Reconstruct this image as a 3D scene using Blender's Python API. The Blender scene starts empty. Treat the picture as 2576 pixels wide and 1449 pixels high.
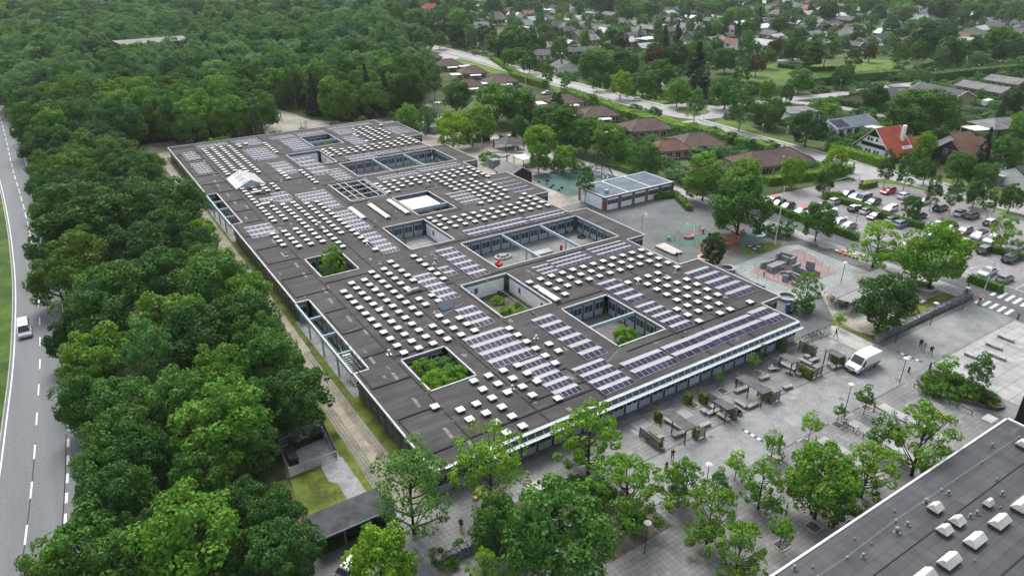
import bpy, math, random
import numpy as np
from mathutils import Vector, Matrix

# ------------------------------------------------------------------ camera, light, exposure
S = bpy.context.scene
COL = S.collection
F_PX, IMG_W, IMG_H = 1780.78, 2576.0, 1449.0       # focal length measured in photo pixels
PITCH, ROLL, YAW, CAM_H = math.radians(26.071), math.radians(-0.066), math.radians(33.061), 57.0
_fw = Vector((math.sin(YAW)*math.cos(PITCH), math.cos(YAW)*math.cos(PITCH), -math.sin(PITCH)))
_r0 = Vector((math.cos(YAW), -math.sin(YAW), 0.0))
_u0 = _r0.cross(_fw)
_rt = _r0*math.cos(ROLL) + _u0*math.sin(ROLL)
_up = -_r0*math.sin(ROLL) + _u0*math.cos(ROLL)
cam_d = bpy.data.cameras.new('camera')
cam = bpy.data.objects.new('camera', cam_d); COL.objects.link(cam)
cam_d.sensor_fit = 'HORIZONTAL'; cam_d.sensor_width = 36.0
cam_d.lens = 36.0*F_PX/IMG_W
cam_d.clip_start = 0.5; cam_d.clip_end = 6000.0
cam.matrix_world = Matrix(((_rt.x, _up.x, -_fw.x, 0), (_rt.y, _up.y, -_fw.y, 0), (_rt.z, _up.z, -_fw.z, CAM_H), (0, 0, 0, 1)))
S.camera = cam

SUN_EL, SUN_AZ = math.radians(56), math.radians(15)     # azimuth from +Y towards +X
w = bpy.data.worlds.new('World'); S.world = w; w.use_nodes = True
_nt = w.node_tree; _nt.nodes.clear()
_sky = _nt.nodes.new('ShaderNodeTexSky'); _sky.sky_type = 'NISHITA'; _sky.sun_disc = False
_sky.sun_elevation = SUN_EL; _sky.sun_rotation = SUN_AZ; _sky.air_density = 1.0; _sky.dust_density = 4.0; _sky.ozone_density = 1.0
_hs = _nt.nodes.new('ShaderNodeHueSaturation'); _hs.inputs['Saturation'].default_value = 0.42
_bg = _nt.nodes.new('ShaderNodeBackground'); _bg.inputs['Strength'].default_value = 0.15
_ow = _nt.nodes.new('ShaderNodeOutputWorld')
_nt.links.new(_sky.outputs[0], _hs.inputs['Color']); _nt.links.new(_hs.outputs[0], _bg.inputs[0]); _nt.links.new(_bg.outputs[0], _ow.inputs[0])
sl = bpy.data.lights.new('sun', 'SUN'); sl.energy = 1.5; sl.angle = math.radians(26); sl.color = (1.0, 0.97, 0.92)
so = bpy.data.objects.new('sun', sl); COL.objects.link(so)
_sd = Vector((math.sin(SUN_AZ)*math.cos(SUN_EL), math.cos(SUN_AZ)*math.cos(SUN_EL), math.sin(SUN_EL)))
so.rotation_euler = (-_sd).to_track_quat('-Z', 'Y').to_euler(); so.location = (0, 0, 200)
vs = S.view_settings
vs.view_transform = 'Standard'; vs.look = 'None'; vs.gamma = 1.0; vs.exposure = 0.72; vs.use_curve_mapping = False
S.cycles.max_bounces = 5; S.cycles.diffuse_bounces = 3; S.cycles.glossy_bounces = 2; S.cycles.transmission_bounces = 2

# ------------------------------------------------------------------ helpers
RNG = random.Random(7)
def W(px, py, z=0.0):
    """survey point: photo pixel (2576 px wide) cast on the horizontal plane at height z"""
    d = _fw + _rt*((px-IMG_W/2)/F_PX) - _up*((py-IMG_H/2)/F_PX)
    t = (z-CAM_H)/d.z
    return Vector((d.x*t, d.y*t, z))
def K(ox, oy, w_, x, y, z=0.0):
    """the same from a point read in an enlarged crop of the photo"""
    k = w_/2576.0
    return W((ox+x*k)*0.85867, (oy+y*k)*0.85867, z)
def T(c, r, x, y, z=0.0): return W(858.67*c+x/3.0, 482.67*r+y/3.0, z)
def px_per_m(p):
    return F_PX/((Vector(p)-Vector((0, 0, CAM_H))).dot(_fw))

def tag(o, label=None, cat=None, group=None, kind=None):
    if label: o['label'] = label
    if cat: o['category'] = cat
    if group: o['group'] = group
    if kind: o['kind'] = kind
    return o
def thing(name, label, cat, loc=(0, 0, 0), rz=0.0, group=None):
    o = bpy.data.objects.new(name, None); COL.objects.link(o)
    o.location = loc; o.rotation_euler = (0, 0, rz); o.empty_display_size = 0.3
    return tag(o, label, cat, group)
def copy_tree(o, parent=None):
    c = o.copy(); COL.objects.link(c)
    if parent is not None: c.parent = parent
    for ch in list(o.children): copy_tree(ch, c)
    return c

class MB:
    """collects faces, links them as ONE mesh object"""
    def __init__(s): s.v = []; s.f = []; s.m = []
    def add(s, vs, fs, mi=0):
        b = len(s.v); s.v.extend(tuple(p) for p in vs)
        for f in fs: s.f.append(tuple(b+i for i in f)); s.m.append(mi)
    def box(s, x0, x1, y0, y1, z0, z1, mi=0):
        s.add([(x0,y0,z0),(x1,y0,z0),(x1,y1,z0),(x0,y1,z0),(x0,y0,z1),(x1,y0,z1),(x1,y1,z1),(x0,y1,z1)],
              [(0,3,2,1),(4,5,6,7),(0,1,5,4),(1,2,6,5),(2,3,7,6),(3,0,4,7)], mi)
    def obox(s, c, sx, sy, sz, rz=0.0, mi=0, taper=1.0):
        """box on base centre c, turned by rz"""
        cs, sn = math.cos(rz), math.sin(rz); P = []
        for z, k in ((0, 1.0), (sz, taper)):
            for a, b in ((-1,-1),(1,-1),(1,1),(-1,1)):
                x, y = a*sx/2*k, b*sy/2*k
                P.append((c[0]+x*cs-y*sn, c[1]+x*sn+y*cs, c[2]+z))
        s.add(P, [(0,3,2,1),(4,5,6,7),(0,1,5,4),(1,2,6,5),(2,3,7,6),(3,0,4,7)], mi)
    def beam(s, a, b, wd, ht, mi=0, off=0.0):
        """rectangular bar from a to b (top face at a.z..b.z)"""
        a, b = Vector(a), Vector(b); d = (b-a); d2 = Vector((d.x, d.y, 0))
        if d2.length < 1e-6: s.obox((a.x, a.y, min(a.z, b.z)), wd, wd, abs(d.z), 0, mi); return
        n = Vector((-d2.y, d2.x, 0)).normalized()*wd/2
        P = [a-n, a+n, b+n, b-n]; Q = [p-Vector((0,0,ht)) for p in P]
        s.add(Q+P, [(0,1,2,3),(7,6,5,4),(4,5,1,0),(5,6,2,1),(6,7,3,2),(7,4,0,3)], mi)
    def tube(s, a, b, r, n=6, r2=None, mi=0, caps=True):
        a, b = Vector(a), Vector(b); d = b-a
        if d.length < 1e-6: return
        d.normalize(); t = Vector((0,0,1)) if abs(d.z) < .9 else Vector((1,0,0))
        u = d.cross(t).normalized(); v = d.cross(u); r2 = r if r2 is None else r2
        P = [a+(u*math.cos(k*2*math.pi/n)+v*math.sin(k*2*math.pi/n))*r for k in range(n)]
        P += [b+(u*math.cos(k*2*math.pi/n)+v*math.sin(k*2*math.pi/n))*r2 for k in range(n)]
        F = [(k, n+k, n+(k+1)%n, (k+1)%n) for k in range(n)]
        if caps: F += [tuple(range(n)), tuple(range(2*n-1, n-1, -1))]
        s.add(P, F, mi)
    def path(s, pts, r, n=6, mi=0):
        for a, b in zip(pts, pts[1:]): s.tube(a, b, r, n, mi=mi)
    def prism(s, poly, z0, z1, mi=0, mtop=None):
        n = len(poly)
        A = sum(poly[i][0]*poly[(i+1)%n][1]-poly[(i+1)%n][0]*poly[i][1] for i in range(n))
        if A < 0: poly = poly[::-1]
        P = [(p[0],p[1],z0) for p in poly]+[(p[0],p[1],z1) for p in poly]
        s.add(P, [(k,(k+1)%n,n+(k+1)%n,n+k) for k in range(n)]+[tuple(range(n-1,-1,-1))], mi)
        s.add([(p[0],p[1],z1) for p in poly], [tuple(range(n))], mi if mtop is None else mtop)
    def sheet(s, poly, z, mi=0):
        n = len(poly); A = sum(poly[i][0]*poly[(i+1)%n][1]-poly[(i+1)%n][0]*poly[i][1] for i in range(n))
        if A < 0: poly = poly[::-1]
        s.add([(p[0],p[1],z) for p in poly], [tuple(range(n))], mi)
    def strip(s, pts, w0, w1, z, mi=0):
        """ribbon along pts between lateral offsets w0..w1 (right positive)"""
        P = []
        for i, p in enumerate(pts):
            a = Vector(pts[max(i-1,0)][:2]); b = Vector(pts[min(i+1,len(pts)-1)][:2]); d = (b-a).normalized()
            nrm = Vector((d.y, -d.x)); q = Vector(p[:2])
            P += [(*(q+nrm*w0), z), (*(q+nrm*w1), z)]
        s.add(P, [(2*i, 2*i+1, 2*i+3, 2*i+2) for i in range(len(pts)-1)], mi)
    def ring(s, c, r0, r1, z0, z1, n=24, mi=0, sx=1.0, rz=0.0, a0=0.0, a1=2*math.pi):
        """flat-topped ring wall"""
        P = []; full = abs(a1-a0-2*math.pi) < 1e-6; N = n if full else n+1
        for k in range(N):
            a = a0+(a1-a0)*k/n
            for r, z in ((r0,z0),(r1,z0),(r1,z1),(r0,z1)):
                x, y = r*math.cos(a)*sx, r*math.sin(a)
                P.append((c[0]+x*math.cos(rz)-y*math.sin(rz), c[1]+x*math.sin(rz)+y*math.cos(rz), c[2]+z))
        Fs = []
        for k in range(n):
            j = (k+1) % N
            for q in range(4): Fs.append((4*k+q, 4*j+q, 4*j+(q+1)%4, 4*k+(q+1)%4))
        if not full: Fs += [(0,1,2,3), (4*n+3,4*n+2,4*n+1,4*n)]
        s.add(P, Fs, mi)
    def ball(s, c, r, nu=8, nv=6, mi=0, sz=1.0, jit=0.0, seed=0):
        rr = random.Random(seed); P = [(c[0],c[1],c[2]+r*sz)]
        for j in range(1, nv):
            th = math.pi*j/nv
            for i in range(nu):
                ph = 2*math.pi*i/nu; k = 1+rr.uniform(-jit, jit)
                P.append((c[0]+r*k*math.sin(th)*math.cos(ph), c[1]+r*k*math.sin(th)*math.sin(ph), c[2]+r*k*sz*math.cos(th)))
        P.append((c[0],c[1],c[2]-r*sz)); L = len(P)-1; Fs = []
        for i in range(nu): Fs.append((0, 1+i, 1+(i+1)%nu)); Fs.append((L, L-nu+(i+1)%nu, L-nu+i))
        for j in range(nv-2):
            for i in range(nu):
                a = 1+j*nu; Fs.append((a+i, a+nu+i, a+nu+(i+1)%nu, a+(i+1)%nu))
        s.add(P, Fs, mi)
    def obj(s, name, mats, parent=None, origin=(0,0,0), smooth=False):
        me = bpy.data.meshes.new(name); ox, oy, oz = origin
        me.from_pydata([(x-ox, y-oy, z-oz) for x, y, z in s.v], [], s.f)
        for m in (mats if isinstance(mats, (list, tuple)) else [mats]): me.materials.append(m)
        me.polygons.foreach_set('material_index', s.m)
        if smooth: me.polygons.foreach_set('use_smooth', [True]*len(s.f))
        me.update()
        o = bpy.data.objects.new(name, me); COL.objects.link(o)
        if parent is not None: o.parent = parent
        else: o.location = origin
        return o

# ------------------------------------------------------------------ materials
def nodemat(name):
    m = bpy.data.materials.new(name); m.use_nodes = True; nt = m.node_tree
    return m, nt, nt.nodes['Principled BSDF']
def mat(name, c, rough=0.8, var=0.18, scale=0.6, metallic=0.0, scale2=None, stretch=None, spec=None, bump=0.0, tint=None):
    """base colour broken up by two octaves of world-space noise; tint = second colour of the patches"""
    m, nt, b = nodemat(name); L = nt.links
    g = nt.nodes.new('ShaderNodeNewGeometry')
    mp = nt.nodes.new('ShaderNodeMapping'); L.new(g.outputs['Position'], mp.inputs[0])
    if stretch: mp.inputs['Scale'].default_value = stretch
    n1 = nt.nodes.new('ShaderNodeTexNoise'); n1.inputs['Scale'].default_value = scale; n1.inputs['Detail'].default_value = 5
    n1.inputs['Roughness'].default_value = 0.65
    L.new(mp.outputs[0], n1.inputs['Vector'])
    r = nt.nodes.new('ShaderNodeValToRGB'); L.new(n1.outputs[0], r.inputs[0])
    lo = [max(0, x*(1-var*1.6)) for x in c]; hi = [min(1, x*(1+var*1.6)) for x in (tint or c)]
    r.color_ramp.elements[0].position = 0.3; r.color_ramp.elements[0].color = (*lo, 1)
    r.color_ramp.elements[1].position = 0.7; r.color_ramp.elements[1].color = (*hi, 1)
    out = r.outputs[0]
    if scale2:
        n2 = nt.nodes.new('ShaderNodeTexNoise'); n2.inputs['Scale'].default_value = scale2; n2.inputs['Detail'].default_value = 3
        L.new(g.outputs['Position'], n2.inputs['Vector'])
        mx = nt.nodes.new('ShaderNodeMix'); mx.data_type = 'RGBA'; mx.blend_type = 'OVERLAY'; mx.inputs[0].default_value = 0.55
        L.new(out, mx.inputs[6]); L.new(n2.outputs[0], mx.inputs[7]); out = mx.outputs[2]
    L.new(out, b.inputs['Base Color'])
    b.inputs['Roughness'].default_value = rough; b.inputs['Metallic'].default_value = metallic
    b.inputs['Specular IOR Level'].default_value = 0.2 if spec is None else spec
    if bump:
        bp = nt.nodes.new('ShaderNodeBump'); bp.inputs['Strength'].default_value = bump; bp.inputs['Distance'].default_value = 0.1
        L.new(n1.outputs[0], bp.inputs['Height']); L.new(bp.outputs[0], b.inputs['Normal'])
    return m
def tilemat(name, c, joint, bw, bh, mortar=0.04, rough=0.75, var=0.2, rot=0.0, offset=0.0, scale=0.25, stretch=None, tint=None, spec=0.2):
    """paving / seams: brick pattern in world metres over large soft patches"""
    m, nt, b = nodemat(name); L = nt.links
    g = nt.nodes.new('ShaderNodeNewGeometry')
    mp = nt.nodes.new('ShaderNodeMapping'); mp.inputs['Rotation'].default_value = (0, 0, rot); L.new(g.outputs['Position'], mp.inputs[0])
    br = nt.nodes.new('ShaderNodeTexBrick'); br.offset = offset; br.squash = 1.0
    br.inputs['Scale'].default_value = 1.0; br.inputs['Brick Width'].default_value = bw; br.inputs['Row Height'].default_value = bh
    br.inputs['Mortar Size'].default_value = mortar; br.inputs['Mortar Smooth'].default_value = 0.3; br.inputs['Bias'].default_value = 0.0
    br.inputs['Color1'].default_value = (*[x*(1-var*.6) for x in c], 1); br.inputs['Color2'].default_value = (*[min(1, x*(1+var*.6)) for x in c], 1)
    br.inputs['Mortar'].default_value = (*joint, 1)
    L.new(mp.outputs[0], br.inputs['Vector'])
    mp2 = nt.nodes.new('ShaderNodeMapping'); L.new(g.outputs['Position'], mp2.inputs[0])
    if stretch: mp2.inputs['Scale'].default_value = stretch
    n = nt.nodes.new('ShaderNodeTexNoise'); n.inputs['Scale'].default_value = scale; n.inputs['Detail'].default_value = 6; n.inputs['Roughness'].default_value = 0.7
    L.new(mp2.outputs[0], n.inputs['Vector'])
    r = nt.nodes.new('ShaderNodeValToRGB'); L.new(n.outputs[0], r.inputs[0])
    r.color_ramp.elements[0].position = 0.28; r.color_ramp.elements[0].color = (0.26, 0.26, 0.26, 1)
    r.color_ramp.elements[1].position = 0.72; r.color_ramp.elements[1].color = (*(tint or (0.68, 0.68, 0.68)), 1)
    mx = nt.nodes.new('ShaderNodeMix'); mx.data_type = 'RGBA'; mx.blend_type = 'OVERLAY'; mx.inputs[0].default_value = 0.8
    L.new(br.outputs[0], mx.inputs[6]); L.new(r.outputs[0], mx.inputs[7]); L.new(mx.outputs[2], b.inputs['Base Color'])
    b.inputs['Roughness'].default_value = rough; b.inputs['Specular IOR Level'].default_value = spec
    return m
def leafmat(name, c, c2, translucent=0.3):
    """leaves: object colour picks the tree's own hue, noise gives lighter and darker leaf groups"""
    m, nt, b = nodemat(name); L = nt.links
    oi = nt.nodes.new('ShaderNodeObjectInfo'); g = nt.nodes.new('ShaderNodeNewGeometry')
    n = nt.nodes.new('ShaderNodeTexNoise'); n.inputs['Scale'].default_value = 0.9; n.inputs['Detail'].default_value = 4; n.inputs['Roughness'].default_value = 0.8
    L.new(g.outputs['Position'], n.inputs['Vector'])
    r = nt.nodes.new('ShaderNodeValToRGB'); L.new(n.outputs[0], r.inputs[0])
    r.color_ramp.elements[0].position = 0.35; r.color_ramp.elements[0].color = (*c, 1)
    r.color_ramp.elements[1].position = 0.68; r.color_ramp.elements[1].color = (*c2, 1)
    mx = nt.nodes.new('ShaderNodeMix'); mx.data_type = 'RGBA'; mx.blend_type = 'MULTIPLY'; mx.inputs[0].default_value = 1.0
    L.new(r.outputs[0], mx.inputs[6]); L.new(oi.outputs['Color'], mx.inputs[7])
    L.new(mx.outputs[2], b.inputs['Base Color']); b.inputs['Roughness'].default_value = 0.65
    b.inputs['Specular IOR Level'].default_value = 0.2
    tr = nt.nodes.new('ShaderNodeBsdfTranslucent'); L.new(mx.outputs[2], tr.inputs['Color'])
    ms = nt.nodes.new('ShaderNodeMixShader'); ms.inputs[0].default_value = translucent
    L.new(b.outputs[0], ms.inputs[1]); L.new(tr.outputs[0], ms.inputs[2]); L.new(ms.outputs[0], nt.nodes['Material Output'].inputs['Surface'])
    return m
def woodmat_far(name, cols):
    """far wood: every tree-sized patch takes another green"""
    m, nt, b = nodemat(name); L = nt.links
    g = nt.nodes.new('ShaderNodeNewGeometry')
    mp = nt.nodes.new('ShaderNodeMapping'); mp.inputs['Scale'].default_value = (1, 1, 0.3); L.new(g.outputs['Position'], mp.inputs[0])
    r = nt.nodes.new('ShaderNodeValToRGB')
    at = nt.nodes.new('ShaderNodeAttribute'); at.attribute_type = 'INSTANCER'; at.attribute_name = 'tint'; L.new(at.outputs['Fac'], r.inputs[0])
    for i, c in enumerate(cols):
        e = r.color_ramp.elements[i] if i < 2 else r.color_ramp.elements.new(0.5)
        e.position = i/(len(cols)-1); e.color = (*c, 1)
    n = nt.nodes.new('ShaderNodeTexNoise'); n.inputs['Scale'].default_value = 0.8; n.inputs['Detail'].default_value = 4; L.new(g.outputs['Position'], n.inputs['Vector'])
    mx = nt.nodes.new('ShaderNodeMix'); mx.data_type = 'RGBA'; mx.blend_type = 'OVERLAY'; mx.inputs[0].default_value = 0.25
    L.new(r.outputs[0], mx.inputs[6]); L.new(n.outputs[0], mx.inputs[7]); L.new(mx.outputs[2], b.inputs['Base Color'])
    b.inputs['Roughness'].default_value = 0.7; b.inputs['Specular IOR Level'].default_value = 0.2
    tr = nt.nodes.new('ShaderNodeBsdfTranslucent'); L.new(mx.outputs[2], tr.inputs['Color'])
    ms = nt.nodes.new('ShaderNodeMixShader'); ms.inputs[0].default_value = 0.35
    L.new(b.outputs[0], ms.inputs[1]); L.new(tr.outputs[0], ms.inputs[2]); L.new(ms.outputs[0], nt.nodes['Material Output'].inputs['Surface'])
    return m
_pc = {}
def plain(name, c, rough=0.5, metallic=0.0, var=0.06, scale=3.0):
    if name not in _pc: _pc[name] = mat(name, c, rough, var, scale, metallic)
    return _pc[name]

M_GROUND = mat('ground_earth', (0.045, 0.055, 0.028), 0.95, 0.4, 0.05, scale2=0.9, tint=(0.06, 0.085, 0.03))
M_GRASS = mat('lawn_grass', (0.075, 0.135, 0.026), 0.9, 0.25, 0.12, scale2=2.5, tint=(0.10, 0.15, 0.03))
M_GRASS2 = mat('rough_grass', (0.052, 0.10, 0.014), 0.9, 0.35, 0.35, scale2=3.0, tint=(0.10, 0.125, 0.022))
M_VERGE = mat('verge_grass', (0.04, 0.085, 0.012), 0.9, 0.25, 0.25, scale2=4.0, tint=(0.055, 0.105, 0.016))
M_ROAD = mat('road_asphalt', (0.135, 0.145, 0.155), 0.6, 0.10, 0.25, scale2=6, stretch=(1.6, 0.12, 1))
M_ASPH = mat('yard_asphalt', (0.105, 0.114, 0.116), 0.6, 0.26, 0.10, scale2=2.0)
M_ASPH2 = mat('yard_asphalt_dark', (0.10, 0.105, 0.11), 0.5, 0.25, 0.15, scale2=2.0)
M_CARPARK = mat('carpark_asphalt', (0.215, 0.207, 0.215), 0.55, 0.2, 0.12, scale2=1.5)
M_ROAD2 = mat('pale_road_asphalt', (0.30, 0.30, 0.30), 0.6, 0.12, 0.2, scale2=2)
M_GRAVEL = mat('gravel', (0.26, 0.235, 0.19), 0.9, 0.25, 0.3, scale2=4)
M_SAND = mat('sandy_ground', (0.29, 0.27, 0.235), 0.9, 0.25, 0.12, scale2=1.5)
M_PAVE = tilemat('plaza_slabs', (0.205, 0.208, 0.205), (0.105, 0.105, 0.105), 0.6, 0.6, 0.028, 0.6, 0.2)
M_PAVE2 = tilemat('plaza_pavers_pale', (0.235, 0.243, 0.242), (0.16, 0.165, 0.165), 0.9, 0.45, 0.03, 0.55, 0.10, offset=0.5)
M_PAVE3 = tilemat('plaza_slabs_bright', (0.33, 0.335, 0.325), (0.20, 0.20, 0.20), 1.9, 1.9, 0.06, 0.6, 0.10)
M_GRID = tilemat('grass_grid_paving', (0.235, 0.22, 0.185), (0.12, 0.12, 0.075), 0.42, 0.42, 0.05, 0.9, 0.2)
M_WHITE = mat('white_paint', (0.70, 0.71, 0.72), 0.5, 0.08, 2)
M_CAP = mat('aluminium_capping', (0.40, 0.405, 0.41), 0.5, 0.16, 0.9)
M_MARK = mat('road_marking_paint', (0.60, 0.62, 0.62), 0.6, 0.14, 3)
M_ROOF = tilemat('bitumen_roof', (0.063, 0.0605, 0.0610), (0.043, 0.0415, 0.0415), 9.0, 1.05, 0.035, 0.75, 0.26, offset=0.37, scale=0.30, stretch=(0.5, 1.0, 1.0), spec=0.12)
M_ROOF2 = tilemat('bitumen_roof_wet', (0.058, 0.061, 0.066), (0.030, 0.031, 0.034), 9.0, 1.05, 0.035, 0.42, 0.3, offset=0.3, scale=0.6, stretch=(1.0, 0.13, 1.0), spec=0.35)
M_SEAM = mat('roof_seam_bitumen', (0.018, 0.0175, 0.0175), 0.7, 0.2, 1.0)
M_FASCIA = mat('slate_blue_fascia', (0.155, 0.195, 0.235), 0.45, 0.12, 0.6)
M_PANEL = mat('pale_blue_panel', (0.36, 0.43, 0.50), 0.45, 0.08, 0.5)
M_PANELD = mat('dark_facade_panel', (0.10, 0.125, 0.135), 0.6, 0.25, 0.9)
M_PILLAR = mat('dark_steel', (0.045, 0.055, 0.065), 0.5, 0.15, 1)
M_STEELB = mat('blue_grey_steel', (0.33, 0.42, 0.47), 0.4, 0.08, 1)
M_GLASS = mat('window_glass', (0.028, 0.036, 0.044), 0.08, 0.35, 0.5, spec=0.6)
M_CGLASS = mat('canopy_glass', (0.40, 0.47, 0.52), 0.2, 0.12, 0.8, spec=0.6)
M_ACRYL = mat('white_acrylic', (0.54, 0.535, 0.505), 0.4, 0.16, 0.55)
M_CURB = mat('skylight_curb', (0.06, 0.06, 0.06), 0.7, 0.1, 1)
M_PV = mat('solar_cells', (0.016, 0.018, 0.040), 0.26, 0.3, 0.5, spec=0.11, tint=(0.024, 0.024, 0.056))
M_PVFR = mat('aluminium_frame', (0.45, 0.46, 0.48), 0.4, 0.06, 1, metallic=0.3)
M_SKYSHEEN = mat('sky_sheen_panel', (0.31, 0.318, 0.33), 0.4, 0.08, 0.7, metallic=0.25)  # sky reflection on the rear-facing solar panels, put into the base colour
M_CONC = mat('concrete', (0.24, 0.245, 0.25), 0.85, 0.2, 0.8, scale2=5)
M_CONCL = mat('pale_concrete', (0.36, 0.36, 0.345), 0.85, 0.12, 0.8, scale2=6)
M_CONCD = mat('dark_concrete', (0.13, 0.13, 0.135), 0.85, 0.2, 0.9)
M_SLAT = mat('grey_slats', (0.17, 0.168, 0.168), 0.7, 0.2, 1.2)
M_WOODD = mat('dark_stained_timber', (0.055, 0.052, 0.055), 0.7, 0.25, 1.2)
M_WOODG = mat('weathered_timber', (0.27, 0.265, 0.255), 0.85, 0.15, 1.6)
M_BROWN = mat('brown_timber_wall', (0.045, 0.028, 0.022), 0.8, 0.25, 1.0)
M_BARK = mat('bark', (0.052, 0.043, 0.034), 0.95, 0.3, 2.5)
M_BIRCH = mat('pale_bark', (0.30, 0.28, 0.26), 0.9, 0.35, 3.0)
M_STONE = mat('rough_stones', (0.20, 0.20, 0.205), 0.9, 0.55, 3.2, scale2=9)
M_SOIL = mat('soil', (0.115, 0.098, 0.082), 0.95, 0.3, 0.8, scale2=5)
M_TURQ = mat('turquoise_court', (0.050, 0.108, 0.100), 0.7, 0.18, 0.2, scale2=2)
M_GREENRUB = mat('green_rubber', (0.06, 0.14, 0.115), 0.6, 0.2, 0.3, scale2=3)
M_REDRUB = mat('pink_rubber', (0.25, 0.185, 0.18), 0.7, 0.18, 0.3, scale2=3)
M_BRNRUB = mat('brown_rubber', (0.13, 0.105, 0.095), 0.7, 0.2, 0.3, scale2=3)
M_GREYGRN = mat('pale_green_asphalt', (0.235, 0.27, 0.26), 0.6, 0.12, 0.25, scale2=2)
M_RED = mat('red_paint', (0.50, 0.035, 0.035), 0.4, 0.1, 2)
M_CORAL = mat('coral_paint', (0.62, 0.17, 0.095), 0.45, 0.12, 2)
M_ORANGE = mat('orange_paint', (0.66, 0.14, 0.055), 0.4, 0.1, 2)
M_GREENP = mat('green_paint', (0.16, 0.50, 0.26), 0.4, 0.1, 2)
M_BLUE = mat('blue_paint', (0.04, 0.13, 0.40), 0.5, 0.1, 2)
M_BLACK = mat('black_plastic', (0.016, 0.017, 0.019), 0.5, 0.2, 2)
M_RUBBER = mat('tyre_rubber', (0.012, 0.012, 0.013), 0.8, 0.1, 2)
M_CHROME = mat('wheel_alloy', (0.40, 0.41, 0.42), 0.35, 0.06, 2, metallic=0.7)
M_GALV = mat('galvanised_steel', (0.38, 0.40, 0.41), 0.4, 0.1, 1, metallic=0.4)
M_BRICK = tilemat('red_brown_brick', (0.20, 0.125, 0.09), (0.20, 0.18, 0.16), 0.24, 0.08, 0.012, 0.9, 0.25, offset=0.5)
M_YBRICK = mat('yellow_brick', (0.36, 0.28, 0.20), 0.9, 0.15, 1.2)
M_RENDER = mat('white_render', (0.88, 0.89, 0.90), 0.8, 0.08, 0.5)
# ------------------------------------------------------------------ the ground, roads and yards
def struct(name, mb, m, kind='structure', label=None):
    o = mb.obj(name, m); o['kind'] = kind
    if label: o['label'] = label
    return o
def sheet(name, polys, z, m):
    b = MB()
    for p in polys: b.sheet(p, z)
    return struct(name, b, m)
def rect(x0, x1, y0, y1): return [(x0, y0), (x1, y0), (x1, y1), (x0, y1)]
b = MB(); b.sheet(rect(-2500, 3000, -600, 3600), 0.0); struct('ground', b, M_GROUND)

ROAD_L = [(-24,5),(-19,25),(-16.4,45),(-14.3,63),(-13.2,72),(-11.9,86),(-10.9,101),(-10.0,116),(-9.5,131),(-9.2,147),(-9.3,163),(-9.8,186),(-10.8,212),(-12.0,238),(-13.6,287),(-15.6,330),(-19,380),(-26,440),(-40,520)]
def smooth(pts, n=4):
    out = []
    P = [Vector(p) for p in pts]
    for i in range(len(P)-1):
        p0, p1, p2, p3 = P[max(i-1,0)], P[i], P[i+1], P[min(i+2,len(P)-1)]
        for k in range(n):
            t = k/n
            out.append(0.5*((2*p1)+(-p0+p2)*t+(2*p0-5*p1+4*p2-p3)*t*t+(-p0+3*p1-3*p2+p3)*t**3))
    out.append(P[-1]); return [tuple(p) for p in out]
RL = smooth(ROAD_L)
b = MB(); b.strip(RL, -60, -3.75, 0.01); struct('road_verge', b, M_VERGE)
b = MB(); b.strip(RL, 3.7, 8.0, 0.012); struct('road_verge', b, M_VERGE)
b = MB(); b.strip(RL, -3.85, 3.85, 0.03)
lay = [p for p in RL if 15 < p[1] < 103]
Pp = []
for i, p in enumerate(lay):
    a, c = Vector(lay[max(i-1,0)]), Vector(lay[min(i+1,len(lay)-1)]); d = (c-a).normalized(); n = Vector((d.y,-d.x))
    k = min(1.0, max(0.0, (101-p[1])/9.0)); q = Vector(p)
    Pp += [(*(q+n*3.84), 0.03), (*(q+n*(3.86+3.0*k)), 0.03)]
b.add(Pp, [(2*i,2*i+1,2*i+3,2*i+2) for i in range(len(lay)-1)])
struct('road', b, M_ROAD)
b = MB()
def along(pts, s0, s1):
    """sub-path of a polyline between two arc lengths"""
    out = []; acc = 0
    for a, c in zip(pts, pts[1:]):
        a, c = Vector(a), Vector(c); l = (c-a).length
        for s in (s0, s1):
            if acc <= s < acc+l and s == s0: out.append(a+(c-a)*((s-acc)/l))
        if s0 < acc+l < s1: out.append(c.copy())
        if acc <= s1 < acc+l: out.append(a+(c-a)*((s1-acc)/l))
        acc += l
    return out
tot = sum((Vector(a)-Vector(c)).length for a, c in zip(RL, RL[1:]))
s = 0.0
while s < tot-12:
    y = along(RL, s, s+1)[0].y
    L_, G_ = (3.2, 4.6) if y < 165 else (4.6, 2.6)
    b.strip(along(RL, s, s+L_), -0.10, 0.10, 0.042)
    s += L_+G_
b.strip(RL, -3.55, -3.38, 0.042)
b.strip([p for p in RL if p[1] > 101], 3.38, 3.52, 0.042)
for k in range(22):
    y0 = 20+k*3.7
    p = [q for q in along(RL, 0, tot) if y0-2 < q.y < y0+4]
    seg = [Vector((np.interp(yy, [q[1] for q in RL], [q[0] for q in RL]), yy)) for yy in (y0, y0+1.9)]
    if y0 < 96: b.strip(seg, 3.5, 3.8, 0.042)
struct('road_markings', b, M_MARK)
b = MB(); b.strip(RL, -3.98, -3.84, 0.10); b.strip([p for p in RL if p[1] > 103], 3.84, 3.98, 0.10); struct('kerb', b, M_CONCL)
# dark repair seams of the carriageway
b = MB(); b.strip([p for p in RL if p[1] < 97], 3.35, 3.47, 0.036); b.strip([p for p in RL if p[1] < 97], -0.04, 0.06, 0.036)
b.strip([Vector((-8.2,84.2)), Vector((-7.2,85.0)), Vector((-6.0,85.1))], -0.12, 0.12, 0.036)
struct('road_repair_seams', b, M_SEAM)

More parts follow.
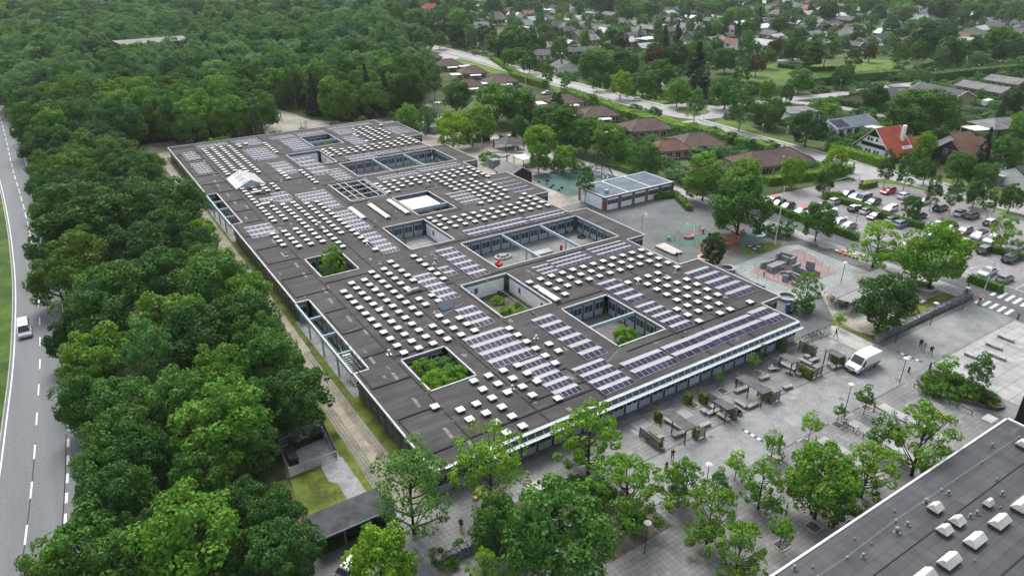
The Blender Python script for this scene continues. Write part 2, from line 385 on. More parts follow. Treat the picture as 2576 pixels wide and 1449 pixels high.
# west side of the school: gravel path, grass strip, grass grid drive
sheet('gravel_path', [[(22.2,96),(25.3,96),(25.7,130),(25.7,160),(26.0,195),(26.0,225),(29,236),(22,238),(23.8,222),(23.9,195),(22.7,159),(22.9,131),(22.6,112)]], 0.02, M_GRAVEL)
sheet('grass_grid_drive', [[(21.0,57),(25.4,57),(25.2,77),(25.1,96),(22.0,96),(21.6,80)]], 0.021, M_GRID)
sheet('wheel_track', [[(22.6,57),(24.0,57),(23.9,77),(24.1,96),(23.1,96),(22.9,78)]], 0.026, M_GRAVEL)
sheet('grass_strip', [[(25.3,57),(26.9,57),(26.9,81),(26.4,81),(26.4,106),(26.9,106),(26.9,223),(26.1,223),(26.0,195),(25.75,160),(25.75,130),(25.35,96),(25.15,77)]], 0.015, M_GRASS2)
sheet('grass_strip', [[(19.8,60),(21.2,60),(21.7,80),(22.3,112),(22.6,131),(22.5,159),(23.6,195),(21.8,195),(20.5,159),(20.3,120),(19.9,96)]], 0.014, M_GRASS2)
sheet('lawn', [[(12.4,59.4),(17.8,59.4),(18.1,65),(18.0,69.2),(13.6,69.6)]], 0.016, M_GRASS2)
sheet('concrete_apron', [[(17.9,59.3),(20.4,59.3),(20.2,69.4),(17.4,69.4),(17.3,66.0),(18.05,65.2)]], 0.024, M_CONC)
sheet('waste_yard_floor', [[(13.4,69.4),(20.0,69.4),(20.3,75.8),(14.3,75.8)]], 0.02, M_CONC)
sheet('shed_forecourt', [[(9,43),(21.4,43),(21.4,55.7),(9,55.7)]], 0.02, M_ASPH2)
sheet('bare_soil', [[(9.5,59),(12.6,59),(13.3,69),(10.8,70)]], 0.013, M_SOIL)

# the plaza in front of the school
sheet('plaza', [[(21.4,28),(100,28),(130,28),(130,49),(101,49.4),(100.4,57),(90.6,57),(26.8,57),(21.4,57)]], 0.012, M_PAVE)
sheet('promenade', [[(45.5,40.9),(93,40.9),(93,48.3),(45.5,48.3)]], 0.024, M_PAVE2)
sheet('promenade', [[(93.004,41.6),(127.6,41.6),(127.6,48.2),(93.004,48.2)]], 0.024, M_PAVE2)
sheet('east_plaza', [[(101.5,28),(127,28),(127,41.2),(101.5,41.2)]], 0.026, M_PAVE3)
sheet('pale_paving', [[(96.3,48.5),(100.3,49.5),(100.6,56.6),(96.6,56.8)]], 0.028, M_CONCL)
b = MB(); b.box(45.5,127,48.42,48.56,0.0,0.034); b.box(62,94,40.62,40.76,0.0,0.034); struct('drain_channel', b, M_CONCD)
for x0 in (70.9, 77.4, 84.1):
    sheet('paving_band', [rect(x0+1.0, x0+2.6, 30.5, 39.5)], 0.026, M_PAVE3)
sheet('planting_bed_soil', [[(27.4,50.5),(29.5,48.3),(37,38.6),(46,38.9),(46.2,41),(43.5,50.6),(36,51.4),(30,51.0)]], 0.026, M_SOIL)
b = MB()
for (xa, ya, xb, yb) in ((101.1,46.3,101.4,42.4),(65.8,46.3,66.0,43.0)):
    for k in range(7):
        t = k/7; b.obox((xa+(xb-xa)*(t+.07), ya+(yb-ya)*(t+.07), 0.028), 0.42, abs(yb-ya)/7*.96, 0.03, 0, k % 2)
o = b.obj('paving_stripe', [plain('stripe_dark', (0.09,0.095,0.10), .7), plain('stripe_white', (0.66,0.67,0.66), .6)]); o['kind'] = 'structure'

b = MB(); d_ = MB(); rr = random.Random(41)
for k in range(44):
    x, y = rr.uniform(47,99), rr.uniform(29.5,55); n_ = rr.choice((1,1,2,3)); (b if rr.random() < .5 else d_).box(round(x/.6)*.6, round(x/.6)*.6+.6*n_, round(y/.6)*.6, round(y/.6)*.6+.6*rr.choice((1,2)), .0, .0275)
for (fx, fy) in ((150,790),(770,640),(2450,720)): p = K(1850,1090,500,fx,fy); b.box(p.x-1.2,p.x+1.2,p.y-.9,p.y+.9,0,.0285)
struct('paving_repairs', b, mat('newer_slabs', (0.27,0.275,0.27), .75, .1, 1)); struct('paving_repairs', d_, M_CONC)
b = MB()
for k in range(12): x, y = rr.uniform(47,99), rr.uniform(30,55); b.tube((x,y,0),(x,y,.031),.34,14)
struct('manhole_covers', b, M_CONCD)
# schoolyard east of the school
sheet('schoolyard', [[(90.7,57.2),(100.5,57.2),(128,50.6),(128,128),(90.7,128)]], 0.010, M_ASPH)
sheet('sand_yard', [[(90.7,128.01),(113,128.01),(127,131),(128,146),(124,176),(121,215),(112,238),(90.7,240)]], 0.010, M_SAND)
sheet('ball_court', [[(103.2,132.6),(103.4,153),(125,151),(126,133)]], 0.022, M_TURQ)
b = MB()
for r in (2.2, 3.4): b.ring((119.5,142.5,0.0), r, r+0.14, 0.02, 0.034, 28)
struct('court_line', b, M_WHITE)
sheet('climbing_yard_floor', [[K(2200,700,500,0,505)[:2],K(2200,700,500,330,250)[:2],K(2200,700,500,760,150)[:2],K(2200,700,500,1330,515)[:2],K(2200,700,500,600,760)[:2]]], 0.03, M_REDRUB)
sheet('pale_green_yard', [[K(2200,700,500,-330,440)[:2],K(2200,700,500,500,110)[:2],K(2200,700,500,720,90)[:2],K(2200,700,500,1720,480)[:2],K(2200,700,500,640,1000)[:2]]], 0.02, M_GREYGRN)
sheet('rubber_surface', [[K(1850,600,500,x,y)[:2] for x,y in ((580,600),(1090,440),(1140,560),(700,650))]], 0.024, M_GREENRUB)
sheet('rubber_surface', [[K(1850,600,500,x,y)[:2] for x,y in ((1180,440),(1750,420),(2030,470),(2030,560),(1660,600),(1480,480))]], 0.022, M_GREENRUB)
sheet('rubber_surface', [[K(1850,600,500,x,y)[:2] for x,y in ((950,560),(1130,480),(1480,482),(1690,620),(1640,740),(1400,850),(1180,880),(980,720))]], 0.020, M_BRNRUB)
sheet('flagpole_lawn', [[K(1850,600,500,x,y)[:2] for x,y in ((1670,640),(1990,580),(2250,560),(2270,610),(1960,740),(1680,755))]], 0.024, M_GRASS2)
sheet('shelter_surround', [[(100.6,56),(103,50.6),(129,50.4),(127,58),(124,69),(112,68.5),(104,60)]], 0.016, M_SAND)
sheet('grass_bank', [[(100.3,49.6),(101.5,50.6),(102.2,58.2),(101.4,59.2),(100.8,57)]], 0.024, M_GRASS2)
sheet('grass_bank', [[(103,50.7),(128,50.5),(128.2,53.4),(117,53.6),(110,52.6),(103.5,52.2)]], 0.024, M_GRASS2)

# paths and roads on the east side
sheet('footpath', [[(128,50),(132.3,50),(131.4,98),(131.5,128),(127,148),(120,190),(121,232),(117,232),(116.3,188),(122,150),(127.3,128),(128,98)]], 0.026, M_ROAD2)
sheet('access_lane', [[(132.35,40),(137.5,40),(137.4,98),(131.55,112),(131.45,98)]], 0.018, M_ASPH)
sheet('crossing_road', [[(127.7,28),(137,28),(150,36),(150,40),(137.4,50),(127.7,50)]], 0.022, M_ASPH)
b = MB()
for k in range(5): b.obox((129.6+k*0.0, 43.2+k*1.25, 0.036), 3.0, 0.55, 0.006, 0.05)
for k in range(5): b.obox((135.3, 43.2+k*1.25, 0.036), 3.4, 0.55, 0.006, 0.05)
b.box(140,140.15,44,56,0.03,0.042)
struct('zebra_crossing', b, M_MARK)
sheet('car_park', [[(137.5,36),(182,36),(181.5,92),(175.6,101.6),(156,104.8),(145,106),(137.5,102)]], 0.020, M_CARPARK)
b = MB(); b.strip([(137.8,106.2),(145,106.2),(156,105),(174,102.6)], -0.1, 0.12, 0.06)
for y in range(38, 100, 3):
    for x in (142.4, 155.6): b.box(x-2.3, x+2.3, y-0.05, y+0.05, 0.02, 0.03)
struct('parking_line', b, M_MARK)
MAIN = smooth([(187.6,20),(187.4,70),(186.8,110),(187.2,140),(188.4,165),(189.2,176)])
MAIN2 = smooth([(194.6,196),(194.6,215),(195.4,245),(197.0,278),(199.2,310),(201.5,350),(201.5,400),(196,460),(180,560)])
sheet('roadside_lawn', [[(176,60),(183.6,60),(183.4,108),(183.6,150),(186,176),(190,200),(190.5,240),(193,300),(196,350),(186,350),(182,250),(177,168),(176,120)]], 0.012, M_GRASS)
sheet('roadside_lawn', [[(191.2,60),(197,60),(197,150),(209,176),(192,168),(191,140)]], 0.012, M_GRASS)
sheet('roadside_lawn', [[(198.5,205),(232,188),(236,196),(212,222),(204,300),(200,260)]], 0.012, M_GRASS)
b = MB(); b.strip(MAIN, -3.6, 3.6, 0.03); b.strip(MAIN2, -3.8, 3.8, 0.03)
b.strip(smooth([(212,184),(232,182.5),(255,180.5),(275,176.5),(309,174),(346,169),(375,166.5),(420,166),(520,160)]), -3.2, 3.2, 0.03)
b.strip(smooth([(246,178.5),(252,165),(254.4,152),(254.8,139),(262,131)]), -2.8, 2.8, 0.034)
b.sheet([(175.4,101.7),(184,98),(184,109),(177,106)], 0.028)
cR = (202.0, 186.6)
b.ring((cR[0], cR[1], 0), 6.2, 13.6, 0.0, 0.036, 40)
struct('main_road', b, M_ROAD2)
b = MB(); b.strip(MAIN2, 4.6, 6.6, 0.03); b.strip(MAIN2, -6.3, -4.8, 0.03); b.strip(MAIN, 4.3, 5.9, 0.03); struct('pavement', b, M_CONCL)
b = MB()
for R_ in (MAIN, MAIN2):
    b.strip(R_, -3.35, -3.2, 0.044); b.strip(R_, 3.2, 3.35, 0.044)
    acc = 0
    for k in range(0, len(R_)-1):
        p, q = Vector(R_[k]), Vector(R_[k+1]); n_ = max(1, int((q-p).length/6))
        for i in range(n_): b.strip([p+(q-p)*((i+.1)/n_), p+(q-p)*((i+.55)/n_)], -0.06, 0.06, 0.044)
struct('road_markings', b, M_MARK)
b = MB(); b.prism([(cR[0]+6.2*math.cos(a*math.pi/16), cR[1]+6.2*math.sin(a*math.pi/16)) for a in range(32)], 0, 0.14); struct('roundabout_island', b, M_GRASS)
sheet('park_lawn', [[(266,222),(290,238),(322,244),(345,224),(372,232),(384,217),(366,203),(330,196),(296,203),(272,212)]], 0.014, M_GRASS)
sheet('garden_lawn', [rect(246,268,128,138), rect(268,300,110,126), rect(296,330,136,160), rect(140,175,112,124), rect(146,174,150,162), rect(262,300,300,330), rect(205,240,92,118)], 0.014, M_GRASS)
sheet('estate_court', [[(160,196),(182,197),(182,212),(164,213)], [(176,340),(196,352),(196,372),(178,366)]], 0.016, M_ROAD2)
# gardens of the estates: pale terraces and lanes between the houses
b = MB()
rr = random.Random(3)
for k in range(150):
    p = W(rr.uniform(1150, 2560), rr.uniform(6, 150))
    if p.x < 212 or (250 < p.x < 400 and 190 < p.y < 250): continue
    b.obox((p.x, p.y, 0.012+0.002*(k % 4)), rr.uniform(5, 13), rr.uniform(3, 7), 0.02, rr.uniform(0, 3.1))
struct('terrace_paving', b, M_CONCL)
for k, (x0, y0, x1, y1) in enumerate(((230,215,262,420),(262,330,520,300),(420,166,470,330),(330,250,520,262),(300,420,640,400),(250,500,700,520))):
    b = MB(); b.strip([Vector((x0,y0)), Vector(((x0+x1)/2+4,(y0+y1)/2)), Vector((x1,y1))], -2.5, 2.5, 0.02+0.003*k); struct('estate_lane', b, M_ROAD2)
sheet('forest_clearing', [[(58,229),(96,229),(92,236),(78,250),(72,284),(62,284),(60,256)], [(16,226),(58,226),(58,233),(40,236),(31,246),(22,246)]], 0.014, M_SAND)
# ------------------------------------------------------------------ the school
RZ = 3.5
HOLES = [(33.7,40.6,71.5,80.6),(62.1,71.45,66.7,80.6),(52.65,62.0,83.3,97.1),(62.0,90.5,99.7,113.7),(52.6,62.0,116.3,130.0),
         (33.8,40.6,113.5,123.0),(62.3,71.45,132.6,146.6),(53.5,62.0,149.5,163.3),(62.2,90.3,166.5,180.3),(53.0,62.3,182.6,196.8),(62.5,71.2,200.7,213.9)]
CUTS = [(26.6,28.85,81.0,106.3),(26.6,28.85,149.2,172.4)]
BAYS = [(90.75,95.6,64.2,83.0),(90.75,95.6,97.3,116.4),(90.75,95.6,130.3,149.5),(90.75,95.6,163.4,182.8),(90.75,95.6,197.0,217.0)]
def solid(x, y):
    ok = (26.6 < x < 90.75 and 57.0 < y < 223.5) or any(a < x < b_ and c < y < d for a, b_, c, d in BAYS)
    return ok and not any(a < x < b_ and c < y < d for a, b_, c, d in HOLES+CUTS)
school = thing('school_building', 'long flat-roofed school with inner courtyards, rooftop skylights and solar panels', 'school', (58.7, 140, 0))
SO = (58.7, 140, 0)
XS = sorted({26.6, 90.75, 95.6, *[v for h in HOLES+CUTS+BAYS for v in h[:2]]})
YS = sorted({57.0, 223.5, *[v for h in HOLES+CUTS+BAYS for v in h[2:]]})
roof = MB(); edge = MB(); wallm = MB()
EW, EH = 0.20, 0.11
segs = []                                     # boundary runs: (axis, const, a, b, inward sign)
cell = {}
for i in range(len(XS)-1):
    for j in range(len(YS)-1):
        cell[i, j] = solid((XS[i]+XS[i+1])/2, (YS[j]+YS[j+1])/2)
        if cell[i, j]: roof.add([(XS[i],YS[j],RZ),(XS[i+1],YS[j],RZ),(XS[i+1],YS[j+1],RZ),(XS[i],YS[j+1],RZ)], [(0,1,2,3)])
def runs(flags, br):
    out = []; st = None
    for k, f in enumerate(flags+[0]):
        if f and (st is None): st = k; cur = f
        elif st is not None and (f != cur):
            out.append((br[st], br[k], cur)); st = k if f else None; cur = f
    return out
for j in range(len(YS)):
    fl = []
    for i in range(len(XS)-1):
        up = cell.get((i, j), False); dn = cell.get((i, j-1), False)
        fl.append(0 if up == dn else (1 if up else -1))
    for a, c, s_ in runs(fl, XS): segs.append(('x', YS[j], a, c, s_))
for i in range(len(XS)):
    fl = []
    for j in range(len(YS)-1):
        rt_ = cell.get((i, j), False); lf = cell.get((i-1, j), False)
        fl.append(0 if rt_ == lf else (1 if rt_ else -1))
    for a, c, s_ in runs(fl, YS): segs.append(('y', XS[i], a, c, s_))
for ax, c, a, d, s_ in segs:                  # white parapet capping, sitting inside the roof edge
    lo, hi = (c-0.06, c+EW) if s_ > 0 else (c-EW, c+0.06)
    if ax == 'x': edge.box(a-0.05, d+0.05, lo, hi, RZ-0.10, RZ+EH)
    else: edge.box(lo, hi, a+EW+0.01, d-EW-0.01, RZ-0.10, RZ+EH-0.004)
o = roof.obj('roof', M_ROOF, school, SO)
o = edge.obj('roof_edge', M_CAP, school, SO)
# walls: fascia band on top, panels below, windows and doors proud of them
fas = MB(); pan = MB(); pil = MB(); whitew = MB(); dk = MB(); winb = MB()
win_list = []; door_list = []
def wall_run(ax, c, a, d, s_, style):
    """wall face looking outwards (away from the solid side), set in 0.35 m from the roof edge"""
    q = c+s_*(0.06 if style == 'front' else 0.35)
    def bx(mb, u0, u1, t0, t1, z0, z1, mi=0):     # u along the run, t outwards from the wall face
        lo, hi = sorted((q-s_*t0, q-s_*t1))
        if ax == 'x': mb.box(u0, u1, lo, hi, z0, z1, mi)
        else: mb.box(lo, hi, u0, u1, z0, z1, mi)
    wr = MB(); base = {'white': wr, 'dark': dk}.get(style, pan)
    bx(base, a+.36, d-.36, -0.25, 0.0, 0.0, 2.72)
    bx(fas, a+.30, d-.30, -0.25, 0.06, 2.721, RZ-0.105)
    if wr.v: wr.obj('courtyard_wall', M_RENDER, school, SO)['label'] = 'white rendered courtyard wall'
    n = max(1, round((d-a)/2.37)); st = (d-a)/n
    for k in range(n):
        u = a+k*st
        if style == 'white':
            if k % 3 == 1: win_list.append((bx, u+.5, u+1.2, 1.0, 2.1))
            continue
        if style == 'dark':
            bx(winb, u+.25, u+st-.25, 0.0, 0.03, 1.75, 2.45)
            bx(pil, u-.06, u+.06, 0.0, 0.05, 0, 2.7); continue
        if 0 < k: bx(pil, u-.11, u+.11, 0.0, 0.10, 0.0, 2.72)
        if style == 'front' and k % 5 == 2:
            door_list.append((bx, u+.2, u+st-.2))
        else: win_list.append((bx, u+.25, u+st-.25, 1.15, 2.5))
for ax, c, a, d, s_ in segs:
    if d-a < 1.2: continue
    mid = ((a+d)/2, c) if ax == 'x' else (c, (a+d)/2)
    style = 'court'
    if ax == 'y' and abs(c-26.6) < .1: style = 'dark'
    if ax == 'y' and c < 29 and c > 28: style = 'court'
    if ax == 'x' and abs(c-57.0) < .1: style = 'front'
    if (52 < mid[0] < 62.5) and ((83 < mid[1] < 97.5) or (182 < mid[1] < 197)): style = 'white'
    if ax == 'y' and c == 62.0 and 116 < mid[1] < 130.5 and s_ > 0: style = 'white'
    wall_run(ax, c, a, d, s_, style)
pan.obj('wall', M_PANEL, school, SO); fas.obj('fascia', M_FASCIA, school, SO); pil.obj('wall_pillars', M_PILLAR, school, SO)['kind'] = 'stuff'
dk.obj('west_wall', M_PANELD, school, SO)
winb.obj('window_band', M_GLASS, school, SO)['kind'] = 'stuff'
def win_mesh(args):
    bx, u0, u1, z0, z1 = args
    f = MB(); g = MB()
    bx(g, u0+.06, u1-.06, 0.0, 0.035, z0+.06, z1-.06)
    for (p, q, r, t) in ((u0,u1,z0,z0+.06),(u0,u1,z1-.06,z1),(u0,u0+.06,z0+.06,z1-.06),(u1-.06,u1,z0+.06,z1-.06),((u0+u1)/2-.03,(u0+u1)/2+.03,z0+.06,z1-.06)):
        bx(f, p, q, 0.0, 0.06, r, t)
    return f, g
def seen_order(args):
    f, g = win_mesh(args); c = Vector(np.mean(f.v, axis=0)); return (c-Vector((0,0,CAM_H))).length, f, g
wl = sorted([seen_order(a_) for a_ in win_list], key=lambda t: t[0])
restf, restg = MB(), MB()
for k, (dist, f, g) in enumerate(wl):
    if k < 100:
        wo = f.obj('window', M_PANEL, school, SO); g.obj('pane', M_GLASS, wo, SO)
    else:
        restf.add(f.v, f.f); restg.add(g.v, g.f)
o = restf.obj('distant_windows', M_PANEL, school, SO); o['kind'] = 'stuff'; restg.obj('window_panes', M_GLASS, o, SO)
for bx, u0, u1 in door_list:
    f = MB(); g = MB()
    bx(f, u0, u1, 0.0, 0.05, 0.05, 2.5)
    m_ = (u0+u1)/2
    for p, q in ((u0+.12, m_-.1), (m_+.1, u1-.12)): bx(g, p, q, 0.05, 0.07, 1.3, 2.3)
    do = f.obj('door', plain('pale_blue_door', (0.50,0.60,0.66), .45), school, SO); g.obj('door_pane', M_GLASS, do, SO)
# blue door in the white court
bd = MB(); bd.box(53.02,53.09,95.0,96.0,0.05,2.1); bd.box(53.9,54.9,196.3,196.42,0.05,2.1); bd.box(53.6,54.6,96.62,96.74,0.05,2.1)
o = bd.obj('blue_door', M_BLUE, school, SO)
# front canopy: white gutter, tilted glass, ribs, pale lower strip
ca = MB(); cr = MB(); cg = MB()
X0c, X1c = 33.0, 90.6
ca.box(28.0, X1c, 56.70, 56.93, RZ-0.02, RZ+0.10)
ca.add([(X0c,55.95,2.92),(X1c,55.95,2.92),(X1c,56.42,2.98),(X0c,56.42,2.98),(X0c,55.95,2.86),(X1c,55.95,2.86),(X1c,56.42,2.92),(X0c,56.42,2.92)], [(0,1,2,3),(7,6,5,4),(4,5,1,0),(5,6,2,1),(6,7,3,2),(7,4,0,3)])
cg.add([(X0c,56.43,2.985),(X1c,56.43,2.985),(X1c,56.70,3.40),(X0c,56.70,3.40)], [(0,1,2,3)])
n_ = 49
for k in range(n_):
    x = X0c+(X1c-X0c)*k/(n_-1)
    cr.beam((x,55.90,2.98),(x,56.46,3.05),.05,.07); cr.beam((x,56.44,3.05),(x,56.72,3.46),.06,.06)
cr.box(X0c, X1c, 55.86, 55.94, 2.84, 2.96)
o = ca.obj('canopy', M_CGLASS, school, SO); cg.obj('canopy_glazing', plain('dark_canopy_glass', (0.07,0.085,0.10), .2), o, SO); cr.obj('canopy_ribs', M_WHITE, o, SO)
cg2 = MB(); cg2.box(28.0, X0c-.02, 56.5, 56.62, 3.0, 3.3)
# concrete plinth and steps along the front
pl = MB(); pl.box(36, 90.4, 56.2, 57.05, 0.0, 0.09)
for x in (45.2, 56.9, 68.9, 80.6): pl.box(x, x+2.6, 55.6, 56.19, 0.0, 0.07)
pl.obj('plinth', M_CONCD, school, SO)
# steel beams over the side recesses and across the courts
class Beams:
    def box(s, *a): b = MB(); b.box(*a); b.obj('steel_beam', M_STEELB, school, SO)
bm = Beams()
for (x0, x1, y0, y1) in CUTS:
    bm.box(26.45, 26.75, y0+.3, y1-.3, 2.95, RZ+.02)
    for k in range(1, 4):
        y = y0+(y1-y0)*k/4; bm.box(26.76, x1-.1, y-.12, y+.12, 3.05, RZ-.02); bm.box(26.48, 26.72, y-.12, y+.12, 0, 2.95)
for x in (71.5, 81.0):
    bm.box(x-.14, x+.14, 99.75, 113.65, 2.95, RZ); bm.box(x-.12, x+.12, 104.5, 104.74, 0, 2.95)
for x in (71.6, 80.9):
    bm.box(x-.14, x+.14, 166.55, 180.2, 2.95, RZ); bm.box(x-.12, x+.12, 171.5, 171.74, 0, 2.95)
bm.box(62.15, 71.4, 73.5, 73.78, 2.9, RZ-.02); bm.box(62.55, 71.15, 206.9, 207.15, 2.9, RZ); bm.box(62.35, 71.4, 136.9, 137.25, 2.7, RZ-.02)
pg = MB()
for k in range(1, 4): y = 149.5+13.8*k/4; pg.box(53.4, 62.1, y-.09, y+.09, RZ, RZ+.2)
for k in (1, 2, 4): x = 53.5+8.5*k/5; pg.box(x-.09, x+.09, 149.4, 163.4, RZ+.205, RZ+.38)
for (a_, b_, c_, d_) in ((53.0,53.18,149,163.8),(62.3,62.48,149,163.8)): pg.box(a_,b_,c_,d_,RZ+.17,RZ+.36)
pg.obj('courtyard_grille', M_GALV, school, SO)
cv = MB(); cv.box(63.2, 70.6, 138.2, 145.2, 2.9, 3.05)
o = cv.obj('courtyard_cover', M_ACRYL, school, SO); o['label'] = 'flat white cover over half of a courtyard'
# seams: raised dark ribs dividing the membrane
sm = MB()
def ok_seg(x0, x1, y0, y1):
    for t in np.linspace(0.001, .999, 12):
        if not solid(x0+(x1-x0)*t, y0+(y1-y0)*t): return False
    return True
for x in (33.05, 43.0, 52.1, 57.3, 71.9, 76.3, 81.05, 86.0):
    for j in range(len(YS)-1):
        y0, y1 = YS[j]+.5, YS[j+1]-.5
        if x in (57.3, 86.0) and j % 3 == 0: continue
        if y1 > y0 and ok_seg(x, x, y0, y1): sm.box(x-.09, x+.09, YS[j]+.36, YS[j+1]-.36, RZ, RZ+.09)
rr = random.Random(5)
for k in range(21):
    y = 60+k*8.05; x0 = 27.3 if not any(c[2]-1 < y < c[3]+1 for c in CUTS) else 29.4
    sm.box(x0, 32.9, y-.11, y+.11, RZ, RZ+.13)
    if k % 2 == 0: sm.box(x0-.004, x0+.16, y+.12, y+7.8, RZ, RZ+.11)
for (x0, x1, y) in ((33.3,42.8,110.9),(43.2,51.9,99.0),(33.3,40,82.0),(43.2,52,66.2),(62.3,71.7,82.3),(57.5,71.6,98.4),(43.2,52,131.6),(52.3,57,148.1),(62.6,71.7,131.3),(57.5,90,115.2),(62.5,90,181.6),(52.5,61.8,181.4),(72,90.2,149.0),(72.1,90,98.3),(62.2,90.2,64.9),(43.2,62,62.2),(28,52,60.1),(33.4,52,173.6),(52.4,62,164.6)):
    sm.box(x0, x1, y-.12, y+.12, RZ+.004, RZ+.12)
sm.obj('roof_seams', M_SEAM, school, SO)
lt = MB()                                     # thin pale joints, stains and lightning wire
for (x0, y0, x1, y1) in ((76.3,126,76.3,134),(43.6,131,57.2,131.4),(34,138.5,43,139.2),(30.4,92.7,46.3,95.3),(33.2,84.2,50,91.5),(57.4,64,62,66.2),(57.6,66,57.6,99),(43.3,152,62,173.4),(71,147.3,81,150.4),(43,172.8,52.2,172.2)):
    lt.beam((x0,y0,RZ+.03),(x1,y1,RZ+.03),.07,.03)
lt.obj('roof_joint_strips', plain('pale_joint', (0.24,0.235,0.23), .7), school, SO)
pt = MB()
for k in range(150):
    x, y = rr.uniform(28, 90), rr.uniform(58, 222)
    if solid(x-1.2,y-1.2) and solid(x+1.2,y+1.2) and solid(x-1.2,y+1.2) and solid(x+1.2,y-1.2):
        pt.sheet([(x+rr.uniform(.15,.55)*math.cos(a_)*(.5 if k % 2 else 1), y+rr.uniform(.3,.9)*math.sin(a_)) for a_ in np.linspace(0, 5.6, 8)], RZ+.005+.0005*(k % 7))
for k in range(26):
    x = 31.4+rr.uniform(-1.2,1.5); y = 58+k*6.3+rr.uniform(-2,2)
    if solid(x-.6,y-1.5) and solid(x+.6,y+1.5): pt.sheet([(x-.25,y-1.2),(x+.2,y-1.1),(x+.3,y+1.0),(x-.15,y+1.3)], RZ+.006)
pt.obj('roof_stains', plain('dried_puddle', (0.14,0.137,0.13), .6, var=.4), school, SO)

# ---- skylights on their 2.37 m grid
def R_(a, c): return list(range(a, c+1))
SKY = {0:[4]+R_(31,34), 1:[2,3]+R_(10,20)+R_(30,34)+R_(37,48)+R_(54,66), 2:R_(0,3)+R_(10,21)+R_(30,34)+R_(37,41)+R_(46,48)+R_(55,66),
 3:R_(0,5)+R_(10,21)+R_(30,41)+R_(46,48)+R_(54,66), 4:[3,4,5]+[10,11,12]+R_(14,22)+R_(28,41)+R_(46,48)+R_(53,66), 5:R_(2,5)+R_(10,13)+[15,16]+R_(18,22)+R_(31,40)+[65,66],
 6:[1,3,4,5,10,11,12,15,16]+R_(19,23)+[26]+R_(28,37)+[38,39,40]+R_(49,52)+[66], 8:R_(4,9)+R_(18,23)+R_(46,51)+R_(60,65), 9:[5,6],
 13:[13,14]+R_(27,30)+R_(39,42)+R_(55,58), 14:R_(11,14)+R_(27,30)+R_(39,42)+R_(55,58), 15:[12,13,14]+R_(27,29)+[40,41,42]+R_(55,57),
 16:[12,13,14]+R_(27,29)+[40,41,42]+R_(55,57), 17:[12,13,14]+R_(27,29)+[40,41,42]+R_(55,57), 18:[12,13,14]+R_(27,29)+[40,41,42]+R_(55,57),
 19:[3,4,5,10,12,13,14,31]+R_(27,29)+R_(36,42)+R_(55,57)+[59,62,63], 20:R_(4,10)+[12,13,14]+R_(27,29)+R_(31,42)+R_(55,57)+R_(59,66),
 21:R_(3,10)+[12,13,14]+R_(27,29)+R_(31,38)+[40,41,42]+R_(55,57)+R_(59,66), 22:R_(3,10)+[12,13,14]+R_(27,29)+R_(31,38)+[40,41,42]+R_(55,57)+R_(59,66),
 23:R_(5,8)+R_(11,14)+R_(27,30)+R_(33,36)+R_(39,42)+R_(55,58)+R_(61,64), 24:[3]+R_(10,14)+R_(27,31)+R_(38,42)+R_(55,59)+[66]}
def dome_mesh(cx, cy, s_, up_, cu):
    h = s_/2
    cu.box(cx-h*.82, cx+h*.82, cy-h*.82, cy+h*.82, RZ, RZ+.36)
    z = RZ+.362
    P = []
    for k_, zz in ((1.0, 0.0), (1.0, .045), (.93, .085), (.6, .115)):
        P += [(cx-h*k_, cy-h*k_, z+zz), (cx+h*k_, cy-h*k_, z+zz), (cx+h*k_, cy+h*k_, z+zz), (cx-h*k_, cy+h*k_, z+zz)]
    Fs = [(3,2,1,0), (12,13,14,15)]
    for r_ in range(3):
        for q in range(4): Fs.append((4*r_+q, 4*r_+(q+1)%4, 4*r_+4+(q+1)%4, 4*r_+4+q))
    up_.add(P, Fs)
sky_pts = sorted([(32.35+2.366*i, 58.25+2.3655*j) for i, js in SKY.items() for j in sorted(set(js))], key=lambda p: (p[0])**2+p[1]**2)
sky_pts = [p for p in sky_pts if solid(p[0]-.6,p[1]-.6) and solid(p[0]+.6,p[1]+.6)]
d0 = MB(); c0 = MB(); dome_mesh(0, 0, 1.08, d0, c0)
dm = None; rd, rc = MB(), MB()
for k, (x, y) in enumerate(sky_pts):
    if k < 100:
        if dm is None:
            dm = d0.obj('skylight', M_ACRYL, school); cm = c0.obj('skylight_curb', M_CURB, dm); o = dm
        else:
            o = copy_tree(dm, school)
        o.location = (x-SO[0], y-SO[1], 0)
    else: dome_mesh(x, y, 1.08, rd, rc)
o = rd.obj('distant_skylights', M_ACRYL, school, SO); o['kind'] = 'stuff'; rc.obj('skylight_curbs', M_CURB, o, SO)
def barrel(x0, x1, y0, y1, n, along_y=True):
    b = MB(); c = MB(); c.box(x0+.08, x1-.08, y0+.08, y1-.08, RZ, RZ+.30)
    for k in range(n):
        a_, e_ = y0+(y1-y0)*k/n+.03, y0+(y1-y0)*(k+1)/n-.03
        P = []
        for t in range(7):
            an = math.pi*t/6; x = (x0+x1)/2-(x1-x0)/2*math.cos(an); z = RZ+.30+.28*math.sin(an)
            P += [(x,a_,z),(x,e_,z)]
        b.add(P, [(2*t,2*t+2,2*t+3,2*t+1) for t in range(6)]+[tuple(range(0,14,2))[::-1], tuple(range(1,14,2))])
    o = b.obj('barrel_skylight', M_ACRYL, school, SO); c.obj('skylight_curb', M_CURB, o, SO)
for (ox, oy, w_, pa, pb, n) in ((650,500,550,(1780,515),(1930,640),4),(650,500,550,(2050,465),(2265,632),4),(650,500,550,(2315,405),(2530,570),4),):
    A, B_ = K(ox,oy,w_,*pa,3.9), K(ox,oy,w_,*pb,3.9); barrel((A.x+B_.x)/2-.62, (A.x+B_.x)/2+.62, B_.y-.6, A.y+.6, n)
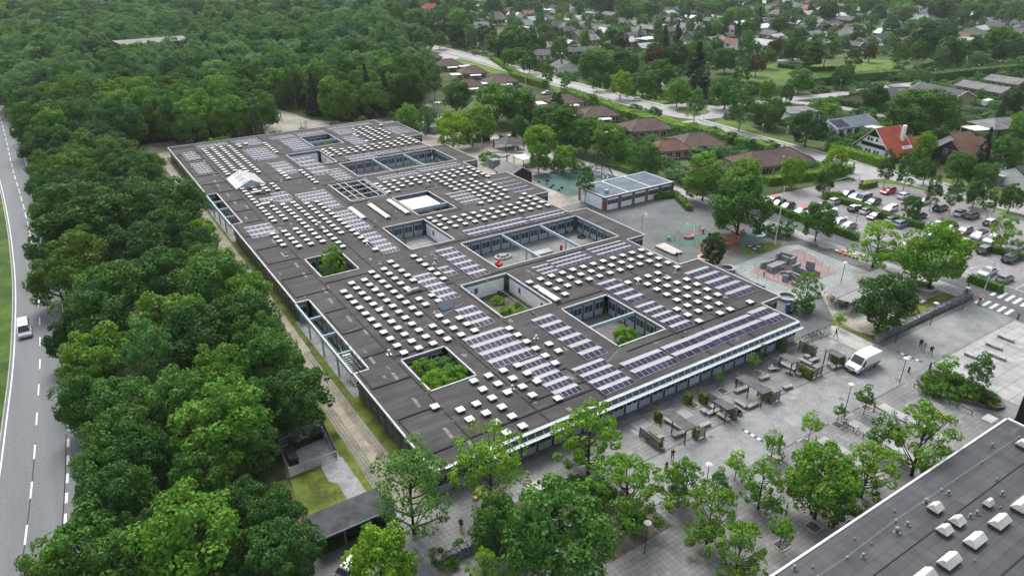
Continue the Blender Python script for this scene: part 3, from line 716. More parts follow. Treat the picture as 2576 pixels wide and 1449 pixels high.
A = T(1,1,1520,745,3.9); B_ = T(1,1,1620,800,3.9); barrel((A.x+B_.x)/2-.62, (A.x+B_.x)/2+.62, B_.y-.9, A.y+.9, 2)
# big gabled rooflight
gl = MB(); x0, x1, y0, y1, zt = 33.4, 40.5, 172.2, 182.4, 5.5
xm = (x0+x1)/2
gl.add([(x0,y0,RZ+.3),(xm,y0,zt),(x1,y0,RZ+.3),(x0,y1,RZ+.3),(xm,y1,zt),(x1,y1,RZ+.3)], [(0,3,4,1),(1,4,5,2)])
go = gl.obj('gabled_rooflight', M_ACRYL, school, SO)
ge = MB(); ge.add([(x0,y0+.1,RZ),(x1,y0+.1,RZ),(x1,y0+.1,RZ+.3),(xm,y0+.1,zt-.05),(x0,y0+.1,RZ+.3)], [(0,1,2,3,4)]); ge.add([(x0,y1-.1,RZ),(x1,y1-.1,RZ),(x1,y1-.1,RZ+.3),(xm,y1-.1,zt-.05),(x0,y1-.1,RZ+.3)], [(4,3,2,1,0)])
ge.box(x0+.01,x0+.1,y0+.11,y1-.11,RZ,RZ+.3); ge.box(x1-.1,x1-.01,y0+.11,y1-.11,RZ,RZ+.3)
ge.obj('gable_glazing', M_CGLASS, go, SO)
gw = MB(); rib = MB()
def on_slope(u, y, side, dz=.03):   # u from 0 at eave to 1 at ridge
    x = x0+(xm-x0)*u if side < 0 else x1+(xm-x1)*u
    return (x, y, RZ+.3+(zt-RZ-.3)*u+dz)
for k in range(10):
    y = y0+.9+k*1.0
    if k in (0, 2, 3, 5, 6, 8): gw.add([on_slope(.45,y-.16,-1),on_slope(.45,y+.16,-1),on_slope(.9,y+.16,-1),on_slope(.9,y-.16,-1)], [(3,2,1,0)])
for k in range(22): rib.beam(on_slope(0,y0+.05+k*(y1-y0-.1)/21,1,.05), on_slope(1,y0+.05+k*(y1-y0-.1)/21,1,.05), .09, .06)
for k in range(8): rib.beam(on_slope(k/8+.05,y0+.1,1,.06), on_slope(k/8+.05,y1-.1,1,.06), .08, .06)
gd = MB(); gd.add([on_slope(.03,y0+.1,1),on_slope(.03,y1-.1,1),on_slope(.97,y1-.1,1),on_slope(.97,y0+.1,1)], [(0,1,2,3)])
gw.obj('roof_slots', M_GLASS, go, SO); gd.obj('tilted_glazing', plain('smoky_glass', (0.16,0.16,0.155), .25), go, SO); rib.obj('glazing_bars', M_WHITE, go, SO)

# ---- solar arrays: rows of tents, cells towards the plaza, back panels painted pale as reflected sky
def solar(x0, x1, y0, y1, rows, cols=None):
    if x1 < x0: x0, x1 = x1, x0
    if y1 < y0: y0, y1 = y1, y0
    cols = cols or max(2, round((x1-x0)/1.02)); pv = MB(); fr = MB(); back_pv = MB()
    st = (y1-y0)/rows; cw = (x1-x0)/cols; zl, zh = RZ+.10, RZ+.10+st*.56*.15
    for r in range(rows):
        ya = y0+r*st+.02; yr = ya+st*.54; yb = ya+st*.97
        fr.add([(x0,ya,zl),(x1,ya,zl),(x1,yr,zh),(x0,yr,zh)], [(0,1,2,3)])
        fr.add([(x0,ya,zl),(x0,yr,zh),(x0,yb,zl),(x1,ya,zl),(x1,yr,zh),(x1,yb,zl)], [(0,1,2),(5,4,3)])
        fr.add([(x0,ya,RZ+.02),(x1,ya,RZ+.02),(x1,ya,zl),(x0,ya,zl)], [(0,1,2,3)])
        back_pv.add([(x0,yr,zh),(x1,yr,zh),(x1,yb,zl),(x0,yb,zl)], [(0,1,2,3)])
        t0, t1 = .03, .97
        for c in range(cols):
            a_, e_ = x0+c*cw+.025, x0+(c+1)*cw-.025
            P = [(a_,ya+(yr-ya)*t0,zl+(zh-zl)*t0),(e_,ya+(yr-ya)*t0,zl+(zh-zl)*t0),(e_,ya+(yr-ya)*t1,zl+(zh-zl)*t1),(a_,ya+(yr-ya)*t1,zl+(zh-zl)*t1)]
            pv.add([(p,q,z_+.006) for p, q, z_ in P], [(0,1,2,3)])
    o = pv.obj('solar_array', M_PV, school, SO); fr.obj('array_frame', M_PVFR, o, SO); back_pv.obj('sky_sheen_back', M_SKYSHEEN, o, SO)
def SA(fn, tl, tr, bl, rows, cols=None):
    a_, b_, c_ = fn(*tl), fn(*tr), fn(*bl)
    solar((a_.x+c_.x)/2, b_.x, a_.y, c_.y, rows, cols)
t11 = lambda x, y: T(1, 1, x, y, 3.7)
c1 = lambda x, y: K(450, 330, 550, x, y, 3.7)
c2 = lambda x, y: K(850, 330, 550, x, y, 3.7)
c3 = lambda x, y: K(1250, 400, 550, x, y, 3.7)
c4 = lambda x, y: K(650, 500, 550, x, y, 3.7)
cP = lambda x, y: K(1850, 600, 500, x, y, 3.7)
dD = lambda x, y: W(x, y, 3.7)
for fn, tl, tr, bl, rows, cols in (
  (t11,(905,1105),(1210,1015),(1165,1330),4,8), (t11,(1340,1285),(1500,1238),(1630,1570),5,5), (t11,(1425,960),(1570,910),(1855,1265),6,4),
  (t11,(1735,1330),(1960,1250),(1990,1530),4,6), (t11,(2090,1290),(2395,1185),(2260,1400),2,8), (dD,(1665,870),(1755,838),(1708,908),2,5),
  (dD,(1752,836),(1882,790),(1797,870),2,7), (dD,(1880,783),(1927,773),(1937,817),2,4), (cP,(790,1020),(1105,910),(1565,1405),5,5),
  (dD,(1500,712),(1546,701),(1587,764),4,3), (dD,(1598,769),(1642,756),(1700,833),5,4), (t11,(705,440),(820,405),(985,650),6,4), (t11,(530,635),(655,600),(765,825),5,4),
  (t11,(855,885),(995,852),(1020,1025),3,4), (t11,(720,570),(790,550),(805,638),2,2), (t11,(1430,568),(1545,530),(1540,635),3,4), (t11,(1550,515),(1800,443),(1640,580),3,8),
  (t11,(1845,430),(2100,362),(1955,490),3,8), (t11,(910,290),(1080,252),(975,342),2,5), (t11,(1095,248),(1360,195),(1160,300),2,8), (t11,(1385,190),(1640,130),(1440,230),2,8),
  (c3,(240,785),(520,735),(510,940),4,6), (c4,(985,325),(1400,262),(1120,440),3,9), (c4,(1330,395),(1510,372),(1480,530),3,4), (c4,(1510,572),(1745,535),(1850,838),6,5),
  (c4,(1895,872),(2105,828),(2220,1145),5,5), (c4,(490,385),(920,325),(560,450),1,8), (c4,(655,310),(865,282),(690,345),1,4), (c4,(770,415),(955,392),(810,445),1,4), (c4,(292,775),(635,705),(420,928),3,5), (dD,(722,402),(776,391),(806,440),5,4),
  (c1,(375,552),(555,537),(462,665),4,4), (c1,(492,702),(682,672),(612,848),6,4), (c1,(570,455),(985,397),(605,497),2,8), (c1,(1050,388),(1390,335),(1100,420),2,7),
  (c1,(1110,415),(1420,362),(1160,440),1,7), (c1,(1250,415),(1455,387),(1320,452),2,5), (c1,(1210,510),(1520,458),(1400,665),6,6), (c1,(1520,705),(1790,655),(1800,850),4,6), (c1,(1565,340),(1890,290),(1610,378),2,7),
  (c1,(1712,378),(1945,335),(1925,530),6,5), (c1,(1940,290),(2330,237),(1975,328),2,8),
  (c2,(490,205),(1055,122),(530,240),2,11), (c2,(540,245),(810,205),(690,310),4,6), (c2,(700,335),(870,305),(870,450),5,5), (c2,(1280,205),(1500,172),(1440,305),6,5),
  (c2,(1535,490),(1840,440),(1570,528),2,7), (c2,(740,605),(1120,560),(830,665),2,7), (c2,(1130,548),(1470,500),(1170,590),2,7), (c2,(460,792),(640,745),(650,945),5,4),
  (c2,(1180,885),(1700,785),(1240,938),2,11), (c2,(1720,775),(2290,680),(1800,828),2,11)):
    SA(fn, tl, tr, bl, rows, cols)
for k in range(5):                            # five separate rows of modules, backs painted sky-pale as well
    a_, b_ = c3(850+90*k, 620+38*k), c3(1150+78*k, 562+35*k)
    solar(a_.x, b_.x, a_.y-.55, a_.y+.75, 1, 4)
# ---- vents, ducts and small roof gear
def vent(p, h=.7, r=.18):
    b = MB(); b.tube((p.x,p.y,RZ),(p.x,p.y,RZ+h*.7), r*.7, 8); b.tube((p.x,p.y,RZ+h*.68),(p.x,p.y,RZ+h), r*1.3, 10, r*.7); b.obox((p.x,p.y,RZ), r*3, r*3, .1)
    return b.obj('roof_vent', M_GALV, school, SO)
for (fn, x, y) in ((t11,290,540),(t11,685,470),(t11,708,500),(t11,700,540),(t11,195,400),(t11,705,910),(t11,1470,1100),(t11,2520,610),(t11,2450,650),(t11,2240,690),
                   (c4,828,730),(c4,888,1165),(c4,1993,1010),(c4,815,150),(c4,1300,70),(c4,1065,165),(c4,2105,695),(c4,680,440),(c1,1735,495),(c1,1420,650),(c1,915,1065),(c1,600,660),
                   (c2,365,865),(c2,1885,980),(c2,1998,1015),(c2,1497,1010),(c2,2250,870),(c3,830,600),(c3,375,540),(c3,1220,180),(cP,660,1020),(cP,1430,1390),(t11,1290,1480),(t11,360,1220)):
    vent(fn(x, y), RNG.uniform(.45, .9), RNG.uniform(.14, .24))
dct = MB()
p = t11(565, 745); dct.tube((p.x-1.4,p.y,RZ+.45),(p.x+.8,p.y,RZ+.45),.28,10); dct.tube((p.x+.8,p.y+.1,RZ),(p.x+.8,p.y+.1,RZ+1.5),.3,10); dct.obox((p.x-1.4,p.y,RZ),.5,.8,.6)
p = c4(500, 310); dct.tube((p.x-1.6,p.y,RZ+.5),(p.x+1.0,p.y,RZ+.5),.28,8); dct.obox((p.x+1.2,p.y,RZ),.7,.7,1.2)
p = c4(620, 470); dct.tube((p.x-1.4,p.y,RZ+.5),(p.x+.9,p.y,RZ+.5),.28,8); dct.obox((p.x+1.1,p.y,RZ),.7,.7,1.2)
p = c4(1365, 800); dct.tube((p.x,p.y+.9,RZ+.5),(p.x+.2,p.y-1.3,RZ+.5),.3,8); dct.obox((p.x,p.y+.9,RZ),.7,.7,1.4)
p = t11(80, 1150)
o = dct.obj('ventilation_duct', M_GALV, school, SO)
sp = MB(); p = t11(790, 865); sp.add([(p.x-1.2,p.y-.9,RZ+.15),(p.x+1.2,p.y-.9,RZ+.15),(p.x+1.2,p.y+.9,RZ+.75),(p.x-1.2,p.y+.9,RZ+.75)], [(0,1,2,3)])
sp.obj('solar_thermal_panel', plain('blue_collector', (0.03,0.06,0.09), .15), school, SO)
# stair and scaffold in the near side recess, courtyard contents fixed to the school
stt = MB()
for k in range(14): stt.box(27.2, 28.4, 83.0+k*.27, 83.3+k*.27, .2+k*.235, .28+k*.235)
for z in (1.0, 2.0, 3.0, 4.2):
    for x in (27.15, 28.45): stt.tube((x,82.6,z),(x,87.2,z),.03,5)
for y in (82.6,84.1,85.7,87.2):
    for x in (27.15, 28.45): stt.tube((x,y,0),(x,y,4.6),.035,5)
stt.obj('roof_stair', M_GALV, school, SO)
for (x0, x1, y0, y1) in HOLES:                # courtyard floors
    k = HOLES.index((x0, x1, y0, y1))
    m_ = {0: M_SOIL, 1: M_CONCD, 4: M_CONC, 9: M_CONC, 2: M_SOIL, 3: M_PAVE, 5: M_SOIL, 6: M_ASPH2, 7: M_PAVE}.get(k, M_SAND)
    sheet('courtyard_floor', [rect(x0, x1, y0, y1)], 0.03, m_)
sheet('courtyard_lawn', [rect(62.4, 71.0, 100.1, 106.5), rect(54.6, 60.0, 84.6, 92.0), rect(62.6, 70.8, 67.1, 72.4)], 0.042, M_GRASS2)
for c in CUTS: sheet('recess_floor', [rect(26.2, c[1], c[2]-.4, c[3]+.4)], 0.03, M_CONC)
# ------------------------------------------------------------------ trees, shrubs, hedges
M_LEAF = leafmat('tree_leaves', (0.044, 0.132, 0.020), (0.120, 0.258, 0.040))
M_LEAFH = leafmat('hedge_leaves', (0.052, 0.135, 0.018), (0.115, 0.235, 0.032))
M_NEEDLE = leafmat('conifer_needles', (0.034, 0.064, 0.036), (0.06, 0.10, 0.055), 0.15)
M_WOODS = woodmat_far('distant_foliage', [(0.034,0.09,0.024),(0.13,0.28,0.045),(0.055,0.15,0.055),(0.27,0.42,0.07),(0.045,0.12,0.038),(0.18,0.32,0.11)])

def leaf_faces(P, N, size, rs):
    """one small folded-diamond face per point"""
    n = len(P)
    N = N/np.linalg.norm(N, axis=1, keepdims=True)
    t = rs.normal(size=(n, 3)); u = np.cross(N, t); u /= np.linalg.norm(u, axis=1, keepdims=True)+1e-9
    v = np.cross(N, u)
    a = (size*rs.uniform(.65, 1.35, (n, 1))); b_ = a*rs.uniform(.5, .85, (n, 1))
    lift = N*a*.18
    V = np.stack([P-u*a, P-v*b_+lift, P+u*a, P+v*b_+lift], 1).reshape(-1, 3)
    return V
def crown_points(rs, R, z0, z1, nc, per, rc, shape='round', inner=.45):
    Ps, Ns, C = [], [], []
    zc, hz = (z0+z1)/2, (z1-z0)/2
    k = 0
    while k < nc:
        d = rs.normal(size=3); d /= np.linalg.norm(d); f = rs.uniform(inner, 1.0)**.6
        if shape == 'cone':
            t = rs.uniform(0, 1)**1.3; a = rs.uniform(0, 2*math.pi); rr_ = R*(1-t*.97)*rs.uniform(.55, 1.0)
            c = np.array([rr_*math.cos(a), rr_*math.sin(a), z0+(z1-z0)*t]); r_ = rc*(1.15-t*.75)
        elif shape == 'layer':
            t = (k % 6)/5.0; a = rs.uniform(0, 2*math.pi); rr_ = R*math.sin(math.pi*(.34+.54*t))**.8*rs.uniform(.2, 1.05)
            c = np.array([rr_*math.cos(a), rr_*math.sin(a), z0+(z1-z0)*(t+rs.uniform(-.07,.07))]); r_ = rc*rs.uniform(.6,1.2)
        else:
            if d[2] < -.8: continue
            wob = 1+.16*math.sin(3*math.atan2(d[1], d[0])+nc)+.1*math.sin(5*d[2]*3)
            c = np.array([d[0]*R*f*wob, d[1]*R*f*wob, zc+d[2]*hz*f*.95]); r_ = rc*rs.uniform(.65, 1.3)
        q = rs.normal(size=(per*2, 3)); q /= np.linalg.norm(q, axis=1, keepdims=True)
        out = np.array([c[0], c[1], (c[2]-zc)*.8]); out = out/(np.linalg.norm(out)+1e-6)+np.array([0, 0, .55])
        keep = (q@out) > -.35
        q = q[keep][:per]
        p = c+q*r_*np.array([1, 1, .78])*rs.uniform(.72, 1.06, (len(q), 1))
        Ps.append(p); Ns.append(q+rs.normal(size=q.shape)*.55+np.array([0, 0, .25])); C.append((c, r_)); k += 1
    return np.concatenate(Ps), np.concatenate(Ns), C
def mesh_np(name, V, nq, mats, quads=4):
    me = bpy.data.meshes.new(name); me.vertices.add(len(V)); me.vertices.foreach_set('co', V.astype(np.float32).ravel())
    me.loops.add(nq*4); me.loops.foreach_set('vertex_index', np.arange(nq*4, dtype=np.int32))
    me.polygons.add(nq); me.polygons.foreach_set('loop_start', np.arange(0, nq*4, 4, dtype=np.int32))
    try: me.polygons.foreach_set('loop_total', np.full(nq, 4, dtype=np.int32))
    except Exception: pass
    for m in mats: me.materials.append(m)
    me.update(calc_edges=True); return me
PROTO = {}
def proto(kind, seed, R, z0, z1, nc, per, rc, leaf, shape='round', inner=.45, trunk_r=.2, limbs=6, name='tree', bark=None, lm=None, visible=.5):
    rs = np.random.RandomState(seed)
    P, N, C = crown_points(rs, R, z0, z1, nc, per, rc, shape, inner)
    V = leaf_faces(P, N, leaf, rs)
    crown = mesh_np('crown', V, len(P), [lm or M_LEAF])
    b = MB(); top = z0+(z1-z0)*(.8 if shape == 'cone' else .55)
    lean = Vector((rs.uniform(-.3,.3), rs.uniform(-.3,.3), 0))*R*.12
    pts = [Vector((0,0,-.05)), Vector((0,0,z0*.6))+lean*.4, Vector((0,0,z0+(top-z0)*.4))+lean*.8, Vector((0,0,top))+lean]
    rad = [trunk_r*1.25, trunk_r*.9, trunk_r*.65, trunk_r*.3]
    for i in range(3): b.tube(pts[i], pts[i+1], rad[i], 7, rad[i+1])
    idx = rs.permutation(len(C))[:limbs]
    for i in idx:
        c = Vector(C[i][0]); h = min(max(z0*.7, c.z-c.xy.length*.9), top); s = Vector((0,0,h))+lean*(h/top)
        m_ = (s+c)/2+Vector((0,0,-.05*R)); r0 = trunk_r*.42
        b.tube(s, m_, r0, 5, r0*.7); b.tube(m_, c, r0*.7, 5, r0*.25)
    tm = bpy.data.meshes.new('trunk'); tm.from_pydata(b.v, [], b.f); tm.materials.append(bark or M_BARK); tm.update()
    PROTO.setdefault(kind, []).append((crown, tm, R, z0, z1, name))
for s_ in (1, 2, 3, 4): proto('oak', s_, 4.6, .9, 11.5, 84, 128, 1.25, .215, inner=.35, trunk_r=.26, limbs=8, name='broadleaf_tree')
for s_ in (11, 12, 13): proto('lime', s_, 4.2, .5, 11.0, 104, 105, 1.0, .19, inner=.45, trunk_r=.22, limbs=8, name='broadleaf_tree')
for s_ in (21, 22): proto('birch', s_, 2.9, 1.6, 12.0, 76, 80, .75, .15, inner=.3, trunk_r=.16, limbs=12, name='birch_tree', bark=M_BIRCH)
for s_ in (31, 32): proto('conifer', s_, 2.3, .9, 12.0, 95, 70, .75, .20, 'cone', trunk_r=.2, limbs=14, name='conifer_tree', lm=M_NEEDLE)
for s_ in (41, 42, 43): proto('young', s_, 1.5, 1.5, 4.9, 24, 60, .50, .115, inner=.1, trunk_r=.06, limbs=12, name='young_tree')
for s_ in (51, 52, 53, 54): proto('open', s_, 3.7, 1.9, 7.6, 64, 80, .66, .135, 'layer', trunk_r=.17, limbs=26, name='plane_tree')
for s_ in (71, 72): proto('airy', s_, 4.2, 1.0, 12.0, 74, 62, .85, .15, inner=.25, trunk_r=.2, limbs=30, name='ash_tree')
for s_ in (61, 62): proto('shrub', s_, 1.5, .1, 2.0, 34, 46, .5, .12, inner=.4, trunk_r=.05, limbs=4, name='shrub')
TONE = {'dark':(.66,.70,.80), 'deep':(.50,.56,.68), 'mid':(.95,.97,.95), 'bright':(1.6,1.42,.9), 'lime':(2.2,1.85,.85), 'yellow':(3.0,2.1,.8), 'blue':(.85,1.02,1.5), 'grey':(1.35,1.3,1.75), 'olive':(1.25,1.0,.7), 'purple':(1.15,.42,.85)}
TWORD = {'dark':'dark green', 'deep':'very dark green', 'mid':'mid green', 'bright':'fresh green', 'lime':'bright lime green', 'yellow':'yellow green', 'blue':'blue green', 'grey':'grey green', 'olive':'olive green', 'purple':'dark purple'}
KWORD = {'oak':'broad round-crowned tree', 'lime':'dense leafy tree', 'birch':'slender loose-crowned tree', 'conifer':'pointed conifer', 'young':'small young tree', 'open':'open-crowned tree with visible branches', 'airy':'airy tall tree', 'shrub':'low rounded shrub'}
TREES = []
def plant(x, y, r, kind, tone, label=None, group=None, hs=1.0, z=0.0, where=None, cat=None):
    crown, trunk, R, z0, z1, name = PROTO[kind][RNG.randrange(len(PROTO[kind]))]
    s = r/R
    t = thing(name, label or 'tree', cat or ('shrub' if kind == 'shrub' else 'tree'), (x, y, z), RNG.uniform(0, 6.28), group)
    hz = s*hs if kind in ('young', 'shrub') else (s**.6)*hs
    t.scale = (s*RNG.uniform(.94, 1.06), s*RNG.uniform(.94, 1.06), hz*RNG.uniform(.95, 1.05))
    c = bpy.data.objects.new('crown', crown); k = bpy.data.objects.new('trunk', trunk)
    for o in (c, k): COL.objects.link(o); o.parent = t
    q = RNG.uniform(.88, 1.12); tc = TONE[tone]; c.color = (tc[0]*q*RNG.uniform(.93,1.07), tc[1]*q, tc[2]*q*RNG.uniform(.92,1.08), 1)
    TREES.append((t, kind, tone, where, label is not None)); return t
def tree_px(fn, px, py, rpx, kind, tone, label=None, where=None, hs=1.0, group=None):
    """crown centre and half-width as read from the photo"""
    R, z0, z1 = PROTO[kind][0][2:5]; zc = (z0+z1)/2
    for _ in range(4):
        p = fn(px, py, zc); m = px_per_m(p); r = rpx/m
        s = r/R; zc = (z0+z1)/2*(s*hs if kind in ('young','shrub') else (s**.6)*hs)
    return plant(p.x, p.y, r, kind, tone, label, where=where, hs=hs, group=group)
def tt(c, r): return lambda x, y, z: T(c, r, x, y, z)
def many(c, r, rows, where=None, group=None):
    for e in rows:
        px, py, rt, kind, tone = e[:5]
        tree_px(tt(c, r), px, py, rt/3.0, kind, tone, label=e[5] if len(e) > 5 else None, where=where, group=group)

BELT = 'tree belt between road and gravel path'
many(0, 1, [(600,200,290,'oak','dark'),(1080,190,210,'oak','dark'),(1330,110,190,'oak','mid'),(650,500,210,'oak','olive'),(1000,450,220,'oak','deep'),(1300,360,180,'oak','dark'),(1480,430,130,'oak','dark'),
 (1530,320,100,'lime','lime','bright lime green tree standing out at the edge of the gravel path'),(420,650,170,'oak','olive'),(850,740,230,'oak','mid'),(1200,640,210,'oak','dark'),(1600,700,250,'oak','mid'),(1860,800,170,'lime','bright'),
 (720,950,230,'oak','dark'),(1270,1000,230,'oak','bright'),(1800,1000,250,'oak','dark'),(720,1200,200,'oak','bright'),(1110,1240,190,'birch','blue','blue grey conical tree among bright green crowns in the roadside belt'),(1500,1140,250,'oak','dark'),
 (1960,1160,190,'lime','mid'),(650,1380,170,'oak','bright'),(1650,1390,190,'oak','bright'),(2060,1300,210,'lime','mid'),(480,1150,110,'oak','deep'),(2190,1400,150,'lime','mid'),(560,130,160,'oak','dark'),(340,460,120,'oak','dark'),(1560,560,130,'lime','mid')], BELT, 'trees of the roadside belt')
many(0, 2, [(640,130,190,'oak','mid'),(950,200,220,'oak','mid'),(1330,150,240,'oak','mid'),(1650,60,180,'oak','bright'),(1700,350,330,'oak','bright'),(1950,170,180,'lime','mid'),(2240,130,215,'lime','dark'),
 (900,450,240,'oak','mid'),(800,680,200,'oak','mid'),(1120,600,200,'oak','deep'),(1910,470,165,'oak','mid'),(880,930,260,'oak','dark'),(1500,790,190,'oak','mid'),
 (1450,1170,370,'oak','bright','big fresh green round tree at the bottom left of the belt'),(640,1260,290,'oak','mid'),(1840,950,190,'lime','dark'),(2090,1080,200,'lime','dark'),(2130,1330,250,'lime','dark'),(420,1430,220,'oak','bright'),(900,1430,240,'oak','mid'),(1080,1180,170,'oak','deep'),(1900,1300,180,'oak','dark'),(1700,1450,200,'oak','dark')], BELT, 'trees of the roadside belt')
# farther up the belt: three ranks from the gate of the gravel path to the wood
rr = random.Random(11)
for j, y in enumerate(np.arange(157, 236, 7.6)):
    for i, x0 in enumerate((-2.0, 4.6, 11.2, 16.4)):
        if y > 200 and i == 3: continue
        plant(x0+rr.uniform(-1.4,1.4), y+rr.uniform(-2,2)+3.5*(i % 2), rr.uniform(4.0,5.4)*(.78 if i == 3 else 1), 'oak' if rr.random() < .8 else 'lime', rr.choice(['dark','dark','mid','deep','olive','mid']), where=BELT, hs=rr.uniform(.95,1.15), group='trees of the roadside belt')
# the wood behind the school
def inside(x, y, poly):
    c = False; n = len(poly)
    for i in range(n):
        (x1, y1), (x2, y2) = poly[i], poly[i-1]
        if (y1 > y) != (y2 > y) and x < (x2-x1)*(y-y1)/(y2-y1)+x1: c = not c
    return c
WOOD = [(-4,236),(20,234),(26,247),(34,238),(57,233),(60,256),(62,286),(73,286),(77,250),(82,238),(118,240),(124,262),(150,296),(178,345),(186,430),(182,520),(-36,520),(-22,440),(-12,340),(-8,290)]
far_pts = []; near_pts = []
sp_ = 8.3
for j in range(40):
    for i in range(34):
        x, y = -40+i*sp_+(j % 2)*sp_/2+rr.uniform(-2.4,2.4), 236+j*sp_*.88+rr.uniform(-2.2,2.2)
        if inside(x, y, WOOD):
            pp = Vector((x, y, 8))
            q = pp-Vector((0,0,CAM_H)); sx = 1288+F_PX*q.dot(_rt)/q.dot(_fw)
            if -60 < sx < 2640: near_pts.append((x, y))
near_pts.sort(key=lambda p: p[0]**2+p[1]**2)
N_WOOD = 118
for x, y in near_pts[:N_WOOD]:
    kind = rr.choices(['oak','lime','birch','conifer'], [6,3,1,.25])[0]
    plant(x, y, rr.uniform(4.2,6.0) if kind in ('oak','lime') else rr.uniform(2.6,3.4), kind, rr.choice(['dark','mid','dark','mid','bright','blue','olive']), where='wood behind the school', hs=rr.uniform(1.05,1.35), group='trees of the wood behind the school')
far_pts = near_pts[N_WOOD:]

# single trees read off the photo
many(1, 0, [(500,880,75,'lime','lime'),(630,890,55,'birch','mid'),(840,970,130,'lime','yellow','round yellow green tree beside the schools far right roof corner'),(1040,920,110,'lime','lime'),(985,1020,60,'lime','bright'),(1330,970,60,'lime','mid'),(1170,770,150,'lime','bright'),
 (1330,790,140,'oak','mid'),(870,730,100,'oak','mid'),(700,600,75,'birch','mid'),(410,630,45,'conifer','grey'),(570,630,45,'conifer','grey'),(330,720,55,'conifer','dark'),(1560,900,120,'lime','mid'),(1700,960,140,'lime','mid'),(1500,1060,110,'lime','lime'),(1490,1190,75,'lime','bright'),
 (1690,1190,75,'lime','lime'),(1850,1010,120,'lime','mid'),(2030,1070,110,'lime','bright'),(2290,1190,110,'lime','mid'),(1900,790,42,'lime','bright'),(1630,780,50,'oak','dark'),(1260,430,50,'lime','bright'),(1560,560,42,'birch','mid'),(1685,610,40,'birch','bright'),(900,250,85,'oak','deep'),
 (1060,260,75,'oak','deep'),(1190,310,100,'oak','dark'),(1330,310,105,'oak','mid'),(1540,240,60,'lime','mid'),(2040,280,80,'oak','blue'),(2120,320,55,'oak','purple'),(1900,490,90,'oak','mid'),(2000,460,80,'lime','bright'),(2130,470,120,'oak','mid'),(2370,430,75,'oak','purple'),
 (2280,620,80,'lime','grey'),(2110,640,80,'lime','yellow'),(1930,620,40,'lime','mid'),(2010,620,35,'lime','mid'),(2420,560,100,'oak','mid'),(2530,420,90,'oak','deep'),(2540,250,45,'conifer','dark'),(2440,310,55,'conifer','mid'),(2540,700,80,'lime','bright'),
 (1845,1370,62,'birch','mid'),(780,240,50,'oak','dark'),(1640,150,35,'lime','yellow','bright yellow tree among the white roofed far houses'),(2140,70,60,'birch','mid'),(2350,90,55,'birch','dark'),(1420,470,60,'lime','mid'),(1440,330,50,'lime','mid'),(1490,330,50,'oak','mid'),(740,300,50,'oak','mid')])
many(2, 0, [(110,530,110,'conifer','mid','broad dark cone-shaped tree beyond the roundabout'),(100,780,70,'birch','grey'),(330,690,110,'oak','mid'),(450,790,100,'birch','mid'),(650,830,100,'oak','mid'),(950,950,130,'oak','dark'),(1800,830,205,'oak','mid','largest round dense tree, right of the red-roofed house'),(1470,720,80,'oak','dark'),
 (640,690,55,'lime','bright'),(790,700,45,'lime','mid'),(470,370,60,'birch','mid'),(960,410,90,'oak','dark'),(1090,360,95,'birch','mid'),(1290,440,60,'birch','deep'),(1650,400,80,'birch','mid'),(1790,390,60,'birch','dark'),(1850,290,120,'oak','deep'),(2020,380,100,'oak','dark'),(2190,370,90,'oak','mid'),(2390,280,95,'oak','mid'),
 (330,450,80,'oak','mid'),(840,380,70,'oak','dark'),(890,600,80,'lime','grey'),(440,570,60,'birch','mid'),(1160,1210,70,'lime','yellow'),(840,1300,80,'lime','lime'),(1080,1370,62,'lime','mid'),(170,1330,150,'lime','bright'),(450,1390,150,'lime','bright'),(1830,1110,75,'lime','lime'),(1550,1260,65,'birch','dark'),(1700,1290,70,'birch','mid'),
 (1840,1290,60,'oak','mid'),(2100,1260,95,'oak','mid'),(2290,1330,80,'lime','mid'),(2290,1110,55,'conifer','dark'),(2440,1160,90,'lime','mid'),(2570,950,80,'lime','bright'),(2510,760,65,'oak','deep'),(2410,820,40,'conifer','mid'),(380,110,50,'lime','lime'),(720,190,55,'oak','dark'),(580,130,35,'conifer','deep'),(1480,90,55,'oak','mid'),(300,200,50,'oak','mid'),
 (500,210,55,'lime','mid'),(880,270,60,'oak','mid'),(1560,230,50,'lime','mid'),(1250,80,45,'oak','mid'),(2300,90,55,'lime','bright'),(1950,50,40,'conifer','deep'),(2540,330,90,'oak','mid'),(640,430,60,'oak','mid'),(560,490,60,'oak','purple'),(700,360,50,'oak','purple'),(1420,400,45,'oak','purple'),(1230,560,60,'lime','mid'),(1180,590,50,'oak','dark')])
many(2, 1, [(440,112,205,'oak','mid','big spreading tree in the schoolyard left of the flagpole'),(240,430,85,'lime','deep','small dark tree in front of the orange oval frame'),(800,215,62,'open','mid'),(1030,210,110,'oak','mid','leafy tree at the upper end of the wavy bench'),(1480,370,190,'open','lime','yellowish open tree by the row of coloured stumps'),
 (1930,470,225,'oak','bright','large broad tree in the round stone ring bench'),(940,730,112,'open','bright','young tree with a low shrub at its foot by the schools right corner'),(1530,810,190,'oak','dark','dark dense tree between bike shelter and gabion wall'),(1195,955,42,'young','lime','tiny round tree on the grass bank'),(1740,115,60,'lime','mid'),(2440,290,115,'open','lime'),
 (2010,1330,85,'young','bright','taller sapling in the curved plaza planter'),(2240,1370,85,'birch','mid','feathery tree in the curved plaza planter'),(540,1280,48,'young','mid'),(610,1210,48,'young','dark'),(280,1395,42,'young','mid'),(1900,-5,52,'birch','dark'),(2050,25,55,'birch','mid'),(2220,10,60,'oak','dark'),(2330,70,48,'birch','mid'),(2490,40,70,'oak','mid')])
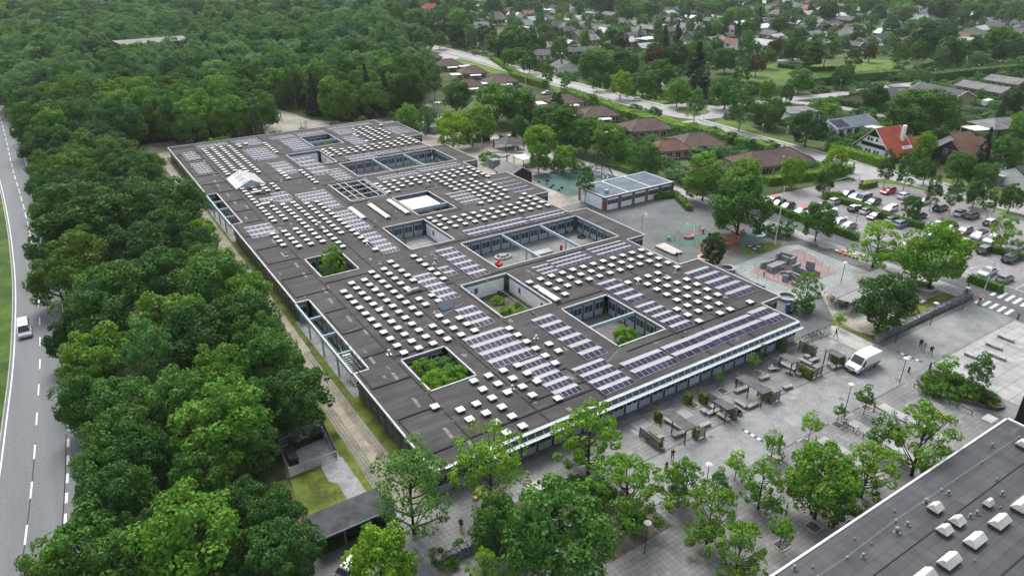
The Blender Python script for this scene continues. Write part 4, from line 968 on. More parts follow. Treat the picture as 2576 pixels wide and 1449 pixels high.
many(1, 2, [(520,760,330,'airy','grey','tall thin-leaved tree in front of the schools near corner'),(1120,610,280,'airy','lime','fresh green tree overhanging the near left end of the canopy'),(1880,400,300,'open','lime','tree with twisting branches over the canopy'),(2150,810,310,'open','bright','spreading tree left of the plaza lamps'),(1650,1120,360,'oak','mid','wide dense tree at the bottom centre in front of the planting bed'),
 (2500,750,150,'open','bright'),(290,1390,260,'lime','lime','bright light green tree at the bottom edge left of the gabion wall'),(1080,1400,140,'open','lime'),(1180,1080,170,'lime','mid'),(1330,1420,100,'open','lime')])
many(2, 2, [(1400,90,80,'young','mid'),(1185,200,50,'young','mid'),(975,310,75,'young','lime'),(690,440,80,'young','bright'),(415,590,82,'young','lime'),(40,720,150,'open','bright'),(265,720,80,'young','mid'),(220,960,250,'open','bright'),(610,740,180,'open','bright'),(430,1260,235,'open','bright'),(760,1080,100,'young','bright'),(1060,740,235,'oak','bright'),(1190,860,190,'open','mid'),
 (1410,620,230,'open','lime'),(1810,420,290,'open','bright'),(1530,350,110,'young','mid'),(680,920,70,'young','bright')])
# trees inside the courtyards
for x, y, r, k, tn, l in ((35.6,73.6,2.2,'lime','lime','bright leafy tree filling the near corner of the first courtyard'),(38.6,74.2,1.9,'lime','bright','fresh green tree at the right of the first courtyard'),(36.0,77.8,2.0,'oak','bright','round tree at the back left of the first courtyard'),(39.0,78.2,1.6,'oak','grey','grey green tree at the back of the first courtyard'),
    (37.9,119.2,2.7,'open','lime','bright feathery tree rising from the small west courtyard'),(66.2,70.0,1.7,'lime','lime','round willow-like tree in the courtyard nearest the solar rows'),(57.2,185.6,1.7,'open','mid','loose tree against the white wall of a far courtyard'),(67.6,203.6,1.5,'lime','lime','lime green tree in the farthest courtyard'),
    (66.2,169.2,1.7,'shrub','mid','dark rounded bush in the long far courtyard'),(71.0,168.6,1.3,'shrub','lime','pale green bush beside the beam of the long far courtyard'),(54.4,126.6,1.3,'shrub','bright','green bush by the glass doors of the white-walled court')):
    plant(x, y, r, k, tn, l, hs=1.0 if r == 2.7 else .62 if k in ('lime','oak','open') else 1.0)
# shrubs
for e in ((1,0,1115,1195,62,'grey','wide grey green bush on the sandy yard'),(1,0,1630,1250,60,'mid',None),(1,0,1770,1250,55,'mid',None),(2,1,900,875,70,'dark','shrub at the foot of the young tree by the red bin'),(2,1,760,300,60,'mid','shrub right of the flagpole'),(2,1,690,290,60,'mid',None),(1,0,2190,900,22,'dark',None),(1,0,2130,890,20,'dark',None),(1,0,2200,1060,28,'dark',None),(1,0,2510,990,30,'mid',None),
          (2,0,300,1170,40,'grey',None),(2,0,980,1270,55,'grey','white flowering bush in front of the long hip-roofed house'),(2,0,600,1240,70,'dark',None),(2,0,1200,1110,60,'mid',None),(2,0,1350,1110,60,'dark',None),(2,0,1110,820,60,'lime',None),(2,0,1050,790,60,'bright',None),(2,0,660,960,40,'mid',None),(2,0,2080,920,60,'dark',None),(2,0,2180,960,40,'lime',None),
          (2,0,1700,1190,60,'dark',None),(2,0,1260,1090,50,'mid',None),(2,0,2440,740,30,'yellow',None),(2,1,2150,760,28,'lime',None),(2,2,2000,60,90,'mid','tall grasses and shrubs in the curved planter, left part'),(2,2,2190,70,90,'bright','shrubs in the middle of the curved planter'),(2,2,2310,110,70,'dark','dark bushy plant at the right tip of the curved planter'),
          (1,2,800,1350,70,'olive',None),(1,2,900,1220,60,'mid',None),(1,2,1040,1200,60,'olive',None),(1,2,1260,1040,60,'mid',None),(1,2,1780,760,60,'olive',None),(1,2,720,1290,60,'mid',None),(2,2,1880,40,70,'olive',None),(2,1,1850,1420,40,'bright',None),(0,2,2100,800,70,'bright',None),(0,2,2200,950,60,'mid',None),(0,1,1880,650,60,'bright',None),(0,0,1900,1290,0,'mid',None)):
    if e[4]: tree_px(tt(e[0], e[1]), e[2], e[3], e[4]/3.0, 'shrub', e[5], e[6])
rr = random.Random(21)
for k in range(46):                           # undergrowth along the back of the school and under the belt edge
    x, y = (rr.uniform(30,116), rr.uniform(226,236)) if k < 20 else ((rr.uniform(19.5,21.5), rr.uniform(70,225)) if k < 34 else (rr.uniform(95,122), rr.uniform(205,240)))
    plant(x, y, rr.uniform(1.2,2.3), 'shrub', rr.choice(['mid','bright','dark','lime']))

# hedges: clipped body with a leafy skin
def hedge(pts, wd, ht, label, tone='mid', cat='hedge', group=None, z=0.0, name='hedge', dens=16, jit=.10):
    pts = [Vector(p[:2]) for p in pts]; rs = np.random.RandomState(int(abs(pts[0].x*13+pts[0].y*7)) % 9999)
    b = MB(); P, N = [], []
    for a, c in zip(pts, pts[1:]):
        d = c-a; L_ = d.length; d.normalize(); n = Vector((-d.y, d.x)); m = (a+c)/2
        b.obox((m.x, m.y, z), L_+wd*.4, wd*.86, ht*.93, math.atan2(d.y, d.x), 0, .93)
        for side, area in ((0, L_*wd), (1, L_*ht), (-1, L_*ht)):
            k = int(area*dens)
            u = rs.uniform(-.2*wd, L_+.2*wd, k)
            if side == 0: w_, h_ = rs.uniform(-wd/2, wd/2, k), ht+rs.normal(0, jit*.7, k)
            else: w_, h_ = side*(wd/2+rs.normal(0, jit*.6, k)), rs.uniform(0.05, ht, k)
            w_ = np.broadcast_to(w_, (k,)); q = np.stack([a.x+d.x*u+n.x*w_, a.y+d.y*u+n.y*w_, z+h_*(1+.05*np.sin(u*1.3))], 1)
            nn = np.array([n.x*side, n.y*side, 1.0 if side == 0 else .35])+rs.normal(size=(k, 3))*.5
            P.append(q); N.append(nn)
        k = int(wd*ht*dens)
        for end, sg in ((a-d*.2*wd, -1), (c+d*.2*wd, 1)):
            w_, h_ = rs.uniform(-wd/2, wd/2, k), rs.uniform(.05, ht, k)
            P.append(np.stack([end.x+n.x*w_+d.x*sg*.05, end.y+n.y*w_+d.y*sg*.05, z+h_], 1)); N.append(np.array([d.x*sg, d.y*sg, .3])+rs.normal(size=(k, 3))*.5)
    P = np.concatenate(P); N = np.concatenate(N); size = .15 if dens >= 12 else .24
    V = leaf_faces(P, N, size, rs)
    me = bpy.data.meshes.new(name); nb = len(b.v)
    verts = [tuple(p) for p in b.v]+[tuple(p) for p in V]
    me.from_pydata(verts, [], list(b.f)+[tuple(range(nb+4*i, nb+4*i+4)) for i in range(len(P))])
    me.materials.append(M_LEAFH); me.update()
    o = bpy.data.objects.new(name, me); COL.objects.link(o); o.color = (*TONE[tone], 1)
    # hang the mesh from its own middle
    c = sum((Vector((p.x, p.y, 0)) for p in pts), Vector())/len(pts)
    me.transform(Matrix.Translation(-c)); o.location = c
    return tag(o, label, cat, group)
def kk(ox, oy, w_, L_, z=0): return [K(ox, oy, w_, x, y, z) for x, y in L_]
q3 = lambda *L_: kk(2230, 520, 500, L_, 1.0)
q4 = lambda *L_: kk(2600, 520, 400, L_, 1.0)
hedge(q3((100,410),(460,545)), 1.6, 1.5, 'clipped hedge edging the car park behind the flagpole')
hedge(q3((460,545),(740,640)), 1.6, 1.5, 'hedge edging the car park behind the leafy tree')
hedge(q3((1000,720),(1440,880)), 1.6, 1.6, 'hedge stub at the corner where two silver cars park')
hedge(q3((960,275),(1200,235)), 1.6, 1.3, 'short hedge closing the head of the parking island', 'bright')
hedge(q3((1000,265),(1560,430),(1850,560),(2440,710)), 1.7, 1.5, 'long clipped hedge between two rows of parked cars')
hedge(q3((1520,120),(1720,75)), 1.5, 1.4, 'hedge beside the red and white sign at the car park entrance', 'bright')
hedge(q4((1280,1050),(1440,1110)), 1.4, .9, 'low strip of plants between brown and navy parked cars', 'lime')
hedge(q4((1680,1240),(2180,1370)), 1.5, 1.3, 'hedge in front of the white parked cars at the right')
hedge(q4((2260,1400),(2560,1470)), 1.5, 1.3, 'hedge under the open tree at the right edge')
hedge([T(2,1,1480,440,1),T(2,1,1720,500,1)], 1.6, 1.4, 'hedge under the yellowish tree beside the maroon car')
hedge([T(2,1,2180,640,1),T(2,1,2400,720,1)], 1.6, 1.5, 'hedge beside the two parked cars near the zebra crossing')
hedge([W(1238,146,1),W(1290,180,1),W(1370,212,1)], 2.6, 1.8, 'overgrown hedge along the far stretch of the main road', 'bright', dens=7)
hedge([W(1290,192,1),W(1370,215,1)], 4.6, 2.8, 'thick hedge behind the first brown-roofed houses', 'bright', dens=7)
hedge([W(1425,234,1),W(1560,282,1)], 5.0, 2.8, 'dark hedge between main road and brown-roofed houses', 'bright', dens=7)
hedge([W(1560,284,1),W(1690,322,1),W(1735,328,1)], 5.0, 2.8, 'long light-topped hedge opposite the roundabout', 'lime', dens=7)
hedge([W(1735,326,1),W(1830,352,1),W(1935,378,1)], 4.6, 2.8, 'long hedge along the curving road beyond the hip roofs', 'bright', dens=7)
hedge([W(1800,362,1),W(1880,388,1)], 2.0, 1.5, 'shorter garden hedge right of a brown hip roof', dens=9)
hedge([W(2100,255,1),W(2270,288,1),W(2330,275,1)], 2.2, 2.0, 'clipped square hedge around the black-gabled bungalow', 'dark', dens=8)
hedge([W(2090,372,1),W(2220,410,1)], 4.0, 2.4, 'dense shrub border in front of the red-roofed house', 'bright', dens=7)
hedge([W(2420,232,1),W(2525,255,1)], 2.0, 1.6, 'clipped hedge beside the lawn of the long grey-roofed house', 'dark', dens=8)
hedge([W(2480,255,1),W(2540,262,1)], 2.0, 1.6, 'short hedge near the white caravan', 'mid', dens=8)
hedge([W(2370,318,1),W(2490,288,1)], 1.8, 1.2, 'low garden hedge leading up from the brown-roofed pair', 'mid', dens=8)
hedge([W(1960,165,1),W(2040,175,1),W(2130,172,1)], 2.4, 2.0, 'dark trimmed hedge bordering the park lawn', 'dark', dens=5)
hedge([W(2340,200,1),W(2430,190,1),W(2560,178,1)], 6, 4.0, 'tall shrub screen along the road beyond the park lawn', 'dark', dens=3)
hedge([W(2010,215,1),W(2120,200,1),W(2260,190,1)], 6, 3.6, 'mixed shrub belt between park lawn and road', 'mid', dens=3)
hedge([W(1930,455,1),W(2060,437,1),W(2135,425,1)], 3.0, 2.0, 'hedge around the last hip-roofed garden by the access lane', 'bright', dens=8)
hedge([W(1700,430,1),W(1780,465,1),W(1830,480,1)], 2.4, 2.0, 'hedge along the footpath right of the small annex', 'mid', dens=8)
hedge([W(1500,395,1),W(1590,430,1)], 2.4, 1.6, 'hedge between kindergarten yard and footpath', 'mid', dens=8)
hedge([W(1650,492,1),W(1700,485,1),W(1735,520,1)], 1.6, 1.2, 'low planting behind the annex', 'mid', dens=8)
# ------------------------------------------------------------------ other buildings
RM = {'brown':tilemat('brown_roof_tiles',(0.115,0.082,0.070),(0.06,0.044,0.038),.9,.42,.05,.8,.16,offset=.5), 'black':mat('black_roof_felt',(0.048,0.05,0.056),.6,.2,.5), 'grey':mat('grey_fibre_roof',(0.15,0.15,0.155),.7,.22,.4),
      'pale':mat('pale_grey_roof',(0.36,0.37,0.385),.6,.15,.3), 'white':mat('white_roof_sheet',(0.66,0.67,0.69),.5,.08,.4), 'red':tilemat('red_roof_tiles',(0.36,0.085,0.05),(0.2,0.04,0.025),.6,.4,.04,.8,.15,offset=.5),
      'blue':mat('blue_grey_roof',(0.10,0.125,0.16),.45,.15,.4), 'tan':tilemat('red_brown_roof_tiles',(0.17,0.095,0.07),(0.09,0.05,0.04),.7,.4,.05,.8,.15,offset=.5), 'orange':mat('orange_roof_tiles',(0.48,0.17,0.08),.8,.15,.6)}
WM = {'brick':M_YBRICK, 'white':M_RENDER, 'dark':M_WOODD, 'red':M_BRICK, 'grey':mat('grey_timber',(0.22,0.22,0.225),.8,.15,.8), 'brown':M_BROWN}
def house(A, B, wd, ze, kind, rm, wm, label, group=None, win=3, chim=False, trim=None, terrace=False, name='house', pv=False, ext=None):
    """A, B: ridge ends in the world; local x runs along the ridge"""
    A, B = Vector(A), Vector(B); zr = A.z; d = B-A; L = max(d.length, 1.0)/2; c = (A+B)/2
    rz = math.atan2(d.y, d.x); t = thing(name, label, 'house', (c.x, c.y, 0), rz, group)
    hw = wd/2; LL = L+(hw*.85 if kind == 'hip' else 0); ov = .55
    wl_ = MB(); wl_.box(-LL+ov, LL-ov, -hw+ov, hw-ov, 0, ze)
    if kind == 'gable':
        for x in (-LL+ov, LL-ov-.2): wl_.add([(x,-hw+ov,ze),(x+.2,-hw+ov,ze),(x+.2,hw-ov,ze),(x,hw-ov,ze),(x,0,zr-.28),(x+.2,0,zr-.28)], [(0,3,4),(1,5,2),(0,4,5,1),(3,2,5,4)])
    wl_.obj('wall', WM[wm], t)
    rf = MB(); th = .22
    if kind == 'flat': rf.box(-LL, LL, -hw, hw, ze+.001, ze+.35)
    else:
        for dz, flip in ((0, 0), (-th, 1)):
            P = [(-LL,-hw,ze+dz+.12),(LL,-hw,ze+dz+.12),(LL,hw,ze+dz+.12),(-LL,hw,ze+dz+.12),(-L,0,zr+dz),(L,0,zr+dz)]
            Fs = [(0,1,5,4),(2,3,4,5)]+([(1,2,5),(3,0,4)] if kind == 'hip' else [])
            rf.add(P, [f[::-1] if flip else f for f in Fs])
        for y in (-hw, hw): rf.box(-LL, LL, y-.04, y+.04, ze-.08, ze+.125)
    ro = rf.obj('roof', RM[rm], t)
    if kind == 'hip':
        rd = MB()
        for a_, b_ in (((-LL,-hw,ze+.14),(-L,0,zr+.03)),((LL,-hw,ze+.14),(L,0,zr+.03)),((-L,0,zr+.04),(L,0,zr+.04)),((-LL,hw,ze+.14),(-L,0,zr+.03)),((LL,hw,ze+.14),(L,0,zr+.03))): rd.tube(a_, b_, .11, 5)
        rd.obj('roof_ridge', RM[rm], ro)
    if chim:
        ch = MB(); ch.box(L*.2-.4, L*.2+.4, -hw*.45, -hw*.45+.75, ze, zr+1.0); ch.box(L*.2-.46, L*.2+.46, -hw*.45-.06, -hw*.45+.81, zr+1.0, zr+1.12); ch.obj('chimney', M_RENDER if rm == 'red' else M_BRICK, ro)
    if trim and kind == 'gable':
        tm = MB()
        for x in (-LL-.03, LL+.03):
            for s_ in (-1, 1): tm.beam((x, s_*hw, ze+.16), (x, 0, zr+.06), .14, .26)
        tm.obj('bargeboard', M_WHITE, t)
    # windows on the long sides and the gables
    cs, sn = math.cos(rz), math.sin(rz)
    vis = -1 if (cs*0+(-sn)*(-sn)+cs*cs) > 0 else 1
    for k in range(win):
        x = -LL+ov+(2*LL-2*ov)*(k+.5)/win
        for s_ in (-1, 1):
            ny = Vector((-sn*s_, cs*s_)); tocam = Vector((-c.x, -c.y))
            if ny.dot(tocam) < 0: continue
            y = s_*(hw-ov); w_ = min(1.1, (2*LL-2)/win*.34)
            f = MB(); f.box(x-w_, x+w_, min(y,y+s_*.05), max(y,y+s_*.05), .75 if k % 2 else .1, ze-.35)
            fo = f.obj('window' if k % 2 else 'glass_door', M_WHITE, t)
            for q in (-1, 1):
                g = MB(); g.box(x+q*w_*.5-w_*.42, x+q*w_*.5+w_*.42, min(y+s_*.05,y+s_*.07), max(y+s_*.05,y+s_*.07), .85 if k % 2 else .3, ze-.45); g.obj('pane', M_GLASS, fo)
    if terrace:
        tr = MB(); s_ = -1 if Vector((sn, -cs)).dot(Vector((-c.x,-c.y))) > 0 else 1
        y0_ = s_*(hw-ov+.02); y1_ = s_*(hw+2.0); tr.add([(-2.6,y0_,ze-.15),(2.6,y0_,ze-.15),(2.6,y1_,ze-.5),(-2.6,y1_,ze-.5),(-2.6,y0_,ze-.25),(2.6,y0_,ze-.25),(2.6,y1_,ze-.6),(-2.6,y1_,ze-.6)], [(0,1,2,3),(7,6,5,4),(4,5,1,0),(5,6,2,1),(6,7,3,2),(7,4,0,3)])
        for x in (-2.4, 2.4): tr.box(x-.06, x+.06, min(y1_,y1_-s_*.12), max(y1_,y1_-s_*.12), 0, ze-.55)
        tr.obj('terrace_roof', RM['white'], t)
    if pv:
        p_ = MB(); s_ = -1 if Vector((sn, -cs)).dot(Vector((-c.x,-c.y))) > 0 else 1
        def sl(x, u): return (x, s_*hw*(1-u), ze+.12+(zr-ze-.12)*u+.08)
        for i in range(5):
            for j in range(2): p_.add([sl(-LL+1+i*1.05,.15+j*.36),sl(-LL+2+i*1.05,.15+j*.36),sl(-LL+2+i*1.05,.48+j*.36),sl(-LL+1+i*1.05,.48+j*.36)], [(0,1,2,3) if s_ < 0 else (3,2,1,0)])
        p_.obj('roof_solar_panels', M_PV, ro)
    if ext:
        x0_, x1_, y0_, y1_, h_, m_ = ext
        e_ = MB(); e_.box(x0_, x1_, y0_, y1_, h_-.22, h_)
        for x in (x0_+.2, x1_-.2):
            for y in (y0_+.2, y1_-.2): e_.box(x-.07, x+.07, y-.07, y+.07, 0, h_-.22)
        e_.obj('carport', RM[m_], t)
    return t
def hp(c, r, a, b, zr, *args, **kw): return house(T(c, r, *a, zr), T(c, r, *b, zr), *args, **kw)
GH = 'brown hip-roofed houses beside the main road'
hp(1,0,(775,448),(835,444),5.2,10,2.5,'hip','brown','brick','brown hip-roofed house half hidden behind the tall wood edge',GH,terrace=True,ext=(3,9,-9,-5,2.5,'white'))
hp(1,0,(955,500),(1012,497),5.2,11,2.5,'hip','brown','brick','brown hip-roofed house with a white carport on its left',GH,terrace=True,ext=(-11,-6,-6,-1,2.5,'white'))
hp(1,0,(935,597),(985,593),5.2,10,2.5,'hip','brown','brick','brown hip-roofed house nearest the wood with a white carport behind',GH,terrace=True,ext=(6,11,0,4,2.5,'white'))
hp(1,0,(1160,567),(1238,561),5.2,11,2.5,'hip','brown','brick','brown hip-roofed house above the pale estate court',GH,terrace=True,win=4)
hp(1,0,(1650,712),(1712,706),5.2,11,2.5,'hip','brown','brick','brown hip-roofed house with white terrace roof, right of the parked estate court',GH,terrace=True,win=4,ext=(-13,-8,-2,3,2.6,'white'))
hp(1,0,(1890,802),(1975,797),5.2,11.5,2.5,'hip','brown','brick','brown hip-roofed house opposite the roundabout hedge',GH,terrace=True,win=4,ext=(-14,-8.5,-3,1,2.6,'white'))
hp(1,0,(2240,897),(2362,888),5.3,12,2.5,'hip','brown','brick','wide brown hip-roofed house with white flat carport, fourth along the yard footpath',GH,win=6,ext=(-16,-9.5,-4,1,2.6,'white'))
hp(2,0,(62,1001),(162,996),5.3,12,2.5,'hip','brown','brick','brown hip-roofed house next to the curve of the road',GH,win=6,ext=(-15,-9.5,-4,1,2.6,'white'))
hp(1,0,(2420,1056),(2520,1048),4.8,9,2.4,'hip','tan','brick','low reddish hip-roofed wing beside the footpath trees',GH,win=4)
hp(2,0,(525,1141),(805,1110),5.6,11.5,2.6,'hip','brown','brick','largest brown hip-roofed house with a long ridge beside the curved road',GH,win=8)
hp(2,0,(190,1215),(250,1200),4.8,9,2.4,'hip','brown','brick','small brown hip roof tucked in front of the largest brown roof',GH,win=3)
hp(1,0,(1390,760),(1450,752),4.6,8,2.4,'gable','brown','brick','small brown gabled roof left of a white carport',GH,win=3)
hp(1,0,(640,402),(690,398),4.8,9,2.4,'hip','brown','brick','brown roof mostly hidden where wood and road meet',GH,win=2)
# across the main road
hp(1,0,(1480,372),(1560,370),5.2,11,2.6,'hip','black','white','black hip-roofed bungalow with white glazed front by the main road',win=4,ext=(6,12,-2,4,2.5,'white'))
hp(1,0,(1660,445),(1720,470),5.4,12,2.6,'gable','black','white','black-roofed white bungalow with a white chimney',chim=True,trim=1)
hp(1,0,(1545,318),(1700,308),4.6,9,2.5,'gable','tan','white','long brown-roofed bungalow with white gable trim',trim=1,ext=(8,13,-6,-2,2.4,'white'))
hp(1,0,(1690,362),(1905,350),4.4,9,2.5,'gable','black','dark','long black shallow-roofed bungalow above the white carports')
hp(2,0,(1330,705),(1590,662),5.0,13,2.6,'gable','black','brick','black-gabled brick bungalow behind a clipped square hedge',chim=True,win=4)
hp(2,0,(1800,620),(2150,690),5.2,12,2.7,'gable','black','brick','long black-roofed house running down towards the big round tree',trim=1,win=4)
hp(2,0,(2120,602),(2480,662),4.6,11,2.6,'gable','grey','brick','long grey-roofed house behind a lawn at the right',win=6)
hp(2,0,(2330,560),(2600,600),4.6,11,2.6,'gable','grey','brick','grey-roofed row house at the far right edge',win=5)
hp(2,0,(760,800),(1000,790),5.0,11,3.0,'flat','grey','white','grey flat-roofed two-part house hidden by trees near the road bend',win=5)
hp(2,0,(850,905),(960,868),4.8,6,3.2,'gable','black','white','small black and white gable beside the grey flat-roofed house',trim=1,win=1)
hp(2,0,(1080,905),(1390,862),4.8,11,2.6,'gable','blue','white','dark-roofed bungalow carrying solar panels and a white conservatory',trim=1,pv=True,win=5,ext=(2,8,-9,-5,2.6,'white'))
hp(2,0,(1590,640),(1650,655),3.2,6,2.6,'flat','grey','white','grey flat garage roof beside the black-gabled bungalow',win=0)
# red-roofed house: white gable with black balcony band
A, B = T(2,0,1455,968,8.6), T(2,0,1640,944,8.6)
rh = house(A, B, 14.5, 1.6, 'gable', 'red', 'white', 'steep red-tiled house with white chimney and black and white gable', win=2, chim=False, trim=1)
L_ = (B-A).length/2
g = MB()
g.add([(-L_+.50,-2.2,6.0),(-L_+.50,2.2,6.0),(-L_+.50,0,8.2),(-L_+.46,-2.2,6.0),(-L_+.46,2.2,6.0),(-L_+.46,0,8.2)], [(0,1,2),(5,4,3)])
g.box(-L_+.30, -L_+.52, -4.6, 4.0, 3.1, 4.1)
g.obj('black_gable_cladding', M_BLACK, rh)
for y in (-2.6, -1.5, .3, 1.4):
    for z in (1.2, 4.6):
        if abs(y) > 2 and z > 4: continue
        f = MB(); f.box(-L_+.47, -L_+.53, y, y+.9, z, z+1.1); fo = f.obj('window', M_WHITE, rh); q = MB(); q.box(-L_+.44, -L_+.469, y+.1, y+.8, z+.1, z+1.0); q.obj('pane', M_GLASS, fo)
ch = MB(); ch.box(2.2, 3.1, -3.9, -3.0, 3.5, 9.4); ch.obj('chimney', M_RENDER, rh)
rf = MB(); rf.add([(L_,-3.2,5.6),(L_+5.0,-3.2,5.6),(L_+5.0,-7.25,1.7),(L_,-7.25,1.7)], [(3,2,1,0)]); rf.add([(L_,-3.2,5.6),(L_+5.0,-3.2,5.6),(L_+5.0,.8,1.7),(L_,.8,1.7)], [(0,1,2,3)]); rf.obj('wing_roof', RM['red'], rh)
wg = MB(); wg.box(L_-.5, L_+4.6, -6.4, .2, 0, 1.9); wg.add([(L_+4.6,-6.4,1.9),(L_+4.6,.2,1.9),(L_+4.6,-3.2,5.3)], [(0,1,2)]); wg.obj('wing_wall', WM['white'], rh)
rl = MB()
for k in range(4): x = 1.0+k*1.05; rl.add([(x,-5.9,3.12+.0),(x+.85,-5.9,3.12),(x+.85,-5.1,3.89),(x,-5.1,3.89)], [(0,1,2,3)])
rl.obj('roof_window', M_WHITE, rh)
A, B = T(2,0,2030,1062,7.2), T(2,0,2260,1026,7.2)
bh = house(A, B, 11.5, 2.6, 'gable', 'tan', 'dark', 'black timber house with brown tiled roof and white windows', win=2)
L_ = (B-A).length/2
for y in (-1.9, .7):
    f = MB(); f.box(-L_+.48, -L_+.54, y, y+1.2, 3.0, 4.5); fo = f.obj('window', M_WHITE, bh)
    for q in (0, 1):
        for z in (0, 1): g = MB(); g.box(-L_+.44, -L_+.479, y+.1+q*.55, y+.55+q*.55, 3.1+z*.7, 3.7+z*.7); g.obj('pane', M_GLASS, fo)
rl = MB(); rl.add([(1.6,-3.9,4.25),(2.6,-3.9,4.25),(2.6,-2.3,5.55),(1.6,-2.3,5.55)], [(0,1,2,3)]); rl.obj('roof_window', M_GLASS, bh)
hp(2,0,(2020,1012),(2170,986),5.6,9,2.6,'gable','tan','white','brown-roofed house with white gable behind the black timber house',win=2)
hp(2,0,(2360,890),(2520,880),5.0,12,2.6,'hip','grey','brick','low brown-grey hip-roofed house with white carport over a red car',win=4,ext=(-16,-7,-5,1,2.6,'white'))
hp(2,0,(2510,1255),(2600,1240),5.6,9,3.0,'gable','black','white','white house with dark roof cut by the right edge',win=2)
b = MB(); P = T(2,0,2410,1370,0); t = thing('garden_shed', 'grey timber shed with a pale flat roof at the right edge', 'shed', (P.x,P.y,0)); b.box(-4,4,-1.6,1.6,0,2.3); b.obj('wall', WM['grey'], t); b = MB(); b.box(-4.2,4.2,-1.9,1.9,2.301,2.5); b.obj('roof', RM['white'], t)
# estates farther out, read one by one
FARH = [(1,950,165,'grey'),(1,1160,145,'black'),(1,1310,108,'pale'),(1,1430,100,'tan'),(1,1550,72,'white'),(1,1465,148,'pale'),(1,1370,172,'grey'),(1,1320,206,'white'),(1,1440,198,'blue'),(1,1600,192,'black'),(1,1690,228,'black'),(1,1820,258,'black'),(1,1750,212,'grey'),(1,1870,94,'white'),(1,2030,108,'black'),
 (1,2080,163,'grey'),(1,2240,184,'blue'),(1,2215,228,'black'),(1,2310,287,'white'),(1,2180,262,'black'),(1,2290,350,'pale'),(1,690,190,'black'),(1,790,214,'brown'),(1,780,250,'brown'),(1,800,292,'black'),(1,1660,163,'pale'),(1,1810,140,'pale'),(1,2520,160,'black'),(1,2470,102,'pale'),(1,2250,78,'tan'),(1,2000,60,'grey'),(1,2100,45,'black'),(1,2300,40,'blue'),
 (2,360,45,'blue'),(2,470,92,'white'),(2,740,92,'grey'),(2,940,105,'pale'),(2,230,186,'black'),(2,40,206,'grey'),(2,170,230,'black'),(2,180,115,'white'),(2,640,182,'black'),(2,860,222,'black'),(2,960,200,'black'),(2,700,285,'pale'),(2,1120,175,'black'),(2,980,258,'grey'),(2,1300,236,'black'),(2,1380,128,'black'),(2,1620,132,'blue'),(2,1580,186,'black'),
 (2,1830,192,'black'),(2,1390,312,'black'),(2,1190,252,'grey'),(2,2240,220,'pale'),(2,2210,250,'black'),(2,2320,158,'grey'),(2,2540,222,'black'),(2,2550,275,'grey'),(2,380,322,'tan'),(2,240,300,'grey'),(2,1930,22,'pale'),(2,2390,14,'white'),(2,560,402,'grey'),(2,450,372,'black'),(2,60,130,'white'),(2,140,60,'grey'),(2,1180,118,'white'),(2,1260,330,'black'),(2,1470,250,'white'),(2,620,330,'pale'),(2,2130,270,'tan'),(2,300,140,'pale'),(2,80,260,'black'),(2,1010,160,'grey'),
 (2,2000,275,'brown'),(2,1740,60,'grey'),(2,1060,70,'pale'),(2,2440,100,'black'),(2,1300,75,'pale')]
rr = random.Random(9); RW = {'grey':'grey','black':'black','pale':'pale grey','tan':'brown','white':'white','blue':'blue grey','brown':'dark brown','red':'red','orange':'orange'}
far_houses = []
def far_house(p, col, label, group):
    a = rr.choice([.05, .12, 1.52, 1.62, .0])+rr.uniform(-.1,.1); L = rr.uniform(5.5, 8.5); zr = rr.uniform(4.4, 5.4)
    d = Vector((math.cos(a), math.sin(a), 0))*L
    return house(p-d+Vector((0,0,zr)), p+d+Vector((0,0,zr)), rr.uniform(8.5,11), 2.5, 'flat' if col == 'white' and rr.random() < .5 else 'gable', col, rr.choice(['white','white','brick','dark','grey']), label, group, win=3, trim=rr.random() < .6)
for r_, x, y, col in FARH:
    p = T(r_, 0, x, y, 3.0); p.z = 0
    if any((p-q).length < 15 for q, _ in far_houses): p = p+Vector((rr.uniform(-9,9), 14, 0))
    h = far_house(p, col, 'x', None); far_houses.append((p, h)); h['_roof'] = RW[col]
tries = 0
while len(far_houses) < 215 and tries < 7000:
    tries += 1
    px, py = rr.uniform(1180, 2570), rr.uniform(0, 125); p = W(px, py)
    if inside(p.x, p.y, WOOD) or (262 < p.x < 390 and 196 < p.y < 246): continue
    if p.x < 212 or any((p-q).length < 17 for q, _ in far_houses): continue
    col = rr.choice(['black','grey','pale','black','tan','black','blue','pale','white','grey','black'])
    h = far_house(p, col, 'x', None); far_houses.append((p, h)); h['_roof'] = RW[col]
# red villa, white hall, orange roofs and flat halls in the woods
hp(1,0,(640,28),(700,25),9.0,11,5.0,'hip','red','white','red-roofed villa standing at the top edge among the trees')
hp(1,0,(640,85),(740,78),6.0,12,4.0,'gable','pale','white','long white hall with a pale roof beside a bright lawn',win=6)
hp(2,0,(900,42),(1000,38),6.0,10,3.0,'gable','orange','white','orange-roofed house far off at the top')
hp(2,0,(2040,62),(2090,68),6.0,9,3.0,'hip','red','dark','red hip-roofed house in the far right estate')
hp(2,0,(1790,108),(1850,112),8.0,12,4.0,'hip','blue','white','large blue-black hip-roofed white villa in the far estate')
hp(0,0,(670,118),(725,116),7.5,9,4.0,'gable','red','white','orange red roof peeping out of the far left woods',win=2)
hp(0,0,(2235,205),(2290,200),6.0,9,3.0,'gable','red','brick','small red roof among far trees left of centre',win=2)
hp(0,0,(1850,72),(1880,68),8.0,9,4.0,'hip','red','brick','tiny red gable in the far wood near the top',win=1)
hp(0,0,(1070,85),(1185,78),8.0,14,5.0,'gable','pale','white','pale industrial roof with skylights in the far left woods',win=2)
hp(0,0,(880,325),(1420,285),15,20,14.6,'flat','grey','dark','long flat grey roof rising out of the wood behind the school',win=6)
